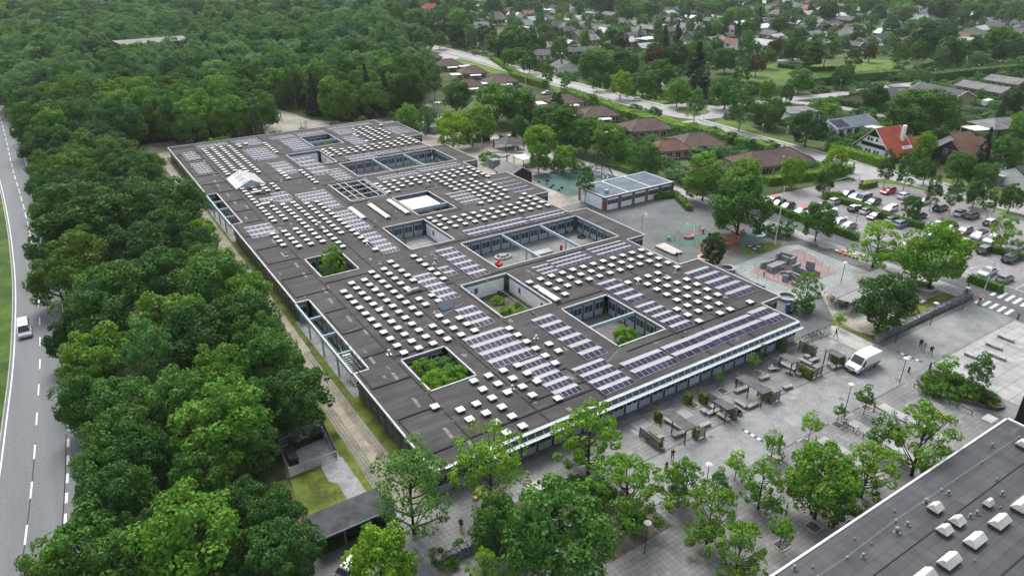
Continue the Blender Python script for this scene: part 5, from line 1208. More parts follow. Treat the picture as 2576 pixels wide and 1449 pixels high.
hp(0,0,(1560,58),(1690,52),7.0,12,6.5,'flat','white','white','white flat building at the top behind the woods',win=3)
sheet('garden_lawn', [[T(1,0,640,150)[:2],T(1,0,800,135)[:2],T(1,0,815,180)[:2],T(1,0,660,190)[:2]]], 0.02, M_GRASS)
b = MB(); P = K(450,330,550,1700,40); Q = T(1,0,480,745,0)
t = thing('marquee', 'white pitched tent roof at the edge of the wood', 'tent', (Q.x,Q.y,0)); b.add([(-4,-3,2.2),(4,-3,2.2),(4,3,2.2),(-4,3,2.2),(-4,0,3.6),(4,0,3.6)], [(0,1,5,4),(2,3,4,5),(1,2,5),(3,0,4)])
for x in (-3.8,3.8):
    for y in (-2.8,2.8): b.tube((x,y,0),(x,y,2.2),.05,5)
b.obj('canopy_sheet', RM['white'], t)

# the small annex on the schoolyard
ax0, ax1, ay0, ay1, az = 104.0, 125.8, 120.0, 130.3, 3.3
an = thing('annex_building', 'low white annex with brick piers and three blue-grey roof bays', 'building', ((ax0+ax1)/2,(ay0+ay1)/2,0)); O = ((ax0+ax1)/2,(ay0+ay1)/2,0)
b = MB(); b.box(ax0+.2,ax1-.2,ay0+.2,ay1-.2,0,az-.3); b.obj('wall', M_RENDER, an, O)
b = MB(); b.box(ax0,ax1,ay0,ay1,az-.299,az); b.obj('roof', plain('blue_grey_felt',(0.11,0.14,0.175),.7,var=.2,scale=.4), an, O)
b = MB()
for x in (ax0,ax0+7.2,ax0+14.4,ax1-.25): b.box(x,x+.25,ay0+.26,ay1-.26,az,az+.14)
b.box(ax0,ax1,ay0,ay0+.25,az,az+.16); b.box(ax0,ax1,ay1-.25,ay1,az,az+.16); b.obj('roof_edge', M_WHITE, an, O)
b = MB()
for k in range(6):
    x = ax0+.05+k*4.3; b.box(x,x+.75,ay0+.02,ay0+.195,0,az-.3)
for y in (ay0+.3, ay1-1.0): b.box(ax0+.02,ax0+.19,y,y+.7,0,az-.3)
b.obj('brick_pier', M_BRICK, an, O)
for k in range(5):
    x = ax0+.95+k*4.3; f = MB(); f.box(x,x+3.3,ay0+.12,ay0+.198,1.35,2.5); fo = f.obj('window', M_WHITE, an, O)
    for q in range(4): g = MB(); g.box(x+.06+q*.81,x+.78+q*.81,ay0+.09,ay0+.119,1.42,2.43); g.obj('pane', M_GLASS, fo, O)
b = MB(); p = T(1,1,2000,10,az); b.obox((p.x,p.y,az),1.0,.6,.8); b.obj('air_conditioner', M_GALV, an, O)
# the hall at the lower right
HZ = 5.0; pA = T(2,2,2440,268,HZ); pB = T(2,2,640,1448,HZ)
hx1, hy1 = pA.x, (pA.y+pB.y)/2
hall = thing('sports_hall', 'dark bitumen flat-roofed hall with domed rooflights at the lower right', 'building', (70, 5, 0)); O = (70, 5, 0)
b = MB(); b.box(20,hx1-.2,-40,hy1-.4,0,HZ-.2); b.obj('wall', M_PANELD, hall, O)
b = MB(); b.box(20,hx1,-40,hy1-.22,HZ-.199,HZ); b.obj('roof', M_ROOF2, hall, O)
b = MB(); b.box(20,hx1+.1,hy1-.215,hy1,HZ-.25,HZ+.10); b.box(hx1-.0,hx1+.25,-40,hy1-.22,HZ-.2,HZ+.22); b.obj('gutter', M_WHITE, hall, O)
b = MB()
for y in (21.0, 14.6, 7.6): b.box(20,hx1-.3,y-.05,y+.05,HZ,HZ+.05)
b.obj('roof_seams', M_SEAM, hall, O)
b = MB(); ll = [T(2,2,2540,395,HZ+.3),T(2,2,2262,580,HZ+.3),T(2,2,1955,790,HZ+.3),T(2,2,1610,1022,HZ+.3),T(2,2,1243,1300,HZ+.3),T(2,2,1020,1448,HZ+.3)]
b.path(ll, .022, 4)
for p in ll: b.tube((p.x,p.y,HZ),(p.x,p.y,HZ+.3),.1,6)
b.obj('lightning_wire', M_GALV, hall, O)
b = MB(); rr = random.Random(4)
for k in range(16):
    x, y = rr.uniform(46,88), rr.uniform(8,25); b.sheet([(x+rr.uniform(.5,1.6)*math.cos(a), y+rr.uniform(.2,.6)*math.sin(a)) for a in np.linspace(0,5.6,8)], HZ+.004+.0005*k)
b.obj('roof_stains', plain('wet_stain',(0.10,0.104,0.11),.35,var=.3), hall, O)
for k, (x, y, wx, wy) in enumerate(((1910,930,1.05,1.15),(2075,1030,1.05,1.15),(1980,1098,1.05,1.15),(2395,1035,1.1,2.0),(2210,1175,1.1,2.0),(2015,1330,1.1,2.0),(2570,905,1.1,2.4),(1830,1448,1.1,1.9),(2310,898,.7,.9),(2572,450,1.05,1.2))):
    wx *= 1.15; wy *= 1.18; p = T(2,2,x,y,HZ+.5); b = MB(); c = MB(); c.box(p.x-wy/2+.08,p.x+wy/2-.08,p.y-wx/2+.08,p.y+wx/2-.08,HZ,HZ+.45)
    zz = HZ+.451
    b.add([(p.x-wy/2,p.y-wx/2,zz),(p.x+wy/2,p.y-wx/2,zz),(p.x+wy/2,p.y+wx/2,zz),(p.x-wy/2,p.y+wx/2,zz),(p.x-wy/2+.15,p.y-.12,zz+.55),(p.x+wy/2-.15,p.y-.12,zz+.55),(p.x+wy/2-.15,p.y+.12,zz+.55),(p.x-wy/2+.15,p.y+.12,zz+.55)],
          [(0,1,5,4),(2,3,7,6),(1,2,6,5),(3,0,4,7),(4,5,6,7),(3,2,1,0)])
    o = b.obj('rooflight', M_ACRYL, hall, O); c.obj('rooflight_curb', M_CURB, o, O)
for x, y, s_ in ((1840,885,1.3),(2010,815,1),(2415,820,1),(2340,455,.9),(1700,1050,1),(1620,1105,1.4),(2175,990,1),(2225,965,1),(1365,1290,1),(1603,945,.5),(1300,1155,.5),(985,1365,.5),(845,1380,1),(2375,712,.7),(1427,1190,.5),(2210,1320,.5),(2405,920,.5)):
    p = T(2,2,x,y,HZ+.3); b = MB(); s_ *= .72; b.tube((p.x,p.y,HZ),(p.x,p.y,HZ+.45*s_),.2*s_,9,.17*s_); b.ball((p.x,p.y,HZ+.55*s_),.3*s_,9,6,0,.75); b.obox((p.x,p.y,HZ),.6*s_,.6*s_,.06); b.obj('turbine_vent', plain('weathered_zinc',(.20,.21,.225),.45,.4), hall, O, smooth=False)
b = MB(); p = T(2,2,2240,375,0); b.obox((p.x,p.y-.5,2.6),1.8,1.3,.1); b.obj('entrance_canopy', M_CONCL, hall, O)
b = MB(); b.box(pA.x+2.6, pA.x+14, hy1-14, hy1-.2, 0, 8.6); b.box(pA.x+2.5, pA.x+14.1, hy1-14.1, hy1-.1, 8.601, 8.8)
o = b.obj('black_tower_block', mat('charcoal_cladding',(0.02,0.021,0.024),.6,.2,.5), None, (pA.x+8,hy1-5,0)); tag(o, 'charcoal black block at the right end of the hall roof', 'building')
# bin shelter and waste yard at the lower left
t = thing('bin_shelter', 'felt-roofed timber bin shelter at the bottom left below the small lawn', 'shelter', (17,57.2,0)); O = (17,57.2,0)
b = MB(); b.add([(12.4,55.4,2.5),(21.4,55.4,2.5),(20.4,59.1,2.75),(12.4,59.1,2.75),(12.4,55.4,2.36),(21.4,55.4,2.36),(20.4,59.1,2.6),(12.4,59.1,2.6)], [(0,1,2,3),(7,6,5,4),(4,5,1,0),(5,6,2,1),(6,7,3,2),(7,4,0,3)]); b.obj('roof', plain('shed_felt',(0.055,0.060,0.063),.8,var=.3,scale=.7), t, O)
b = MB(); b.box(12.5,20.3,58.85,59.0,0,2.55); b.box(12.45,12.6,55.6,58.84,0,2.4)
for k in range(34): b.box(12.6+k*.25,12.74+k*.25,57.5,57.56,.1,2.35)
b.obj('timber_wall', M_WOODD, t, O)
b = MB()
for x in (12.6,15.4,18.2,21.0): b.box(x-.06,x+.06,55.6,55.72,0,2.36)
b.box(12.4,21.4,55.33,55.398,2.3,2.5); b.obj('front_beam', M_FASCIA, t, O)
def bin_(x, y, rz, label, group, sx=1.25, sy=1.0):
    t = thing('waste_container', label, 'bin', (x,y,0), rz, group)
    b = MB(); b.obox((0,0,.16),sx,sy,1.0,0,0,1.06); b.obj('body', M_BLACK, t)
    b = MB(); b.add([(-sx/2*1.1,-sy/2*1.1,1.17),(sx/2*1.1,-sy/2*1.1,1.17),(sx/2*1.1,sy/2*1.1,1.32),(-sx/2*1.1,sy/2*1.1,1.32),(-sx/2*1.1,-sy/2*1.1,1.12),(sx/2*1.1,-sy/2*1.1,1.12),(sx/2*1.1,sy/2*1.1,1.2),(-sx/2*1.1,sy/2*1.1,1.2)], [(0,1,2,3),(7,6,5,4),(4,5,1,0),(5,6,2,1),(6,7,3,2),(7,4,0,3)]); b.obj('lid', plain('bin_lid',(0.03,0.038,0.045),.35), t)
    b = MB()
    for px in (-.5,.5):
        for py in (-.38,.38): b.tube((px*sx/1.25-.03,py,.09),(px*sx/1.25+.03,py,.09),.09,8)
    b.obj('wheel', M_RUBBER, t); return t
GB = 'black waste containers'
for x, y, rz, l in ((18.9,74.6,.02,'black container in the back right corner of the waste pen'),(17.4,74.5,-.03,'black container second from right in the waste pen'),(15.9,74.3,.0,'smaller black container at the back of the waste pen'),(14.9,73.0,1.57,'black container at the left side of the waste pen, rear'),(14.8,71.5,1.55,'black container at the left side of the waste pen, front')):
    bin_(x, y, rz, l, GB)
for k, x in enumerate((16.6,18.2,19.8)): bin_(x, 56.5, .02*k, ('black container under the shelter, leftmost','black container under the shelter, middle one','black container under the right end of the shelter')[k], GB)
t = thing('waste_pen_fence', 'grey slatted metal fence with open gate around the black containers', 'fence', (16.8,72.5,0)); O = (16.8,72.5,0)
def slatfence(b, p, q, h, n, step=2.0, post=.05):
    p, q = Vector(p), Vector(q); L_ = (q-p).length; k_ = max(1, round(L_/step))
    for k in range(k_+1): c = p+(q-p)*(k/k_); b.obox((c.x,c.y,0), post*1.6, post*1.6, h+.03)
    for i in range(n): z = .12+(h-.12)*(i+1)/n; b.beam((p.x,p.y,z),(q.x,q.y,z),post*.7,(h/n)*.55)
b = MB(); slatfence(b,(13.7,69.5),(17.5,69.3),1.3,7); slatfence(b,(14.4,75.7),(20.1,75.6),1.7,3); b.obj('slats', M_GALV, t, O)
b = MB(); slatfence(b,(13.6,69.6),(14.3,75.6),1.5,12); slatfence(b,(19.6,69.6),(20.15,75.5),1.5,12); b.obj('side_panel', plain('weathered_board',(0.16,0.17,0.17),.8), t, O)
b = MB()
for z in (.12,1.25): b.tube((17.5,69.3,z),(19.5,69.4,z),.03,6)
for x in (17.5,19.5): b.tube((x,69.3+.05*(x-17.5),.1),(x,69.3+.05*(x-17.5),1.3),.035,6)
b.obj('gate', M_GALV, t, O)
# gabion walls
def gabion(pts, wd, h, label):
    c = Vector(pts[len(pts)//2]); t = thing('gabion_wall', label, 'wall', (c.x,c.y,0)); rs = random.Random(len(label)); b = MB(); g = MB()
    for a, e in zip(pts, pts[1:]):
        a, e = Vector(a), Vector(e); d = (e-a); L_ = d.length; d.normalize(); n = Vector((-d.y,d.x)); m = (a+e)/2
        b.obox((m.x,m.y,0), L_+wd*.5, wd*.82, h*.92, math.atan2(d.y,d.x))
        for k in range(int(L_*h*22)):
            u, z = rs.uniform(0,L_), rs.uniform(.05,h); s_ = rs.choice((-1,1)); p = a+d*u+n*s_*wd*.42; b.ball((p.x,p.y,z), rs.uniform(.10,.17), 5, 4, 0, .8, .25, k)
        for k in range(int(L_*wd*12)):
            u, v = rs.uniform(-.2,L_+.2), rs.uniform(-wd/2,wd/2); p = a+d*u+n*v; b.ball((p.x,p.y,h*.93), rs.uniform(.10,.17), 5, 4, 0, .7, .25, k)
        k_ = max(1, int(L_/1.5))
        for k in range(k_+1):
            p = a+(e-a)*(k/k_)
            for s_ in (-1,1): q = p+n*s_*wd*.52; g.tube((q.x,q.y,0),(q.x,q.y,h),.018,4)
    b.obj('stone_fill', M_STONE, t, (c.x,c.y,0)); g.obj('wire_basket', M_GALV, t, (c.x,c.y,0)); return t
gabion([(100.9,49.5),(103.4,50.0),(109,49.9),(117,50.1),(129.6,49.7)], .9, 1.1, 'long grey gabion wall between bike shelter and promenade')
gabion([(22.3,47.9),(25.5,47.9),(29.2,48.3),(33.0,48.1),(37.0,43.5)], .8, 1.2, 'gabion wall edging the planting bed at the bottom centre')
# ------------------------------------------------------------------ vehicles
def paint(nm, c, rough=.28): 
    m = plain('car_paint_'+nm, c, rough, 0.0, .04, 1.0); m.node_tree.nodes['Principled BSDF'].inputs['Coat Weight'].default_value = .6; m.node_tree.nodes['Principled BSDF'].inputs['Specular IOR Level'].default_value = .5; return m
PAINT = {'white':(.72,.73,.75),'black':(.012,.012,.014),'silver':(.42,.44,.47),'grey':(.17,.18,.20),'darkgrey':(.045,.047,.052),'blue':(.015,.035,.28),'navy':(.012,.016,.07),'red':(.48,.012,.022),'maroon':(.10,.012,.018),'brown':(.05,.026,.022),'steel':(.20,.25,.32),'lightblue':(.10,.22,.45)}
M_LAMP = plain('headlamp_glass', (.75,.78,.80), .15); M_TAIL = plain('tail_lamp', (.30,.012,.012), .25); M_PLATE = plain('number_plate', (.72,.72,.70), .4)
CARS = {'hatch':(4.0,1.74,1.48,.55,1.35,-1.85,-1.45,.45),'sedan':(4.55,1.80,1.45,.62,1.25,-1.70,-.95,.35),'suv':(4.5,1.86,1.66,.70,1.35,-2.10,-1.75,.45),'estate':(4.7,1.82,1.50,.60,1.30,-2.20,-1.80,.35),'mpv':(4.9,1.92,1.92,.85,1.95,-2.38,-2.25,1.10)}
car_cache = {}
def car(kind, colour, roofc=None):
    key = (kind, colour, roofc)
    L, Wd, H, zb, x1, x0, xr0, xr1 = CARS[kind]; hb = .95 if kind != 'mpv' else 1.05
    if kind == 'suv': hb = 1.05
    t = thing('parked_car', 'car', 'car')
    pm = paint(colour, PAINT[colour]); rm = paint(roofc, PAINT[roofc]) if roofc else pm
    h = L/2
    prof = [(-h+.05,.30),(-h,.55),(-h+.04,hb-.12),(-h+.18,hb),(x1,hb),(h-.35,hb-.14),(h-.06,hb-.28),(h,.52),(h-.08,.28)]
    b = MB(); n = len(prof); hw = Wd/2
    def ringv(y, k): return [(x*(1-.03*k)+0, y, .30+(z-.30)*(1-.05*k)) for x, z in prof]
    V = ringv(-hw,1)+ringv(-hw+.10,0)+ringv(hw-.10,0)+ringv(hw,1)
    Fs = [tuple(range(n))]+[tuple(range(4*n-1,3*n-1,-1))]
    for r_ in range(3):
        for i in range(n): Fs.append((r_*n+i, (r_+1)*n+i, (r_+1)*n+(i+1)%n, r_*n+(i+1)%n))
    b.add(V, Fs); body = b.obj('body', pm, t)
    g = MB(); ww, wt = hw-.10, hw-.28
    g.add([(x0,-ww,hb-.02),(x1,-ww,hb-.02),(x1,ww,hb-.02),(x0,ww,hb-.02),(xr0,-wt,H-.06),(xr1,-wt,H-.06),(xr1,wt,H-.06),(xr0,wt,H-.06)], [(0,1,5,4),(1,2,6,5),(2,3,7,6),(3,0,4,7)]); g.obj('windows', M_GLASS, t)
    r = MB(); e = .04
    r.add([(xr0-e,-wt-e,H-.07),(xr1+e,-wt-e,H-.07),(xr1+e,wt+e,H-.07),(xr0-e,wt+e,H-.07),(xr0+.12,-wt+.08,H),(xr1-.15,-wt+.08,H-.01),(xr1-.15,wt-.08,H-.01),(xr0+.12,wt-.08,H)], [(0,1,5,4),(1,2,6,5),(2,3,7,6),(3,0,4,7),(4,5,6,7),(3,2,1,0)])
    for s_ in (-1, 1):
        for (xa, xb) in ((x0,xr0),(x1,xr1),((x0+x1)/2-.1,(xr0+xr1)/2-.1)): r.tube((xa,s_*ww,hb-.01),(xb,s_*wt,H-.06),.035,4)
    r.obj('car_roof', rm, t)
    wh = L*.30
    for sx in (-1, 1):
        for sy in (-1, 1):
            q = MB(); q.tube((sx*wh,sy*(hw-.20),.32),(sx*wh,sy*(hw+.01),.32),.32,14); wo = q.obj('wheel', M_RUBBER, t)
            q = MB(); q.tube((sx*wh,sy*(hw+.012),.32),(sx*wh,sy*(hw+.03),.32),.20,10); q.obj('rim', M_CHROME, wo)
    for sy in (-1, 1):
        q = MB(); q.obox((h-.16,sy*(hw-.32),hb-.42),.30,.38,.14,0,0,.8); q.obj('headlight', M_LAMP, t)
        q = MB(); q.obox((-h+.06,sy*(hw-.22),hb-.30),.14,.24,.20); q.obj('tail_light', M_TAIL, t)
        q = MB(); q.obox((x1-.25,sy*(hw+.07),hb-.06),.14,.16,.13); q.obj('wing_mirror', pm, t)
    q = MB(); q.obox((-h-.005,0,.60),.03,.50,.12); q.obox((h+.005,0,.42),.03,.50,.12); q.obj('number_plate', M_PLATE, t)
    return t
def put_car(fn, x, y, kind, colour, face, label, roofc=None, rz=None, group='cars in the school car park', name='parked_car'):
    key = (kind, colour, roofc); p = fn(x, y)
    if key in car_cache: t = copy_tree(car_cache[key])
    else: t = car_cache[key] = car(*key)
    t.name = name; t.location = (p.x, p.y, .03); t.rotation_euler = (0, 0, (0 if face > 0 else math.pi) if rz is None else rz); tag(t, label, 'car', group); return t
k3 = lambda x, y: K(2230, 520, 500, x, y, .4)
k4 = lambda x, y: K(2600, 520, 400, x, y, .4)
for e in ((k3,180,355,'hatch','red',-1,'dark red hatchback at the head of the hedge behind the flagpole'),(k3,270,400,'hatch','black',-1,'black hatchback parked between a dark red and a maroon-roofed car by the flagpole','black'),(k3,400,445,'hatch','black',-1,'black car with a pinkish roof, third from the flagpole end','maroon'),
 (k3,610,520,'hatch','white',-1,'white small car with a red roof behind the car park hedge','red'),(k3,775,540,'hatch','white',-1,'plain white small car next to the red-roofed white one'),(k3,1110,375,'hatch','silver',1,'silver hatchback at the top end of the long middle hedge'),
 (k3,1415,480,'hatch','black',1,'black hatchback with silver roof beside a white black-topped car','silver'),(k3,1595,520,'hatch','white',1,'white hatchback with a dark panoramic roof beside the middle hedge','black'),(k3,1720,595,'estate','darkgrey',-1,'dark grey estate car parked nose out below the middle hedge'),
 (k3,1980,655,'hatch','silver',1,'pale silver car with dark roof, left neighbour of a steel blue estate','black'),(k3,2115,710,'estate','steel',1,'steel blue estate car at the lower end of the middle hedge'),(k3,1305,255,'hatch','maroon',-1,'maroon hatchback above the short hedge head'),(k3,1420,302,'hatch','lightblue',-1,'light blue hatchback between maroon and grey cars'),
 (k3,1540,335,'mpv','grey',-1,'tall grey people carrier behind the middle hedge'),(k3,1685,385,'estate','darkgrey',-1,'dark estate car with roof rails right of the grey people carrier'),(k3,1955,480,'hatch','white',-1,'white hatchback alone behind the middle hedge'),(k3,1915,215,'estate','red',-1,'bright red estate car by the trees at the top of the car park'),
 (k3,2155,290,'hatch','white',1,'white hatchback right of the bright red car'),(k3,2450,375,'sedan','silver',1,'silver saloon under the roadside trees'),(k3,1165,690,'hatch','silver',-1,'silver grey hatchback beside the hedge stub'),(k3,1310,745,'sedan','grey',-1,'grey saloon at the corner of the hedge stub','silver'),
 (k3,900,580,'hatch','white',-1,'white car half hidden by the leafy tree'),(k3,1040,622,'hatch','silver',-1,'silver car partly covered by branches of the leafy tree'),(k3,2195,1045,'hatch','maroon',-1,'maroon hatchback behind the yellowish open tree'),(k3,2350,1090,'hatch','red',-1,'red car mostly hidden by the large broad tree','silver'),
 (k4,1000,590,'suv','black',1,'black off-roader with pale roof in the top row','grey'),(k4,1375,685,'hatch','white',1,'white hatchback with a dark roof panel in the top row right','black'),(k4,1590,735,'suv','darkgrey',1,'dark grey off-roader beside the white hatchback in the top row'),(k4,1940,865,'hatch','brown',1,'dark brown small car with a white roof by the right tree','white'),
 (k4,980,895,'estate','steel',-1,'steel grey estate car nose towards the hedge end','black'),(k4,1185,970,'hatch','darkgrey',-1,'dark hatchback with black roof next to the steel grey estate','black'),(k4,1440,1035,'suv','brown',-1,'brown off-roader with roof rails above the low planting','grey'),(k4,850,1070,'hatch','blue',-1,'bright blue hatchback alone in the lower row','silver'),
 (k4,1215,1140,'mpv','brown',1,'dark brown van with a pale pink roof','silver'),(k4,1465,1250,'hatch','navy',1,'navy blue small car with a white roof','white'),(k4,1730,1110,'suv','white',-1,'white car with a black roof by the right hand hedge','black'),(k4,1970,1185,'estate','white',-1,'white estate car below the open tree'),
 (k4,1845,1385,'suv','black',1,'black off-roader with a sunroof in the lower right row','grey'),(k4,2420,1320,'suv','silver',-1,'silver off-roader with a dark sunroof at the right edge','black'),(k4,600,735,'hatch','black',1,'black car hidden behind the small car park tree')):
    put_car(*e[:7], roofc=e[7] if len(e) > 7 else None)
put_car(k3, 1000, 480, 'suv', 'white', 1, 'white off-roader driving across the car park lane', rz=math.radians(-80))
put_car(lambda x,y: T(2,1,x,y,.4), 2475, 510, 'suv', 'black', 1, 'black off-roader in the lowest row at the right')
put_car(lambda x,y: T(2,1,x,y,.4), 2300, 610, 'sedan', 'silver', -1, 'silver saloon behind the hedge near the zebra crossing')
put_car(lambda x,y: T(2,1,x,y,.4), 2430, 660, 'hatch', 'grey', 1, 'grey hatchback nearest the zebra crossing')
put_car(lambda x,y: T(2,0,x,y,.4), 2280, 965, 'hatch', 'red', -1, 'red car under the white carport of the grey hip-roofed house', group=None)
put_car(lambda x,y: T(1,0,x,y,.4), 2225, 757, 'hatch', 'white', 1, 'white car driving along the main road towards the roundabout', rz=2.6, group=None, name='moving_car')
put_car(lambda x,y: T(1,0,x,y,.4), 1550, 706, 'sedan', 'silver', -1, 'silver car in the pale estate court', group=None)
put_car(lambda x,y: T(1,0,x,y,.4), 1095, 706, 'sedan', 'silver', -1, 'silver car half hidden by garden trees beside a brown roof', group=None)
put_car(lambda x,y: T(2,0,x,y,.4), 2165, 580, 'mpv', 'white', -1, 'white van on the far road beyond the park lawn', rz=.1, group=None)
put_car(lambda x,y: T(1,2,x,y,.4), 95, 1375, 'hatch', 'grey', 1, 'grey car at the bottom edge below the bin shelter', rz=.5, group=None)
put_car(lambda x,y: W(x,y,.4), 63, 832, 'mpv', 'silver', 1, 'silver white people carrier driving down the left road', 'white', rz=-1.56, group=None, name='moving_car')
t = thing('caravan', 'white caravan beside the clipped hedges at the right', 'caravan', (*T(2,0,2290,800)[:2],0)); b = MB(); b.obox((0,0,.4),5.6,2.1,1.9,.05,0,.92); b.obj('body', M_WHITE, t); b = MB(); b.tube((0,-1.08,.35),(0,1.08,.35),.34,10); b.obj('wheel', M_RUBBER, t)
# the white delivery van on the plaza: nose towards -X
van = thing('delivery_van', 'white high-roofed delivery van parked on the plaza by the slatted screens', 'van', (92.35,46.55,.03), math.pi)
vm = paint('van_white', (.76,.77,.79), .3)
b = MB(); hw = 1.02; prof = [(-2.95,.42),(-3.0,1.2),(-2.95,2.30),(-2.80,2.46),(.75,2.50),(1.15,2.42),(2.05,1.42),(2.72,1.16),(2.92,.95),(2.96,.45)]
n = len(prof); V = []
for y, k in ((-hw,0),(-hw,1),(-hw+.12,2),(hw-.12,2),(hw,1),(hw,0)):
    for x, z in prof: V.append((x*(.985 if k < 2 else 1), y*(1 if z < 1.5 else .95 if k < 2 else .93), z if k != 1 else z-.03*(z > 2.2)))
Fs = [tuple(range(n)), tuple(range(6*n-1,5*n-1,-1))]
for r_ in range(5):
    for i in range(n): Fs.append((r_*n+i,(r_+1)*n+i,(r_+1)*n+(i+1)%n,r_*n+(i+1)%n))
b.add(V, Fs); b.obj('body', vm, van)
b = MB(); b.add([(2.0,-.88,1.50),(2.0,.88,1.50),(1.24,.80,2.36),(1.24,-.80,2.36)], [(0,1,2,3)]); v_ = Vector((.05,0,.045)); b.v = [tuple(Vector(p)+v_) for p in b.v]; b.obj('windscreen', M_GLASS, van)
for s_ in (-1, 1):
    b = MB(); y = s_*1.03; b.add([(1.0,y,1.35),(1.95,y,1.35),(1.35,y*.965,2.1),(1.0,y*.965,2.1)], [(0,1,2,3) if s_ < 0 else (3,2,1,0)]); b.obj('side_window', M_GLASS, van)
    b = MB(); b.obox((2.60,s_*.80,.92),.34,.32,.26,0,0,.8); b.obj('headlight', M_LAMP, van)
    b = MB(); b.obox((1.75,s_*1.16,1.32),.14,.22,.36); b.obj('wing_mirror', M_BLACK, van)
    b = MB(); b.obox((-2.98,s_*.92,1.0),.06,.16,.7); b.obj('tail_light', M_TAIL, van)
    b = MB(); b.box(-2.9,1.4,s_*1.0-.03,s_*1.0+.03,.55,.80); b.obj('rubbing_strip', M_BLACK, van)
    for x in (-1.75, 1.95):
        b = MB(); b.tube((x,s_*.78,.36),(x,s_*1.035,.36),.36,16); wo = b.obj('wheel', M_RUBBER, van); b = MB(); b.tube((x,s_*1.036,.36),(x,s_*1.05,.36),.2,10); b.obj('rim', M_CHROME, wo)
b = MB(); b.obox((2.88,0,.34),.24,1.96,.34); b.obj('bumper', M_BLACK, van)
b = MB(); b.obox((2.84,0,.86),.16,1.1,.20); b.obj('grille', M_BLACK, van)
b = MB(); b.obox((3.02,0,.48),.02,.56,.13); b.obj('number_plate', plain('yellow_plate',(.62,.50,.06),.4), van)

# ------------------------------------------------------------------ bicycles and racks
def bicycle(fm):
    t = thing('bicycle', 'bike', 'bicycle'); w_ = M_RUBBER
    for x in (-.52, .52):
        b = MB(); R = .33
        for k in range(14):
            a, c = 2*math.pi*k/14, 2*math.pi*(k+1)/14; b.tube((x+R*math.cos(a),0,.34+R*math.sin(a)),(x+R*math.cos(c),0,.34+R*math.sin(c)),.026,5)
        for k in range(4):
            a = math.pi*k/4; b.tube((x+R*math.cos(a),0,.34+R*math.sin(a)),(x-R*math.cos(a),0,.34-R*math.sin(a)),.006,3)
        b.obj('wheel', w_, t)
    b = MB(); bb = (-.05,0,.30); st_ = (-.18,0,.78); hd = (.36,0,.80)
    for p, q in ((bb,st_),(bb,hd),(st_,hd),((-.52,0,.34),bb),((-.52,0,.34),st_),((.52,0,.34),(.34,0,.92))): b.tube(p,q,.022,5)
    b.obj('frame', fm, t)
    b = MB(); b.tube((.34,0,.92),(.33,0,1.02),.018,5); b.tube((.30,-.28,1.04),(.30,.28,1.04),.018,5); b.obj('handlebar', M_BLACK, t)
    b = MB(); b.tube(st_,(-.20,0,.90),.016,5); b.obox((-.22,0,.90),.26,.14,.06); b.obj('saddle', M_BLACK, t)
    return t
BK = {}
BG = 'bicycles parked around the school'
def put_bike(x, y, rz, colour, label, tilt=.12):
    if colour in BK: t = copy_tree(BK[colour])
    else: t = BK[colour] = bicycle(plain('bike_frame_'+colour, {'black':(.02,.02,.022),'white':(.66,.67,.68),'blue':(.10,.25,.5),'green':(.30,.36,.08),'red':(.4,.05,.06),'grey':(.2,.21,.22)}[colour], .35))
    t.location = (x, y, .03); t.rotation_euler = (tilt, 0, rz); tag(t, label, 'bicycle', BG); return t
RACKS = [(64.15,39.4,36.1),(70.8,38.8,34.9),(77.3,39.5,37.9),(77.15,36.6,34.3),(77.3,33.7,31.5),(83.9,39.4,37.7),(83.9,36.2,34.7),(93.7,39.4,37.5),(93.7,35.6,34.3),(93.8,33.5,31.4),(64.1,35.2,33.2),(64.0,32.0,29.5),(57.6,35.4,33.0),(70.7,33.9,31.8)]
for k, (x, y0, y1) in enumerate(RACKS):
    t = thing('bike_rack', 'rack', 'bike rack', (x,(y0+y1)/2,0), 0, 'low bar bike racks on the plaza'); b = MB(); l = (y0-y1)/2
    b.box(-.05,.05,-l,l,.62,.72)
    b.obj('bar', M_PILLAR, t); b = MB()
    for y in (-l+.08, l-.08): b.box(-.04,.04,y-.04,y+.04,.03,.62)
    b.obj('leg', M_PILLAR, t)
    t['label'] = ('low dark bike rack bar beside the sapling nearest the lamp at left','bar rack behind the sapling with a black bike at its end','upper bar rack carrying a white bike','bar rack below the one with the white bike','lowest bar rack in the third row of saplings','bar rack behind the sapling with the green bike','second bar rack in the fourth sapling row','bar rack beside the curved planter holding several bikes','bar rack in the middle of the curved planter edge','bar rack at the far tip of the curved planter','bar rack under the bent tree','bar rack under the large dense plaza tree','bar rack at the bottom with two bikes among paving slabs','bar rack hidden under the big plaza trees')[k]
for x, y, rz, c, l in ((83.8,39.3,.5,'green','green bike at the sapling rack near the lamp post'),(84.6,36.9,.9,'black','black bike on the second rack of the fourth row'),(84.5,35.3,.7,'grey','grey bike at the end of the second rack, fourth row'),(77.8,39.6,1.1,'black','black bike at the top of the white-bike rack'),(77.6,37.7,.35,'white','white bike leaning on the bar rack'),
    (71.0,39.2,.5,'black','black bike at the foot of the lime green sapling'),(64.6,39.3,.2,'grey','bike under the sapling beside the striped paving'),(94.0,37.7,.5,'blue','blue bike in the cluster by the curved planter'),(94.3,37.3,.7,'white','white bike in the cluster by the curved planter'),(94.1,36.9,.4,'grey','grey bike in the cluster by the curved planter'),
    (58.0,35.2,.6,'white','white bike on the rack at the bottom'),(58.2,33.6,.5,'black','black bike on the rack at the bottom'),(64.4,33.0,.5,'black','black bike in the crowded rack under the trees'),(64.5,32.3,.6,'white','white bike in the crowded rack under the trees'),(64.3,31.2,.4,'red','red bike in the crowded rack under the trees'),(64.6,30.4,.5,'grey','grey bike in the crowded rack under the trees')): put_bike(x, y, rz, c, l)
rr = random.Random(31)
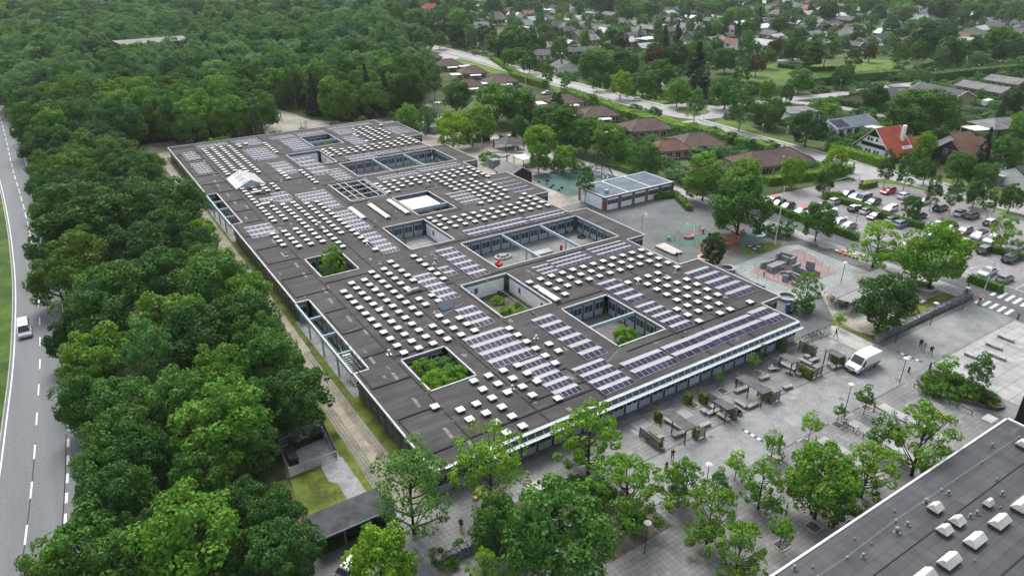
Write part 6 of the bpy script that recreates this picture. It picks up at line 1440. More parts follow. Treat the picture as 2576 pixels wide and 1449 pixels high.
for k in range(10):
    x, y = 92.4+k*.55, 56.2-.05*k+rr.uniform(-.2,.2); put_bike(x, y, 1.9+rr.uniform(-.2,.2), rr.choice(['black','grey','red','white']), 'bicycle in the packed row outside the schools right corner')
for k in range(16):
    p = K(2200,700,500, 1080+rr.uniform(-20,120)+k*26, 890+rr.uniform(-20,60)+k*10, 0); put_bike(p.x, p.y, rr.choice([.2,1.5,1.7])+rr.uniform(-.3,.3), rr.choice(['black','grey','black','blue','red']), 'bicycle parked under the front edge of the bike shelter roof')
for k in range(6):
    p = K(2200,700,500, 2240+k*45, 720+k*18, 0); put_bike(p.x, p.y, 1.5+rr.uniform(-.4,.4), rr.choice(['black','grey']), 'bicycle parked at the far end of the bike shelter')
p = K(2200,700,500,1480,1090); put_bike(p.x, p.y, 1.2, 'white', 'white bike standing alone in front of the bike shelter')
# bike shelter: two ribbed roofs
t = thing('bike_shelter', 'long bike shelter with two sloping ribbed grey roofs', 'shelter', (114,60,0)); O = (114,60,0)
shp = [[K(2200,700,500,x,y,2.3) for x,y in ((1090,790),(1300,880),(2110,535),(1950,450))], [K(2200,700,500,x,y,2.5) for x,y in ((1310,885),(1510,965),(2340,615),(2150,545))]]
M_RIB = tilemat('ribbed_roof_sheet', (0.27,0.275,0.28), (0.10,0.10,0.105), 40, .33, .06, .45, .1)
for i, q in enumerate(shp):
    b = MB(); zs = (2.25,2.55,2.55,2.25) if i else (2.45,2.15,2.15,2.45)
    P = [(v.x,v.y,z) for v, z in zip(q, zs)]; b.add(P+[(x,y,z-.08) for x,y,z in P], [(0,1,2,3),(7,6,5,4),(0,4,5,1),(1,5,6,2),(2,6,7,3),(3,7,4,0)]); b.obj('roof', M_RIB, t, O)
    b = MB()
    for a, e in ((0,3),(1,2)):
        for k in range(6): c = Vector(P[a]).lerp(Vector(P[e]), .03+.94*k/5); b.tube((c.x,c.y,0),(c.x,c.y,c.z-.08),.05,6)
    b.obj('posts', M_GALV, t, O)

# ------------------------------------------------------------------ pergolas, screens, benches
SL = 'slatted seating corners on the plaza'
def pergola(x0, x1, y0, y1, label, posts):
    t = thing('pergola', label, 'pergola', ((x0+x1)/2,(y0+y1)/2,0), 0, SL); O = ((x0+x1)/2,(y0+y1)/2,0); z = 2.3
    b = MB(); n = 13
    for k in range(n): x = x0+(x1-x0)*k/(n-1); b.box(x-.033,x+.033,y0,y1,z+.10-.02*k,z+.18-.02*k)
    b.obj('roof_slats', M_SLAT, t, O); b = MB()
    for y in np.linspace(y0+.1,y1-.1,3): b.beam((x0,y,z+.09),(x1,y,z-.17),.08,.12)
    b.obj('beam', M_PILLAR, t, O); 
    for x, y in posts: b = MB(); b.box(x-.06,x+.06,y-.06,y+.06,.03,z-.02); b.obox((x,y,.012),.26,.26,.05,0,1); b.obj('post', [M_PILLAR, M_CONCL], t, O)
def screen(p, q, h, label, plants=0):
    c = (Vector(p)+Vector(q))/2; t = thing('slat_screen', label, 'screen', (c.x,c.y,0), 0, SL); O = (c.x,c.y,0); b = MB(); slatfence(b, p, q, h, 11, 1.1, .09); b.obj('slats', M_SLAT, t, O)
pergola(56.95,58.9,47.85,52.6,'near left dark slatted pergola with three posts',((57.2,52.4),(57.2,50.4),(57.2,48.1)))
pergola(64.6,66.3,48.0,50.5,'short slatted pergola between two longer ones',((64.8,50.3),(64.6,48.2)))
pergola(71.4,73.3,47.9,52.7,'middle long slatted pergola over an angled bench',((71.8,52.6),(71.7,50.5),(71.6,48.1)))
pergola(81.3,83.0,50.6,53.2,'small slatted pergola over stepped benches near the van',((81.5,52.9),(81.4,50.9)))
pergola(88.1,89.9,47.9,50.4,'slatted pergola closest to the white van',((88.3,50.2),(88.2,48.1)))
for a, e, h, l in (((59.0,47.9),(60.6,47.9),1.7,'slatted screen closing the near left pergola'),((53.6,52.4),(53.6,49.0),1.5,'planted screen under the canopy tree left of the pergolas'),((66.6,50.6),(66.6,53.0),1.7,'screen behind the short pergola'),((66.4,48.0),(66.4,50.5),1.7,'ivy screen on the right of the short pergola'),
    ((73.5,47.9),(75.2,47.9),1.7,'slatted screen closing the middle pergola'),((73.5,48.3),(73.5,50.2),1.7,'ivy-covered screen on the right of the middle pergola'),((73.4,52.8),(73.4,54.0),1.7,'short screen behind the middle pergola'),((81.2,53.6),(82.6,53.6),1.7,'screen behind the stepped benches'),
    ((83.2,48.9),(83.2,51.2),1.6,'ivy screen between stepped benches and cube stools'),((83.4,48.7),(85.7,48.7),1.6,'slatted screen facing the promenade left of the van'),((88.9,52.2),(88.9,55.0),1.7,'tall screen behind the pergola by the van'),((86.0,56.0),(87.2,56.0),1.7,'planted end screen near the schools right corner'),((90.1,48.0),(90.1,50.6),1.7,'ivy screen directly beside the white van')):
    screen(a, e, h, l)
for x, y, w_, d_, h, l in ((54.0,50.2,.7,3.0,1.4,'column of clipped ivy left of the near pergola'),(59.3,48.3,.7,.7,1.9,'ivy clump at the right post of the near pergola'),(57.9,53.6,1.2,.7,1.7,'ivy clump behind the near pergola'),(64.0,54.2,1.1,.8,1.9,'pair of clipped ivy columns behind the short pergola'),(65.9,53.2,.8,1.4,1.8,'ivy column on the screen behind the short pergola'),(66.7,48.9,.7,1.7,1.9,'ivy covering the right side of the short pergola'),
    (73.7,48.7,.8,1.7,2.0,'ivy covering the right side of the middle pergola'),(83.2,49.6,.8,2.4,1.7,'ivy mass between stepped benches and cube stools'),(86.4,56.3,1.2,1.2,2.0,'ivy bush on the end screen by the school corner'),(89.2,53.4,.8,2.6,1.8,'ivy along the tall screen behind the pergola by the van'),(90.1,49.2,.8,2.2,1.9,'ivy beside the bonnet of the white van'),(82.3,53.9,.8,.6,.9,'small ivy patch behind the stepped benches')):
    hedge([Vector((x,y-d_*.38)),Vector((x,y+d_*.38))], w_*.62, h*.86, l, 'olive', 'climbing plant', SL, 0.02, 'ivy', 40, .22)
def bench(p, q, label, wd=.62, h=.46, legs=True, m=None, group='concrete and timber benches on the plaza', cat='bench'):
    p, q = Vector((p[0],p[1])), Vector((q[0],q[1])); d = q-p; L_ = d.length; rz = math.atan2(d.y,d.x); c = (p+q)/2
    t = thing('bench', label, cat, (c.x,c.y,.02), rz, group); b = MB(); b.box(-L_/2,L_/2,-wd/2,wd/2,h-.10,h); b.obj('seat', m or M_WOODG, t)
    for s_ in (-1,1): b = MB(); b.box(s_*(L_/2-.3)-.24,s_*(L_/2-.3)+.24,-wd/2+.04,wd/2-.04,0,h-.101); b.obj('block', M_CONC, t)
kb = lambda x, y: K(2100,940,500,x,y,.45)
ka = lambda x, y: K(1850,1090,500,x,y,.45)
for fn, a, e, l in ((kb,(1240,560),(1430,650),'bench facing the stepped platform near the cube stools'),(kb,(1400,600),(1530,550),'low platform bench joined to the bench by the cube stools'),(kb,(820,690),(910,650),'small raised seat left of the stepped pergola'),(kb,(780,720),(940,700),'low step bench left of the stepped pergola'),(kb,(960,620),(1180,730),'long bench under the stepped pergola'),
    (kb,(1040,745),(1150,780),'low step in front of the stepped pergola bench'),(kb,(650,865),(790,815),'free-standing bench between two pergolas and a sapling'),(kb,(270,1055),(460,985),'bench under the left end of the middle pergola'),(kb,(280,1185),(450,1290),'left arm of the angled bench below the middle pergola'),(kb,(460,1295),(620,1215),'right arm of the angled bench below the middle pergola'),
    (kb,(1010,1000),(1140,960),'bench behind the slatted screen of the middle pergola'),(kb,(1730,700),(1880,660),'bench below the pergola closest to the van'),(ka,(1140,620),(1330,550),'bench left of the short pergola'),(ka,(1300,610),(1480,720),'bench under the short pergola'),(ka,(1390,600),(1500,650),'low back seat under the short pergola'),
    (ka,(620,950),(800,890),'bench in front of the near left pergola'),(ka,(1020,810),(1190,750),'bench behind the screen of the near left pergola'),(ka,(290,1020),(480,950),'bench beside the planted screen at the lower left'),(ka,(340,1040),(490,1150),'bench along the ivy columns at the lower left'),(ka,(500,690),(780,850),'long bench behind the near left pergola posts'),
    (lambda x,y: K(2200,700,500,x,y,.45),(80,650),(205,710),'concrete bench below the climbing blocks beside the school wall')):
    bench(fn(*a), fn(*e), l)
for a, e, l in (((109,40.2),(109.2,37.9),'slab bench nearest the promenade on the bright paving'),((114.9,39.9),(115,37.6),'second slab bench on the bright paving, upper right of the first'),((112.1,38.2),(112.2,35.8),'slab bench in the middle of the bright paving'),((119.1,40.1),(119.1,37.8),'slab bench farthest right on the bright paving')): bench(a, e, l, .7, .48, m=M_CONCL)
def block(p, sx, sy, h, label, m=M_CONC, cat='stool', rz=0, name='cube_stool', group='concrete cube stools'):
    b = MB(); b.obox((p.x,p.y,.02),sx,sy,h-.04,rz); b.obox((p.x,p.y,.02+h-.038),sx*1.03,sy*1.03,.05,rz); o = b.obj(name, m, None, (p.x,p.y,0)); return tag(o, label, cat, group)
for fn, x, y, l in ((kb,1365,525,'concrete cube on the low platform bench'),(kb,1500,690,'concrete cube stool inside the slatted corner left of the van'),(kb,1715,655,'concrete cube stool under the pergola closest to the van'),(kb,1240,790,'concrete cube stool at the foot of the ivy mass'),(ka,1100,575,'concrete cube stool left of the short pergola bench'),(ka,1225,510,'concrete cube stool behind the short pergola post'),(ka,1620,600,'concrete cube stool right of the short pergola'),(kb,330,1370,'concrete cube stool behind the ivy of the short pergola')):
    block(fn(x, y), .75, .75, .5, l)
# tree pits with kerbs
for x, y, s_ in ((83.6,40.1,1.35),(76.9,40.0,1.35),(70.3,40.0,1.35),(64.1,40.2,1.3),(76.2,30.3,1.4),(58.7,30.4,1.4),(53.6,30.6,1.3),(64.4,53.5,1.3),(70.3,53.6,1.3),(74.4,53.4,1.3),(78.2,54.0,1.3)):
    t = thing('tree_pit', 'square kerbed tree pit of soil at a sapling foot in the paving', 'tree pit', (x,y,0), 0, 'kerbed tree pits in the plaza'); b = MB()
    for a, c in (((-s_/2,-s_/2),(s_/2,-s_/2)),((-s_/2,s_/2),(s_/2,s_/2))): b.box(a[0],c[0],a[1]-.07,a[1]+.07,.0,.09)
    for a in (-s_/2, s_/2): b.box(a-.07,a+.07,-s_/2+.071,s_/2-.071,0,.086)
    b.obj('kerb', M_CONCL, t); b = MB(); b.box(-s_/2+.071,s_/2-.071,-s_/2+.071,s_/2-.071,.0,.05); b.obj('soil', M_SOIL, t)
# lamps, poles
def lamp(x, y, h, label, disc=.42, group='disc-topped lamp posts', m=M_PILLAR):
    t = thing('street_lamp', label, 'lamp post', (x,y,0), 0, group); b = MB(); b.tube((0,0,0),(0,0,h),.06,8,.045); b.obj('post', m, t); b = MB(); b.tube((0,0,h),(0,0,h+.08),disc,14,disc*.75); b.tube((0,0,h+.08),(0,0,h+.16),disc*.7,14,disc*.2); b.obj('lamp_head', M_ACRYL, t)
for x, y, l in ((52.8,40.5,'disc lamp post among the open trees at the bottom'),(80.7,41.4,'disc lamp post behind the sapling with the green bike'),(40.9,37.7,'disc lamp post in front of the wide dense tree at the bottom'),(93.1,41.1,'disc lamp post between the van and the curved planter'),(113.5,48.0,'disc lamp post in front of the gabion wall, middle'),(103.4,47.9,'disc lamp post by the near end of the gabion wall'),(123.7,48.1,'disc lamp post by the far end of the gabion wall'),(115.7,65.9,'thin lamp post between climbing blocks and bike shelter'),
    (137.0,80.0,'thin lamp post on the footpath beside the hedge stub'),(146.3,83.0,'lamp post in the car park between the rows'),(168.3,57.0,'lamp post in the right part of the car park')): lamp(x, y, 4.2, l)
for c_, r_, x, y, l in ((2,0,1180,700,'lamp post where the far road meets the square hedge'),(2,0,1540,655,'lamp post above the black-gabled bungalow'),(2,0,1885,615,'lamp post by the long black-roofed house'),(2,0,2215,575,'lamp post right of the white van on the far road'),(2,0,2530,545,'lamp post at the far right of the far road'),(2,0,590,1060,'lamp post on the verge of the curved road'),(2,0,740,1320,'lamp post in front of the largest brown roof'),
    (1,0,970,435,'lamp post on the upper stretch of the main road'),(1,0,1150,480,'second lamp post down the main road'),(1,0,1320,550,'lamp post opposite the estate court'),(1,0,2220,735,'lamp post left of the moving white car'),(2,0,150,935,'lamp post beside the roundabout birch'),(2,0,1400,830,'small lamp post by the square hedge'),(1,0,2340,860,'lamp post by the long light-topped hedge')):
    p = T(c_, r_, x, y); lamp(p.x, p.y, 5.0, l, .3, 'road lamp posts', M_GALV)
for x, y, h, l in ((99.7,40.5,1.5,'dark square post at the edge of the curved planter'),(127.8,41.1,1.1,'short dark bollard on the crossing side of the plaza'),(65.9,40.6,2.6,'dark slim post beside a plaza sapling'),(96.9,42.0,.9,'small black litter post near the lamp by the van')):
    b = MB(); b.obox((x,y,0),.2,.2,h); b.obox((x,y,h+.002),.24,.24,.06); o = b.obj('bollard', M_PILLAR, None, (x,y,0)); tag(o, l, 'bollard')
def pole(p, h, r, label, name='flagpole', m=M_WHITE):
    t = thing(name, label, 'pole', (p.x,p.y,0)); b = MB(); b.tube((0,0,0),(0,0,h),r,8,r*.5); b.obj('shaft', m, t); b = MB(); b.ball((0,0,h+.08),r*1.3,8,6); b.obj('cap', m, t); b = MB(); b.obox((0,0,0),r*5,r*5,.25); b.obj('foot', M_CONC, t)
pole(K(2230,520,500,200,1030), 12.5, .11, 'tall white flagpole standing at the edge of the schoolyard lawn')
pole(T(1,0,1388,690), 10.5, .11, 'white flagpole in the estate court between brown roofs')
p = T(2,1,2237,850); t = thing('barrier_boom', 'raised white and grey barrier boom on a red and white foot', 'barrier', (p.x,p.y,0)); b = MB(); b.obox((0,0,0),.5,.5,.9); b.obj('base', M_CONCL, t); b = MB(); b.obox((0,0,.901),.42,.42,.45); b.obj('motor_box', M_RED, t)
b = MB(); a = Vector((0,0,1.2)); e = a+Vector((2.2,0.5,6.2)); 
for k in range(8): b.tube(a.lerp(e,k/8), a.lerp(e,(k+1)/8), .07, 6, mi=k % 2)
b.obj('boom', [M_WHITE, plain('boom_grey',(.35,.36,.37),.5)], t)
p = T(2,1,2130,790); t = thing('sign_board', 'black upright sign board at the far end of the gabion wall', 'sign', (p.x,p.y,0), .5); b = MB(); b.box(-.6,.6,-.05,.05,.3,2.6); b.obj('board', M_BLACK, t); b = MB(); b.box(-.56,-.48,-.07,-.051,0,2.6); b.box(.48,.56,-.07,-.051,0,2.6); b.obj('post', M_PILLAR, t)
p = K(2230,520,500,1500,160); t = thing('traffic_sign', 'red and white round sign pair by the car park entrance', 'sign', (p.x,p.y,0), -.6); b = MB(); b.tube((0,0,0),(0,0,1.6),.05,6); b.obj('post', M_GALV, t)
for z in (.9,1.7): b = MB(); b.tube((0,-.03,z),(0,.03,z),.42,16); o = b.obj('disc', M_RED, t); b = MB(); b.obox((0,-.045,z-.08),.5,.02,.16); b.obj('bar', M_WHITE, o)
p = T(1,0,2452,1440); t = thing('round_sign', 'red and white round banner on a post beside the annex', 'sign', (p.x,p.y,0), .4); b = MB(); b.tube((0,0,0),(0,0,1.5),.05,6); b.obj('post', M_GALV, t); b = MB(); b.tube((0,-.03,2.0),(0,.03,2.0),.75,18); o = b.obj('disc', M_CORAL, t); b = MB(); b.ring((0,-.04,2.0),.3,.45,-.01,.01,16); b.v = [(x,-.045,2.0+y) for x,y,z in b.v]; b.obj('white_ring', M_WHITE, o)
p = T(2,0,1280,1310); b = MB(); b.obox((p.x,p.y,0),1.2,.3,3.2,.4); b.obox((p.x,p.y,3.201),1.3,.4,.15,.4); tag(b.obj('info_pillar', M_GALV, None, (p.x,p.y,0)), 'grey information pillar on the bend of the side road', 'sign')
# ------------------------------------------------------------------ playground
kp = lambda x, y, z=0: K(1850,600,500,x,y,z)
kc = lambda x, y, z=0: K(2200,700,500,x,y,z)
def ringbench(p, r, m, label, h=.5, wd=.45, sx=1.0, rz=0, a0=0, a1=2*math.pi, name='ring_bench'):
    b = MB(); b.ring((p.x,p.y,.02), r-wd, r, 0, h, 30, 0, sx, rz, a0, a1); b.ring((p.x,p.y,.02+h+.001), r-wd-.03, r+.03, 0, .07, 30, 1, sx, rz, a0, a1)
    o = b.obj(name, [M_CONC, m], None, (p.x,p.y,0)); return tag(o, label, 'bench')
ringbench(kp(1110,830), 1.55, mat('pink_bench',(.55,.33,.29),.6,.08,1), 'pinkish ring bench beside the small dark tree')
ringbench(kp(1440,985), 1.5, M_CONCL, 'pale concrete ring bench beside the solar rows at the school edge')
ringbench(T(2,1,782,805), 1.75, M_CONCL, 'pale concrete ring bench at the schools right corner')
ringbench(T(2,1,1820,735), 2.1, M_CONCL, 'large ring bench around the broad tree', .55)
ringbench(kp(845,490), 1.3, M_CORAL, 'coral curved bench inside the green climbing frame', a0=math.pi*1.05, a1=math.pi*1.95)
ringbench(kp(1740,420), 1.5, M_CORAL, 'coral curved bench under the big schoolyard tree', a0=math.pi*.2, a1=math.pi*1.0, rz=.6)
b = MB(); p = kp(1920,470); b.ring((p.x,p.y,.05),1.0,1.35,.25,.45,30); o = b.obj('spinning_ring', M_WHITE, None, (p.x,p.y,0)); tag(o, 'white round nest ring held by two people', 'play ring')
def tubering(b, c, rx, ry, rz, z, r, n=36, mi=0, a0=0, a1=2*math.pi):
    pts = []
    for k in range(n+1):
        a = a0+(a1-a0)*k/n; x, y = rx*math.cos(a), ry*math.sin(a); pts.append((c[0]+x*math.cos(rz)-y*math.sin(rz), c[1]+x*math.sin(rz)+y*math.cos(rz), z))
    b.path(pts, r, 7, mi)
p = kp(1370,585); t = thing('oval_play_frame', 'big orange oval climbing frame with red net', 'climbing frame', (p.x,p.y,0)); b = MB(); tubering(b,(0,0),3.7,2.3,-.15,1.0,.13); b.obj('oval_rail', M_ORANGE, t)
b = MB(); tubering(b,(.3,-.2),2.5,1.3,-.15,1.0,.06,24); tubering(b,(.5,-.3),1.3,.6,-.15,1.0,.06,18)
for k in range(14):
    a = 2*math.pi*k/14; b.tube((3.6*math.cos(a),2.2*math.sin(a),1.0),(1.2*math.cos(a)+.4,.5*math.sin(a)-.25,1.0),.03,4)
b.obj('net', M_CORAL, t)
for k in range(9): a = 2*math.pi*k/9; b = MB(); b.tube((3.68*math.cos(a),2.28*math.sin(a)-.3*math.cos(a)*.6,0),(3.68*math.cos(a),2.28*math.sin(a)-.3*math.cos(a)*.6,1.0),.10,7); b.obj('leg', M_ORANGE, t)
p = kp(900,520); t = thing('dome_climbing_frame', 'light green arched tube frame over the court', 'climbing frame', (p.x,p.y,0)); b = MB()
for k in range(5):
    a = 2*math.pi*k/5+.3; pts = [(4.0*math.cos(a)*math.cos(u), 4.0*math.sin(a)*math.cos(u), 3.6*math.sin(u)) for u in np.linspace(0,1.25,7)]; b.path(pts,.06,6)
tubering(b,(0,0),1.26,1.26,0,3.42,.06,10); b.obj('tubes', M_GREENP, t)
b = MB(); tubering(b,(0,0),2.9,2.9,0,2.4,.02,16)
for k in range(10): a = 2*math.pi*k/10; b.tube((2.9*math.cos(a),2.9*math.sin(a),2.4),(1.2*math.cos(a),1.2*math.sin(a),3.4),.02,4)
b.obj('ropes', M_GALV, t)
for i, (x, y, l) in enumerate(((1785,625,'left hexagonal trampoline set in the lawn'),(1920,630,'right hexagonal trampoline set in the lawn'),(1860,668,'front hexagonal trampoline set in the lawn'))):
    p = kp(x,y); b = MB(); b.ring((p.x,p.y,.02),.55,1.0,0,.06,6); b.prism([(p.x+.54*math.cos(a*math.pi/3),p.y+.54*math.sin(a*math.pi/3)) for a in range(6)],.02,.05,1); tag(b.obj('trampoline',[M_BLACK,M_CONCL],None,(p.x,p.y,0)), l, 'trampoline')
q = [kp(x,y,.35) for x,y in ((355,625),(500,580),(770,715),(630,748))]; c = sum(q,Vector())/4; b = MB(); b.prism([(v.x,v.y) for v in q],0,.38,0); b.prism([(c.x+(v.x-c.x)*1.03,c.y+(v.y-c.y)*1.03) for v in q],.381,.45,1); tag(b.obj('stage_platform',[M_CONC,mat('pale_timber',(.46,.43,.39),.8,.12,1)],None,(c.x,c.y,0)), 'pale timber platform beside the green rubber strip', 'platform')
p = kp(560,535); b = MB(); b.obox((p.x,p.y,0),.55,.9,.7,.5,0,.7); b.obox((p.x,p.y,.701),.4,.65,.12,.5); tag(b.obj('spring_stool',M_GREENP,None,(p.x,p.y,0)), 'small green play seat on the asphalt', 'play seat')
for fn, x, y, l in ((kp,1075,430,'red litter bin next to the green climbing frame'),(kc,640,1010,'red litter bin by the shrub at the schools right corner'),(lambda x,y:T(1,2,x,y),2095,735,'red litter bin seen through the plaza trees')):
    p = fn(x,y); t = thing('litter_bin', l, 'bin', (p.x,p.y,0), 0, 'red litter bins'); b = MB(); b.tube((0,0,.05),(0,0,1.05),.30,14,.33); b.obj('body', M_RED, t); b = MB(); b.tube((0,0,1.051),(0,0,1.15),.34,14,.2); b.obj('lid', M_CONCL, t)
p = kc(550,1110); t = thing('parcel_trolley', 'blue and black trolley box by the schools right corner', 'trolley', (p.x,p.y,0)); b = MB(); b.obox((0,0,.3),.8,.6,.9); b.obj('box', M_BLUE, t); b = MB(); b.obox((0,.1,1.25),.8,.5,.35,0,0,.9); b.obj('lid', M_BLUE, t); b = MB(); b.obox((.1,-.3,0),1.0,.7,.28); b.obj('base', M_BLACK, t)
p = kp(150,370); t = thing('basketball_hoop', 'grey basketball hoop on the open asphalt', 'basketball hoop', (p.x,p.y,0)); b = MB(); b.tube((0,0,0),(0,0,3.3),.07,8); b.beam((0,0,3.3),(.8,-.2,3.2),.08,.08); b.obj('post', M_GALV, t); b = MB(); b.obox((.85,-.25,2.6),.06,1.5,1.0,-.3); b.obj('backboard', M_WHITE, t); b = MB(); b.ring((1.15,-.33,2.75),.20,.24,0,.03,12); b.obj('rim', M_ORANGE, t)
# concrete climbing blocks
c0_ = kc(560,420); cl = thing('climbing_blocks', 'cluster of grey concrete climbing walls and steps on pink rubber', 'climbing structure', (c0_.x,c0_.y,0)); O = (c0_.x,c0_.y,0)
def cw(p, q, h, th=.35, name='concrete_wall', m=M_CONC):
    p, q = Vector(p[:2]), Vector(q[:2]); d = q-p; c = (p+q)/2; b = MB(); b.obox((c.x,c.y,.03),d.length,th,h,math.atan2(d.y,d.x)); b.obj(name, m, cl, O)
b = MB(); q = [kc(x,y,1.3) for x,y in ((235,395),(430,310),(545,350),(325,430))]; b.prism([(v.x,v.y) for v in q],.03,1.25); b.obj('concrete_block', M_CONC, cl, O)
for a, e, h in (((160,365),(400,300),1.2),((395,220),(580,285),2.1),((460,195),(690,255),2.5),((460,195),(395,225),2.5),((690,255),(600,300),2.5),((620,410),(750,360),2.2),((735,430),(835,470),1.9),((845,330),(970,360),2.4),((950,465),(1045,500),1.1),((840,490),(930,520),.9),((610,490),(820,580),1.3),((480,540),(570,560),1.3),((540,510),(610,490),1.5),((620,640),(725,680),.7),((715,615),(790,650),.8),((440,495),(600,490),.5)):
    z_ = h; p = kc(*a, z_); q = kc(*e, z_); cw(p, q, h)
b = MB(); p, q = kc(845,330,2.4), kc(970,360,2.4); b.beam((p.x+.4,p.y-.25,2.2),(q.x-.2,q.y-.25,2.2),.04,1.9); b.obj('blue_climbing_panel', plain('faded_blue_panel',(.15,.22,.30),.5), cl, O)
b = MB()
for a, e, n_ in (((450,410),(620,480),5),((500,390),(660,470),5),((260,350),(330,380),3),((600,500),(700,600),3)):
    p, q = kc(*a,1.5), kc(*e,1.5); b.tube(p,q,.035,5)
for k in range(6): p, q = kc(450+34*k,410+14*k,1.5), kc(500+32*k,390+16*k,1.5); b.tube(p,q,.035,5)
for x, y in ((335,620),(40,480),(75,500),(115,480),(1160,510),(1060,440),(960,350),(800,330),(230,660),(100,600),(400,650),(355,560)):
    p = kc(x,y); b.tube((p.x,p.y,0),(p.x,p.y,1.7),.035,5)
for L__ in ((960,280),(1070,330),(1170,385)),((800,285),(700,270)),((170,290),(280,265)),((100,560),(340,610)):
    b.path([kc(x,y,1.6) for x,y in L__], .025, 4)
b.obj('climbing_bars', M_GALV, cl, O)
def curvy(pts, wd, h, label, m=M_CONCL, z=0):
    P = [tuple(p[:2]) for p in pts]; P = smooth(P, 5); b = MB(); n = len(P)
    V = []
    for i, p in enumerate(P):
        a = Vector(P[max(i-1,0)]); c = Vector(P[min(i+1,n-1)]); d = (c-a).normalized(); q = Vector((d.y,-d.x))*wd/2; p = Vector(p)
        V += [(*(p-q),0),(*(p+q),0),(*(p+q),h),(*(p-q),h)]
    b.add(V, [(4*i+a,4*i+(a+1)%4,4*i+4+(a+1)%4,4*i+4+a) for i in range(n-1) for a in range(4)]+[(3,2,1,0),(4*n-4,4*n-3,4*n-2,4*n-1)])
    c = Vector((*P[n//2],0)); return tag(b.obj('wavy_bench', m, None, c), label, 'bench')
curvy([kc(x,y,.45) for x,y in ((915,45),(1000,60),(1060,110),(1150,135),(1230,130),(1310,170))], .45, .45, 'long wavy concrete bench on the edge of the footpath')
curvy([T(2,1,x,y,.45) for x,y in ((1700,875),(1735,870),(1740,845),(1725,830),(1745,825),(1800,830),(1830,815))], .5, .45, 'S-shaped concrete bench on the grass bank by the gabion wall')
SCOL = {'w':plain('stump_white',(.62,.58,.52),.6),'o':plain('stump_orange',(.55,.20,.08),.6),'g':plain('stump_green',(.30,.42,.20),.6)}
for i, (x, y, s_, t_) in enumerate(((1290,205,'o','w'),(1345,225,'o','o'),(1370,195,'o','w'),(1425,215,'o','w'),(1420,250,'o','o'),(1485,235,'g','w'),(1480,265,'g','g'),(1545,255,'o','w'),(1545,290,'o','o'),(1590,305,'g','g'),(1668,318,'w','w'))):
    p = kc(x,y); t = thing('play_stump', 'stump', 'play stump', (p.x,p.y,0), 0, 'row of coloured stumps beside the wavy bench'); b = MB(); b.tube((0,0,0),(0,0,.42),.34,14); b.obj('side', SCOL[s_], t); b = MB(); b.tube((0,0,.421),(0,0,.46),.35,14); b.obj('top', SCOL[t_ if t_ != 'o' else 'o'], t)
    t['label'] = ('orange stump with white top nearest the wavy bench','orange stump, front one of the first pair','orange stump with white top behind the first pair','orange stump with white top, second rear one','brightest orange stump in the second front place','green stump with white top in the rear line','green stump in the front line middle','orange stump with white top, third rear one','orange stump just before the last green one','green stump near the far end of the row','white stump standing apart at the end of the row')[i]
# spider net on the turquoise court
p = K(1250,400,550,2360,540); t = thing('spider_net_climber', 'dark rope net climber on crossed poles beside the turquoise court', 'climbing frame', (p.x,p.y,0)); b = MB(); Ht = 5.2
for k in range(6): a = 2*math.pi*k/6; b.tube((4.6*math.cos(a),4.6*math.sin(a),0),(1.0*math.cos(a+.5),1.0*math.sin(a+.5),Ht),.09,6)
b.obj('poles', M_PILLAR, t); b = MB()
for j in range(1,6):
    z = Ht*j/6.2; r = 4.2*(1-j/6.5)
    for k in range(8): a, c = 2*math.pi*k/8, 2*math.pi*(k+1)/8; b.tube((r*math.cos(a),r*math.sin(a),z),(r*math.cos(c),r*math.sin(c),z),.025,4); b.tube((0,0,z+.3),(r*math.cos(a),r*math.sin(a),z),.02,4); b.tube((r*math.cos(a),r*math.sin(a),z),(r*.8*math.cos(c),r*.8*math.sin(c),z+Ht/6.2),.02,4)
b.obj('rope_net', M_BLACK, t)
for i, (x, y, r) in enumerate(((1540,633,.35),(1655,617,.5),(1650,660,.3),(1735,680,.4),(1703,708,.4),(1852,712,.4),(1815,742,.35))):
    p = K(1250,400,550,x,y); b = MB(); b.ball((p.x,p.y,r*.4),r,10,7,0,.8); tag(b.obj('rubber_dome',M_BLACK,None,(p.x,p.y,0)), ('black rubber dome at the left tip of the turquoise court','biggest black rubber dome on the turquoise court','small black dome in front of the biggest one','black rubber dome in the middle of the turquoise court','black rubber dome left of the middle one','black rubber dome nearest the annex','black rubber dome at the front edge of the turquoise court')[i], 'play dome', 'rubber domes on the court')
# timber hut, pavilion, kindergarten gear
A, B = K(1250,400,550,1085,318,5.0), K(1250,400,550,1310,425,5.0)
A, B = K(1250,400,550,1080,330,4.6), K(1250,400,550,1305,430,4.6)
B = Vector((A.x+.0, B.y, 4.6)) if abs(A.x-B.x) < 3 else B
hut = house(A, B, 8.0, 2.6, 'gable', 'grey', 'brown', 'dark brown timber hut with grey gable roof beside the turquoise court', win=2)
b = MB(); p = A; L_ = (Vector(B)-Vector(A)).length/2; b.tube((-L_+.8,0,3.9),(-L_+.8,0,6.3),.14,8); b.obj('stove_pipe', M_BLACK, hut)
p = K(1250,400,550,930,430); b = MB(); b.obox((p.x,p.y,0),2.4,2.4,2.3,.0); b.obox((p.x,p.y,2.301),2.5,2.5,.12); tag(b.obj('metal_container', M_FASCIA, None, (p.x,p.y,0)), 'blue-grey metal container against the timber hut', 'container')
p = K(1250,400,550,1390,395,0); t = thing('canopy_shelter', 'white flat canopy behind the timber hut', 'shelter', (p.x,p.y,0)); b = MB(); b.box(-3.4,3.4,-2.6,2.6,2.5,2.65); b.obj('roof', RM['white'], t); b = MB()
for x in (-3.2,3.2):
    for y in (-2.4,2.4): b.box(x-.07,x+.07,y-.07,y+.07,0,2.499)
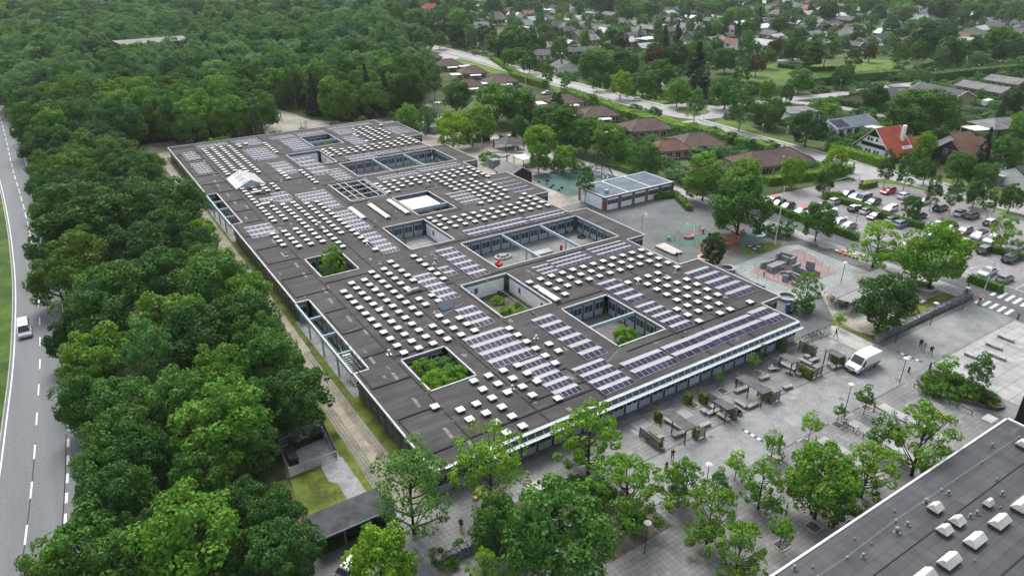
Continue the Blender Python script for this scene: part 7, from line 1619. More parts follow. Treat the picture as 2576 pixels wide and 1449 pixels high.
b.obj('post', M_WOODD, t); b = MB(); b.box(-3.3,3.3,-2.45,-2.35,.0,1.3); b.obj('board_wall', M_WOODG, t)
p = K(1250,400,550,1370,560); t = thing('lounge_chair', 'pair of striped lounge seats by the timber hut door', 'seat', (p.x,p.y,0)); b = MB(); b.obox((0,0,.25),1.3,.7,.12); b.add([(-.65,.3,.3),(.65,.3,.3),(.65,.6,1.0),(-.65,.6,1.0)],[(0,1,2,3)]); b.obj('seat', mat('pale_stripe',(.55,.45,.47),.7,.2,3), t); b = MB()
for x in (-.5,.5): b.box(x-.04,x+.04,-.3,.3,0,.25)
b.obj('leg', M_WOODG, t)
p = K(1200,280,500,1500,800); t = thing('pavilion', 'small pavilion with a dark pyramid roof in the sandy yard', 'pavilion', (p.x,p.y,0)); b = MB(); r = 3.6
b.add([(-r,-r,2.4),(r,-r,2.4),(r,r,2.4),(-r,r,2.4),(0,0,3.9)],[(0,1,4),(1,2,4),(2,3,4),(3,0,4),(3,2,1,0)]); b.obj('roof', RM['black'], t); b = MB()
for x in (-r+.3,r-.3):
    for y in (-r+.3,r-.3): b.box(x-.09,x+.09,y-.09,y+.09,0,2.4)
b.obj('post', M_WOODD, t); b = MB(); b.obox((0,0,3.85),.9,.9,.25,.4); b.obj('roof_cap', M_WHITE, t); b = MB(); b.ring((0,0,0),2.2,3.0,0,.45,24,0,1,0,math.pi,2*math.pi); b.obj('bench', M_WOODG, t)
p = K(1200,280,500,1360,900); t = thing('sandpit', 'timber-edged sandpit in front of the pavilion', 'sandpit', (p.x,p.y,0)); b = MB(); b.ring((0,0,0),2.7,3.0,0,.35,20); b.obj('edge', M_WOODG, t); b = MB(); b.prism([(2.69*math.cos(a*.314),2.69*math.sin(a*.314)) for a in range(20)],0,.12); b.obj('sand', M_SAND, t)
for x, y, m, l in ((1090,780,M_WHITE,'white post standing in the sandy yard'),(1265,790,M_RED,'red post standing in the sandy yard')):
    p = K(1200,280,500,x,y); b = MB(); b.tube((p.x,p.y,0),(p.x,p.y,2.6),.12,8); b.ball((p.x,p.y,2.62),.15,8,5); tag(b.obj('play_post', m, None, (p.x,p.y,0)), l, 'post')
for x, y, sx, sy, rz, l in ((1480,700,4.5,3,.1,'dark timber shed behind the pavilion'),(340,560,3,5,.1,'grey slatted shed next to the round yellow green tree'),(1110,690,4,2.2,.1,'dark shed under the lime green tree')):
    p = K(1200,280,500,x,y); t = thing('play_shed', l, 'shed', (p.x,p.y,0), rz); b = MB(); b.obox((0,0,0),sx,sy,2.2); b.obj('wall', WM['grey'] if x == 340 else M_WOODD, t); b = MB(); b.obox((0,0,2.201),sx+.5,sy+.5,.14); b.obj('roof', RM['black'], t)
b = MB(); pp = [K(1200,280,500,x,y) for x,y in ((1300,870),(1720,880),(1560,930),(1720,900))]
for a, e in ((pp[0],pp[1]),(pp[2],pp[3])): b.beam((a.x,a.y,.4),(e.x,e.y,.4),.3,.4)
c = pp[2]; tag(b.obj('timber_edging', M_WOODG, None, (c.x,c.y,0)), 'pale timber beams edging the beds behind the hut', 'edging')
def swing(p, rz, L, label):
    t = thing('swing_frame', label, 'swing', (p.x,p.y,0), rz); b = MB()
    for x in (-L/2, 0, L/2):
        for y in (-1.2,1.2): b.tube((x,y,0),(x,0,2.9),.09,6)
    b.tube((-L/2-.3,0,2.9),(L/2+.3,0,2.9),.09,6); b.obj('frame', M_WOODD, t); b = MB()
    for x in (-L*.35,-L*.2,L*.2,L*.35): b.tube((x,0,2.9),(x,0,.6),.02,4)
    b.obj('ropes', M_GALV, t)
    for x in (-L*.275,L*.275): b = MB(); b.obox((x,0,.55),L*.16,.4,.07); b.obj('swing_seat', M_BLACK, t)
swing(K(450,330,550,1605,150), .1, 8, 'dark wooden swing frame in the clearing behind the school')
p = K(1200,280,500,380,400); t = thing('play_ship', 'play structure of poles, masts and white sails at the wood edge', 'climbing structure', (p.x,p.y,0)); b = MB(); rr = random.Random(8)
for k in range(26): x, y = rr.uniform(-4,5), rr.uniform(-5,5); b.tube((x,y,0),(x+rr.uniform(-.4,.4),y,rr.uniform(2.5,6.5)),.09,5)
for k in range(16): a = Vector((rr.uniform(-4,5),rr.uniform(-5,5),rr.uniform(1,4))); b.tube(a,a+Vector((rr.uniform(-3,3),rr.uniform(-3,3),rr.uniform(-.5,.8))),.07,5)
b.obj('poles', M_WOODG, t); b = MB(); b.obox((-2,1,1.4),3,3,.15); b.obox((2,-1,2.2),3,2.5,.15); b.obj('decks', M_WOODD, t); b = MB(); b.add([(-2.5,1,6.4),(-.4,1,6.1),(-.3,1.2,5.2),(-2.4,1.1,5.4)],[(0,1,2,3)]); b.obox((-1.6,2.2,5.2),1.8,1.8,.1); b.obj('sail', M_WHITE, t); b = MB(); b.tube((3.2,3,0),(3.2,3,6.2),.12,6)
for k in range(7): a = 2*math.pi*k/7; b.beam((3.2,3,6.25),(3.2+1.7*math.cos(a),3+1.7*math.sin(a),5.9),.35,.05)
b.obj('palm_tree_model', M_GALV, t)
for x, y, rz, l in ((1000,310,.5,'small timber play house left of the clearing trunks'),(1165,285,.2,'little grey-roofed play house behind the school'),(500,400,.0,'small dark play cabin by the shrubs behind the school')):
    p = K(450,330,550,x,y+20); t = thing('play_house', l, 'play house', (p.x,p.y,0), rz); b = MB(); b.obox((0,0,0),2.4,2.0,1.5); b.obj('wall', M_WOODG, t); b = MB(); b.add([(-1.5,-1.3,1.45),(1.5,-1.3,1.45),(1.5,1.3,1.45),(-1.5,1.3,1.45),(-1.5,0,2.4),(1.5,0,2.4)],[(0,1,5,4),(2,3,4,5),(1,2,5),(3,0,4),(3,2,1,0)]); b.obj('roof', RM['grey'], t)
p = K(450,330,550,1245,310); b = MB(); b.obox((p.x,p.y,0),1.0,.8,1.5,.2,0,.8); b.tube((p.x,p.y,1.4),(p.x,p.y,2.3),.3,8,.1); tag(b.obj('rocking_figure', M_RED, None, (p.x,p.y,0)), 'red play object among the trunks behind the school', 'play object')
for i, x in enumerate((855,1130,1385,1435,2030,2090,2110)):
    p = K(450,330,550,x,330-.075*(x-855)); b = MB(); b.tube((p.x,p.y,0),(p.x,p.y,3.0),.10,6); b.ball((p.x,p.y,3.0),.12,6,4); tag(b.obj('timber_pole', M_STEELB, None, (p.x,p.y,0)), 'slim pale pole standing behind the schools back edge', 'pole', 'slim poles behind the school')
# footpath fence
t = thing('wire_fence', 'tall thin wire fence along the footpath behind the annex', 'fence', (127,122,0)); O = (127,122,0); b = MB(); pp = [Vector((127.4,100)),Vector((127.2,128)),Vector((122.6,146))]
for a, e in zip(pp, pp[1:]):
    n_ = int((e-a).length/2.6)
    for k in range(n_+1): c = a+(e-a)*(k/n_); b.tube((c.x,c.y,0),(c.x,c.y,3.0),.035,5)
    for z in (1.0,2.0,2.95): b.tube((a.x,a.y,z),(e.x,e.y,z),.012,4)
b.obj('posts_and_wires', M_GALV, t, O)
b = MB(); pp = kk(2230,520,500,((1060,105),(1240,60),(1390,25),(1480,45)))
t = thing('guard_rail', 'white-topped rail along the car park entrance', 'railing', (pp[1].x,pp[1].y,0)); b = MB(); b.path([(p.x,p.y,.9) for p in pp],.05,6); b.obj('rail', M_WHITE, t, pp[1]); b = MB()
for p in pp: b.tube((p.x,p.y,0),(p.x,p.y,.9),.06,6)
b.obj('posts', M_PILLAR, t, pp[1])
# curved planter on the plaza
t = thing('curved_planter', 'curved black-edged planting island at the right of the plaza', 'planter', (97.5,36,0)); O = (97.5,36,0)
pp = smooth([(95.0,39.0),(94.6,37.6),(95.3,35.2),(96.6,32.6),(97.6,30.6),(98.9,30.0),(100.4,30.9),(101.3,32.6),(101.2,35.4),(100.6,38.2),(99.6,40.0),(97.4,40.3),(95.8,40.0),(95.0,39.0)],4)
b = MB(); b.strip(pp,-.18,.18,.48); b.v += [(x,y,0) for x,y,z in b.v]; n = len(pp); m_ = 2*n
for i in range(n-1): b.f += [(2*i,2*i+2,m_+2*i+2,m_+2*i),(2*i+3,2*i+1,m_+2*i+1,m_+2*i+3)]; b.m += [0,0]
b.obj('rim', M_CONCD, t, O); b = MB(); b.prism([p for p in pp[:-1]],0,.38); b.obj('soil', M_GRASS2, t, O)
rr = random.Random(17)
for k in range(16):
    a = rr.uniform(0,6.28); x, y = 98.0+2.3*math.cos(a)*rr.random(), 35.4+3.8*math.sin(a)*rr.random(); plant(x, y, rr.uniform(.5,.95), 'shrub', rr.choice(['olive','mid','dark','bright']), 'small leafy plant filling the curved plaza planter', 'plants in the curved planter', z=.35)
for k in range(26):
    x, y = rr.uniform(28,44), rr.uniform(41,50)
    if x-28 < (50-y)*1.0-2: continue
    plant(x, y, rr.uniform(.6,1.2), 'shrub', rr.choice(['olive','mid','dark','mid']), 'low plant in the soil bed above the gabion wall', 'plants in the soil bed', z=.02)
for k, (x, y) in enumerate(((53.6,84.8),(54.5,87.2),(56.2,86.4),(58.8,85.0),(60.3,86.4),(59.6,88.6),(61.0,85.4),(57.4,90.2),(54.0,90.0),(60.6,90.8),(58.2,94.0),(63.6,69.4),(64.6,70.6),(63.0,71.4),(68.2,68.0),(34.6,119.6),(36,121.4),(39,121))):
    plant(x, y, rr.uniform(.7,1.2), 'shrub', rr.choice(['mid','olive','bright','dark']), 'shrub growing on a courtyard floor of the school', 'shrubs inside the courtyards', hs=.7, z=.03)
# things in the courtyards
P = T(1,1,1220,480,.5); t = thing('oval_table', 'oval stone table with bench ring on the courtyard lawn', 'table', (P.x,P.y,0)); b = MB(); b.ring((0,0,0),1.0,1.35,0,.42,20,0,1.4); b.obj('bench', M_CONCL, t); b = MB(); b.ring((0,0,.6),0.02,.6,0,.08,20,0,1.5); b.obox((0,0,0),.5,.5,.6); b.obj('table_top', M_CONCL, t)
P = T(1,1,1190,545,.4); t = thing('red_sofa', 'glossy red moulded seat on the courtyard lawn', 'seat', (P.x,P.y,0), .6); b = MB(); b.obox((0,0,.05),1.8,.8,.4,0,0,.9); b.obj('seat', M_RED, t); b = MB(); b.obox((0,.35,.45),1.8,.25,.5,0,0,.85); b.obox((-.75,0,.45),.3,.7,.3); b.obj('back', M_RED, t)
P = T(1,1,1515,455,.6); block(P, 4.2, 1.8, .7, 'white slab table in the long courtyard', M_CONCL, 'table', 0, 'slab_table', None)
P = T(1,1,1660,425,.5); b = MB(); b.tube((P.x,P.y,0),(P.x,P.y,1.1),.3,12); b.tube((P.x,P.y,1.101),(P.x,P.y,1.2),.33,12,.2); tag(b.obj('litter_bin', M_RED, None, (P.x,P.y,0)), 'red litter bin by the beam post of the long courtyard', 'bin', 'red litter bins')
P = T(1,1,1810,345,0); b = MB(); b.ring((P.x,P.y,0),.5,.9,.0,.3,18); tag(b.obj('fire_ring', M_BLACK, None, (P.x,P.y,0)), 'black round fire ring in the long courtyard', 'fire ring')
P = T(1,1,1225,755,.5); b = MB(); b.obox((P.x,P.y,.55),1.8,.9,.08); b.obox((P.x,P.y,0),.3,.7,.55); b.obox((P.x,P.y-.8,.3),1.8,.3,.07); b.obox((P.x,P.y+.8,.3),1.8,.3,.07); tag(b.obj('picnic_table', M_WOODD, None, (P.x,P.y,0)), 'dark picnic table against the white courtyard wall', 'table')
P = K(650,500,550,1735,385,1.2); b = MB(); b.obox((P.x,P.y,0),.8,.8,1.0,.4,0,.8); b.ball((P.x,P.y,1.3),.5,10,7); tag(b.obj('play_figure', M_CORAL, None, (P.x,P.y,0)), 'red play object seen under the courtyard grille', 'play object')
P = T(1,2,1475,785,.5); t = thing('table_tennis_table', 'pale concrete table tennis table in front of the school canopy', 'table', (P.x,P.y,0), .0); b = MB(); b.box(-1.4,1.4,-.8,.8,.70,.80); b.obj('table_top', M_CONCL, t); b = MB(); b.box(-1.0,-.7,-.5,.5,0,.699); b.box(.7,1.0,-.5,.5,0,.699); b.obj('leg', M_CONC, t)
b = MB(); b.obox((P.x+.5,P.y+.3,.802),.35,.25,.35); tag(b.obj('bag', M_BLACK, None, (P.x+.5,P.y+.3,.8)), 'black bag left on the table tennis table', 'bag')
P = T(1,2,1030,840,.3); b = MB(); b.obox((P.x,P.y,0),1.3,.5,.45,.3); b.obox((P.x,P.y+.3,.45),1.3,.12,.4,.3); tag(b.obj('yellow_bench', plain('pale_yellow',(.62,.52,.22),.6), None, (P.x,P.y,0)), 'pale yellow bench under the fresh green tree', 'bench')

# ------------------------------------------------------------------ people
M_SKIN = plain('skin', (.46,.29,.22), .6); M_HAIR = plain('dark_hair', (.03,.022,.018), .7)
def cloth(n, c): return plain('cloth_'+n, c, .85)
def person(x, y, rz, top, legs, label, pose='stand', hair=None, z=.03):
    S_ = {'walk':(.26,-.26),'stand':(.02,-.02)}[pose if pose == 'walk' else 'stand']
    fl, fr = S_
    V = [(0,0,.94),(0,0,1.12),(0,.0,1.40),(0,0,1.50),(.01,0,1.58),(.02,0,1.70),           # 0 pelvis 1 waist 2 chest 3 neck 4 jaw 5 crown
         (0,.10,.90),(fl*.55+.04,.11,.50),(fl,.11,.09),(fl+.17,.12,.04),                       # left leg 6..9
         (0,-.10,.90),(fr*.55+.04,-.11,.50),(fr,-.11,.09),(fr+.17,-.12,.04)]                     # right leg 10..13
    if pose == 'phone': arms = [(0,.19,1.41),(.06,.25,1.14),(.30,.12,1.20),(.36,.09,1.23)], [(0,-.19,1.41),(.06,-.25,1.14),(.30,-.12,1.20),(.36,-.09,1.23)]
    else:
        k = -fl*.8; arms = [(0,.19,1.41),(k*.4,.25,1.13),(k+.06,.25,.88),(k+.09,.25,.80)], [(0,-.19,1.41),(-k*.4,-.25,1.13),(-k+.06,-.25,.88),(-k+.09,-.25,.80)]
    E_ = [(0,1),(1,2),(2,3),(3,4),(4,5),(0,6),(6,7),(7,8),(8,9),(0,10),(10,11),(11,12),(12,13)]
    R = [.135,.125,.15,.062,.095,.075,.095,.066,.046,.036,.095,.066,.046,.036]
    fing = []
    for a in arms:
        i = len(V); V += a; R += [.07,.048,.036,.034]; E_ += [(2,i),(i,i+1),(i+1,i+2),(i+2,i+3)]
        d = (Vector(a[3])-Vector(a[2])).normalized(); s_ = Vector((0,0,1)) if pose == 'phone' else Vector((1,0,0))
        for f in range(5):
            o_ = s_*((f-1.5)*.017) if f < 4 else s_*.045-d*.05
            st_ = Vector(a[3])+o_*.8; L_ = (.062,.072,.068,.055,.045)[f]
            i2 = len(V); V += [tuple(st_+d*L_*.5), tuple(st_+d*L_+Vector((.012,0,0)))]; R += [.0095,.0085]; E_ += [(i+3,i2),(i2,i2+1)]
    me = bpy.data.meshes.new('body'); me.from_pydata(V, E_, []); o = bpy.data.objects.new('body', me); COL.objects.link(o)
    sk = o.modifiers.new('skin', 'SKIN'); sk.use_smooth_shade = True
    for i, sv in enumerate(me.skin_vertices[0].data): sv.radius = (R[i]*(.78 if i in (0,1,2) else 1), R[i]*(1.12 if i in (0,1,2) else 1)); sv.use_root = (i == 0)
    ss = o.modifiers.new('sub', 'SUBSURF'); ss.levels = 1; ss.render_levels = 1
    dg = bpy.context.evaluated_depsgraph_get(); ev = o.evaluated_get(dg); m2 = bpy.data.meshes.new_from_object(ev); bpy.data.objects.remove(o)
    for m in (M_SKIN, top, legs, hair or M_HAIR, M_BLACK): m2.materials.append(m)
    for p in m2.polygons:
        c = p.center; az = c.z
        if az > 1.52: mi = 3 if (az > 1.645 or c.x < -.01) else 0
        elif az > 1.475: mi = 0
        elif pose == 'phone' and c.x > .27 and az > 1.0: mi = 0
        elif abs(c.y) > .185 and az < .87: mi = 0
        elif az > .93 or abs(c.y) > .185: mi = 1
        elif az > .10: mi = 2
        else: mi = 4
        p.material_index = mi
    b = MB(); b.tube((.098,.03,1.645),(.112,.03,1.645),.009,6); b.tube((.098,-.03,1.645),(.112,-.03,1.645),.009,6)
    t = bpy.data.objects.new('person', m2); COL.objects.link(t); t.location = (x, y, z); t.rotation_euler = (0, 0, rz); tag(t, label, 'person')
    e = b.obj('eyes', M_BLACK, t); b = MB(); b.add([(.09,-.012,1.62),(.09,.012,1.62),(.125,0,1.612),(.10,0,1.648)], [(0,1,2),(0,2,3),(1,3,2)]); b.obj('nose', M_SKIN, t)
    return t
BLK = cloth('black',(.012,.012,.014)); NVY = cloth('navy',(.02,.03,.07)); GRY = cloth('grey',(.30,.31,.33)); WHT = cloth('white',(.62,.60,.58)); BLU = cloth('blue',(.22,.34,.50)); DGR = cloth('dark_grey',(.04,.042,.05))
for fn, x, y, rz, tp, lg, l, ps in ((lambda x,y:T(1,2,x,y),905,1102,-2.4,BLK,BLK,'person in black standing on the paving by the planting bed','stand'),(lambda x,y:T(1,2,x,y),2495,575,-2.2,BLK,BLK,'person in black looking down at their hands on the plaza','phone'),
    (lambda x,y:T(1,2,x,y),2447,668,-1.5,BLK,DGR,'person in dark clothes half hidden by the plaza trees','stand'),(lambda x,y:T(2,1,x,y),1790,1180,-2.6,BLK,DGR,'person in a black top walking left of two others on the promenade','walk'),(lambda x,y:T(2,1,x,y),1815,1203,-2.6,BLU,GRY,'person in a pale blue top in the middle of the walking trio','walk'),
    (lambda x,y:T(2,1,x,y),1868,1232,-2.4,BLK,BLK,'person in black walking right of the trio on the promenade','walk'),(lambda x,y:T(2,1,x,y),1150,1098,-1.4,BLK,BLK,'person in black shorts and top on the pale paving by the grass bank','walk'),(kp,675,830,-1.7,NVY,NVY,'person in navy walking between platform and school wall','walk'),
    (kp,1912,432,-1.2,GRY,GRY,'person in light grey standing behind the white nest ring','stand'),(kp,1995,470,-1.2,NVY,NVY,'person in dark blue standing right of the white nest ring','stand'),(kc,190,578,.4,WHT,DGR,'person in a white top walking past the climbing blocks','walk'),(lambda x,y:T(1,1,x,y),1700,348,.8,DGR,GRY,'person crouched over in the long courtyard','phone'),
    (lambda x,y:K(450,330,550,x,y),1700,165,0,DGR,NVY,'person by the swing frame behind the school','stand')):
    p = fn(x, y); person(p.x, p.y, rz, tp, lg, l, ps)

# ------------------------------------------------------------------ the mass of distant trees
rs = np.random.RandomState(77); rr = random.Random(13)
WH = [tuple(o.location[:2]) for o in bpy.data.objects if o.get('category') == 'house' and (o.location.x < 205 and o.location.y > 260 or 'woods' in o['label'] or 'far trees' in o['label'] or 'top edge' in o['label'] or 'bright lawn' in o['label'])]
def blocked(x, y):
    for hx, hy in WH:
        d = math.hypot(hx, hy); u, v = hx/d, hy/d; t_ = x*u+y*v; lat = abs(-x*v+y*u)
        if d > 380 and hx < 80 and hx > 20: continue
        if d-36 < t_ < d+10 and lat < 12: return True
    return 27 < x < 74 and 379 < y < 402
MASS = [(x, y, rr.uniform(.95,1.5), rr.uniform(.95,1.65)) for x, y in far_pts if not blocked(x, y)]
house_xy = [tuple(o.location[:2]) for o in bpy.data.objects if o.get('category') == 'house']
gridc = {}
def put(x, y): gridc.setdefault((int(x//20), int(y//20)), []).append((x, y))
def near(x, y, d, g):
    i, j = int(x//20), int(y//20)
    for a in range(i-1, i+2):
        for b_ in range(j-1, j+2):
            for q in g.get((a, b_), ()):
                if (q[0]-x)**2+(q[1]-y)**2 < d*d: return True
    return False
hgrid = {}
for x, y in house_xy: hgrid.setdefault((int(x//20), int(y//20)), []).append((x, y))
for k in range(7000):
    px, py = rr.uniform(-30, 2610), rr.uniform(-34, 175) if k > 2500 else rr.uniform(-34, 60)
    p = W(px, py)
    if inside(p.x, p.y, WOOD): continue
    est = px > 1130+py*.5 and p.x > 205
    if 262 < p.x < 392 and 194 < p.y < 248: continue
    if p.x < 206 and not (p.y > 430): continue
    if est and p.y < 175 and py > 120: continue
    if 188 < p.x < 208 and p.y < 420: continue
    if near(p.x, p.y, 16.5 if est else 11.0, gridc) or near(p.x, p.y, 9.5, hgrid) or blocked(p.x, p.y): continue
    put(p.x, p.y)
    MASS.append((p.x, p.y, rr.uniform(.4,1.05), rr.uniform(.4,1.15)) if est else (p.x, p.y, rr.uniform(.8,1.9), rr.uniform(.7,1.7)))
for k in range(1500):
    d = rr.uniform(640, 1900); a = math.radians(rr.uniform(-12, 78)); MASS.append((d*math.sin(a), d*math.cos(a), rr.uniform(1.2,2.2), rr.uniform(1.0,1.6)))
def mass_object(name, pts, protos, mats, label):
    """one object: tree crowns set on points by geometry nodes"""
    me = bpy.data.meshes.new(name); me.from_pydata([(x, y, 0) for x, y, _, _ in pts], [], [])
    at = me.attributes.new('size', 'FLOAT_VECTOR', 'POINT'); at.data.foreach_set('vector', [v for _, _, a, h in pts for v in (a, a, h)])
    tn = me.attributes.new('tint', 'FLOAT', 'POINT'); tn.data.foreach_set('value', [rr.random() for _ in pts])
    for m in mats: me.materials.append(m)
    o = bpy.data.objects.new(name, me); COL.objects.link(o); o['kind'] = 'stuff'; o['label'] = label
    ng = bpy.data.node_groups.new(name, 'GeometryNodeTree'); ng.interface.new_socket('Geometry', in_out='INPUT', socket_type='NodeSocketGeometry'); ng.interface.new_socket('Geometry', in_out='OUTPUT', socket_type='NodeSocketGeometry')
    N = ng.nodes; L = ng.links; gi = N.new('NodeGroupInput'); go_ = N.new('NodeGroupOutput'); jn = N.new('GeometryNodeJoinGeometry')
    for pr in protos:
        oi = N.new('GeometryNodeObjectInfo'); oi.transform_space = 'ORIGINAL'; oi.inputs['Object'].default_value = pr; oi.inputs['As Instance'].default_value = True
        L.new(oi.outputs['Geometry'], jn.inputs[0])
    ip = N.new('GeometryNodeInstanceOnPoints'); L.new(gi.outputs[0], ip.inputs['Points']); L.new(jn.outputs[0], ip.inputs['Instance']); ip.inputs['Pick Instance'].default_value = True
    rv = N.new('FunctionNodeRandomValue'); rv.data_type = 'FLOAT_VECTOR'; rv.inputs['Max'].default_value = (0, 0, 6.28); L.new(rv.outputs[0], ip.inputs['Rotation'])
    na = N.new('GeometryNodeInputNamedAttribute'); na.data_type = 'FLOAT_VECTOR'; na.inputs['Name'].default_value = 'size'; L.new(na.outputs[0], ip.inputs['Scale'])
    sm_ = N.new('GeometryNodeSetMaterial'); sm_.inputs['Material'].default_value = mats[0]; L.new(ip.outputs[0], sm_.inputs['Geometry']); L.new(sm_.outputs[0], go_.inputs[0])
    md = o.modifiers.new('crowns', 'NODES'); md.node_group = ng; return o
def crown_of(kind, n): 
    out = []
    for t, k, tone, where, has in TREES:
        if k == kind:
            c = [c for c in t.children if c.name.startswith('crown')][0]
            if c.data not in [q.data for q in out]: out.append(c)
    return out[:n]
mass_object('distant_trees', MASS, crown_of('oak', 4)+crown_of('lime', 3)+crown_of('birch', 1), [M_WOODS], 'far woods and garden trees running together towards the top of the picture')
# garden greenery between the houses
SHR = []; road_pts = [Vector(p) for p in MAIN+MAIN2]
side = [Vector(p) for p in smooth([(212,184),(232,182.5),(255,180.5),(275,176.5),(309,174),(346,169),(375,166.5),(420,166)], 4)+smooth([(246,178.5),(252,165),(254.4,152),(254.8,139)], 4)]
for k in range(5200):
    px, py = (rr.uniform(1150,2600), rr.uniform(0,200)) if k < 2600 else (rr.uniform(1240,2600), rr.uniform(130,480))
    p = W(px, py); x, y = p.x, p.y; q = Vector((x, y))
    if x < 134 or (x < 184 and y < 112) or (262 < x < 392 and 194 < y < 248) or (158 < x < 184 and 194 < y < 214): continue
    if near(x, y, 7.6, hgrid) or any((q-r).length < 6.5 for r in road_pts) or any((q-r).length < 4.5 for r in side) or (q-Vector(cR)).length < 15: continue
    if 186 < x < 203 and 60 < y < 420: continue
    if x < 186 and y > 220: continue
    s_ = rr.choice([.5,.7,.9,1.1,1.5]); SHR.append((x, y, s_*rr.uniform(.8,1.2), s_*rr.uniform(.7,1.2)))
mass_object('garden_shrubs', SHR, crown_of('shrub', 2), [M_WOODS], 'garden shrubs and bushes growing between the houses of the estates')

# ------------------------------------------------------------------ labels that single out each tree and far house
def scr(p):
    q = Vector(p)-Vector((0,0,CAM_H)); return 1288+F_PX*q.dot(_rt)/q.dot(_fw), 724.5-F_PX*q.dot(_up)/q.dot(_fw)
LM = [('the silver white car on the left road',scr(W(63,825))),('the black waste containers',scr((17,72,1))),('the bin shelter roof',scr((17,57,2.5))),('the stair in the school side recess',scr((27.5,85,3))),('the far school side recess',scr((27.5,160,3))),('the school near corner',scr((26.7,57,3.5))),
 ('the planting bed',scr((36,46,0))),('the table tennis table',scr(T(1,2,1475,785))),('the near left pergola',scr((58,50,2))),('the short pergola',scr((65.5,49.3,2))),('the middle pergola',scr((72.3,50,2))),('the white delivery van',scr((92,46.5,1.5))),('the curved planter',scr((97.5,36,0))),('the sports hall roof edge',scr((66,27,4))),
 ('the gabion wall by the promenade',scr((115,50,1))),('the bike shelter',scr((114,60,2))),('the zebra crossing',scr((133,46,0))),('the flagpole',scr(K(2230,520,500,200,1030))),('the orange oval frame',scr(kp(1370,585))),('the climbing blocks',scr(c0_)),('the annex',scr((115,125,3))),('the turquoise court',scr((112,142,0))),('the timber hut',scr(A)),
 ('the pavilion',scr(K(1200,280,500,1500,800))),('the play ship',scr(K(1200,280,500,380,400))),('the swing frame',scr(K(450,330,550,1605,150))),('the roundabout',scr((202,186.6,0))),('the red-roofed house',scr(T(2,0,1560,1050))),('the black timber house',scr(T(2,0,2130,1100))),('the largest brown hip roof',scr(T(2,0,670,1180))),('the bungalow with solar panels',scr(T(2,0,1200,920))),
 ('the black-gabled bungalow',scr(T(2,0,1460,720))),('the long black-roofed house',scr(T(2,0,1960,670))),('the park lawn',scr((325,222,0))),('the white van on the far road',scr(T(2,0,2165,580))),('the estate court',scr((172,204,0))),('the moving white car',scr(T(1,0,2225,757))),('the long middle car park hedge',scr(q3((1560,430))[0])),('the bright red estate car',scr(k3(1915,215))),('the striped paving',scr((65.9,44.6,0))),
 ('the white-bike rack',scr((77.3,38.5,0))),('the white marquee',scr(T(1,0,480,745))),('the long grey flat roof in the wood',scr(T(0,0,1150,305))),('the white hall at the bright lawn',scr(T(1,0,690,95))),('the black hip-roofed bungalow',scr(T(1,0,1520,400))),('the caravan',scr(T(2,0,2290,800))),('the far school corner',scr((91,223,3.5))),('the gravel path end',scr((24,225,0)))]
def rel(sx, sy, used=()):
    best = min((l for l in LM if l[0] not in used), key=lambda l: (l[1][0]-sx)**2+((l[1][1]-sy)*1.5)**2)
    dx, dy = sx-best[1][0], sy-best[1][1]
    if abs(dx) > abs(dy)*1.1: r = 'right of' if dx > 0 else 'left of'
    else: r = 'in front of' if dy > 0 else 'behind'
    return f'{r} {best[0]}', best[0]
ORD = ['first','second','third','fourth','fifth','sixth','seventh','eighth','ninth','tenth','eleventh','twelfth','thirteenth','fourteenth','fifteenth','sixteenth','seventeenth','eighteenth','nineteenth','twentieth','twenty-first','twenty-second','twenty-third','twenty-fourth','twenty-fifth','twenty-sixth','twenty-seventh','twenty-eighth','twenty-ninth','thirtieth']
KSHORT = {'airy':'airy tall tree', 'oak':'broad tree','lime':'dense leafy tree','birch':'slender tree','conifer':'conifer','young':'young tree','open':'open-crowned tree','shrub':'low shrub'}
def rank_rows(lst, nrow, fmt):
    lst = sorted(lst, key=lambda e: -scr(e[0].location)[1]); n = math.ceil(len(lst)/nrow)
    for r_ in range(nrow):
        row = sorted(lst[r_*n:(r_+1)*n], key=lambda e: scr(e[0].location)[0])
        for i, e in enumerate(row): fmt(e, r_, i)
wood = [e for e in TREES if e[3] == 'wood behind the school' and not e[4]]
ROWW = ['front','second','third','fourth','fifth','sixth','back']
rank_rows(wood, 5, lambda e, r_, i: tag(e[0], f'{TWORD[e[2]]} {KSHORT[e[1]]} {ORD[i]} from left in the {ROWW[r_]} rank behind the school'))
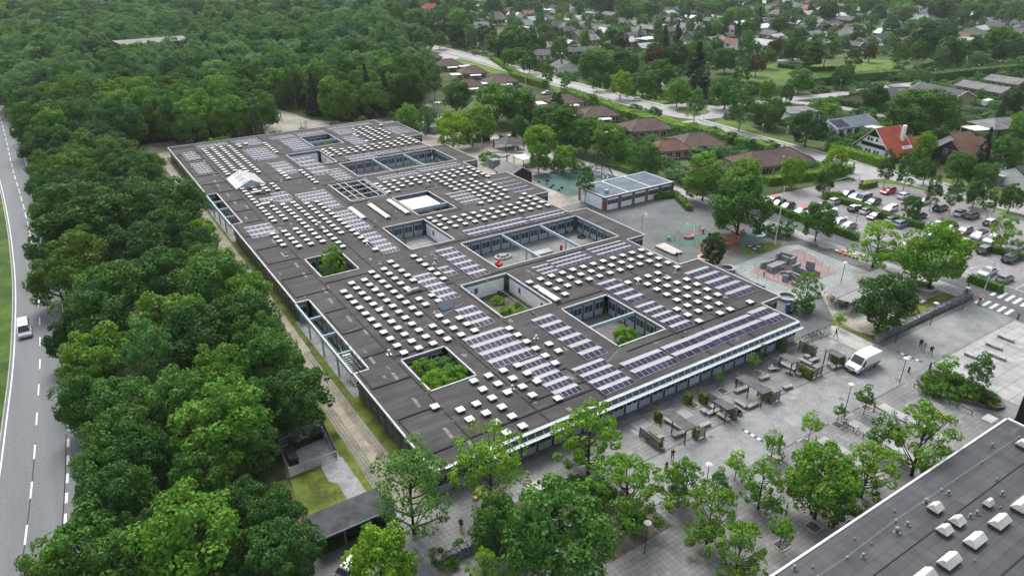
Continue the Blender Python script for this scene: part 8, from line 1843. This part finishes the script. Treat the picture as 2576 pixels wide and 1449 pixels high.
belt = [e for e in TREES if e[3] == BELT and not e[4]]
rank_rows(belt, 9, lambda e, r_, i: tag(e[0], f'{TWORD[e[2]]} {KSHORT[e[1]]}, {ORD[i]} from the road in {ORD[r_] if r_ else "nearest"} row of the belt'))
seen = set(o.get('label') for o in bpy.data.objects)
for t, kind, tone, where, has in TREES:
    if has or where: continue
    sx, sy = scr(t.location); r1, n1 = rel(sx, sy); lab = f'{TWORD[tone]} {KSHORT[kind]} {r1}'
    used = [n1]
    while lab in seen and len(used) < 9:
        r2, n2 = rel(sx, sy, used); used.append(n2); lab = f'{TWORD[tone]} {KSHORT[kind]} {r2}'
    k = 1
    base = lab
    while lab in seen and k < 20: k += 1; lab = f'{ORD[k-1]} {base}'
    seen.add(lab); t['label'] = lab
byc = {}
for p, h in far_houses: byc.setdefault(h['_roof'], []).append((p, h))
for c, lst in byc.items():
    lst.sort(key=lambda e: -scr(e[0])[1]); n = 12
    for r0 in range(0, len(lst), n):
        row = sorted(lst[r0:r0+n], key=lambda e: scr(e[0])[0])
        for i, (p, h) in enumerate(row):
            sx, sy = scr(p); r1, _ = rel(sx, sy)
            h['label'] = f'{c}-roofed house, {ORD[i]} from left in the {("nearest","second","third","fourth","farthest")[min(4,r0//n)]} {c}-roofed row of the estates'
            h['group'] = 'bungalows of the far estates'
            del h['_roof']

# ------------------------------------------------------------------ the air
b = MB(); b.box(-900, 2600, -400, 2400, -1.0, 60.0)
hm = bpy.data.materials.new('haze_air'); hm.use_nodes = True; nt = hm.node_tree; nt.nodes.clear()
pv_ = nt.nodes.new('ShaderNodeVolumePrincipled'); pv_.inputs['Color'].default_value = (.90, .95, .97, 1); pv_.inputs['Density'].default_value = 0.00008; pv_.inputs['Anisotropy'].default_value = 0.1
mo = nt.nodes.new('ShaderNodeOutputMaterial'); nt.links.new(pv_.outputs[0], mo.inputs['Volume'])
o = b.obj('haze', hm); o['kind'] = 'stuff'; o['label'] = 'thin pale haze over the whole place'
S.cycles.volume_bounces = 1
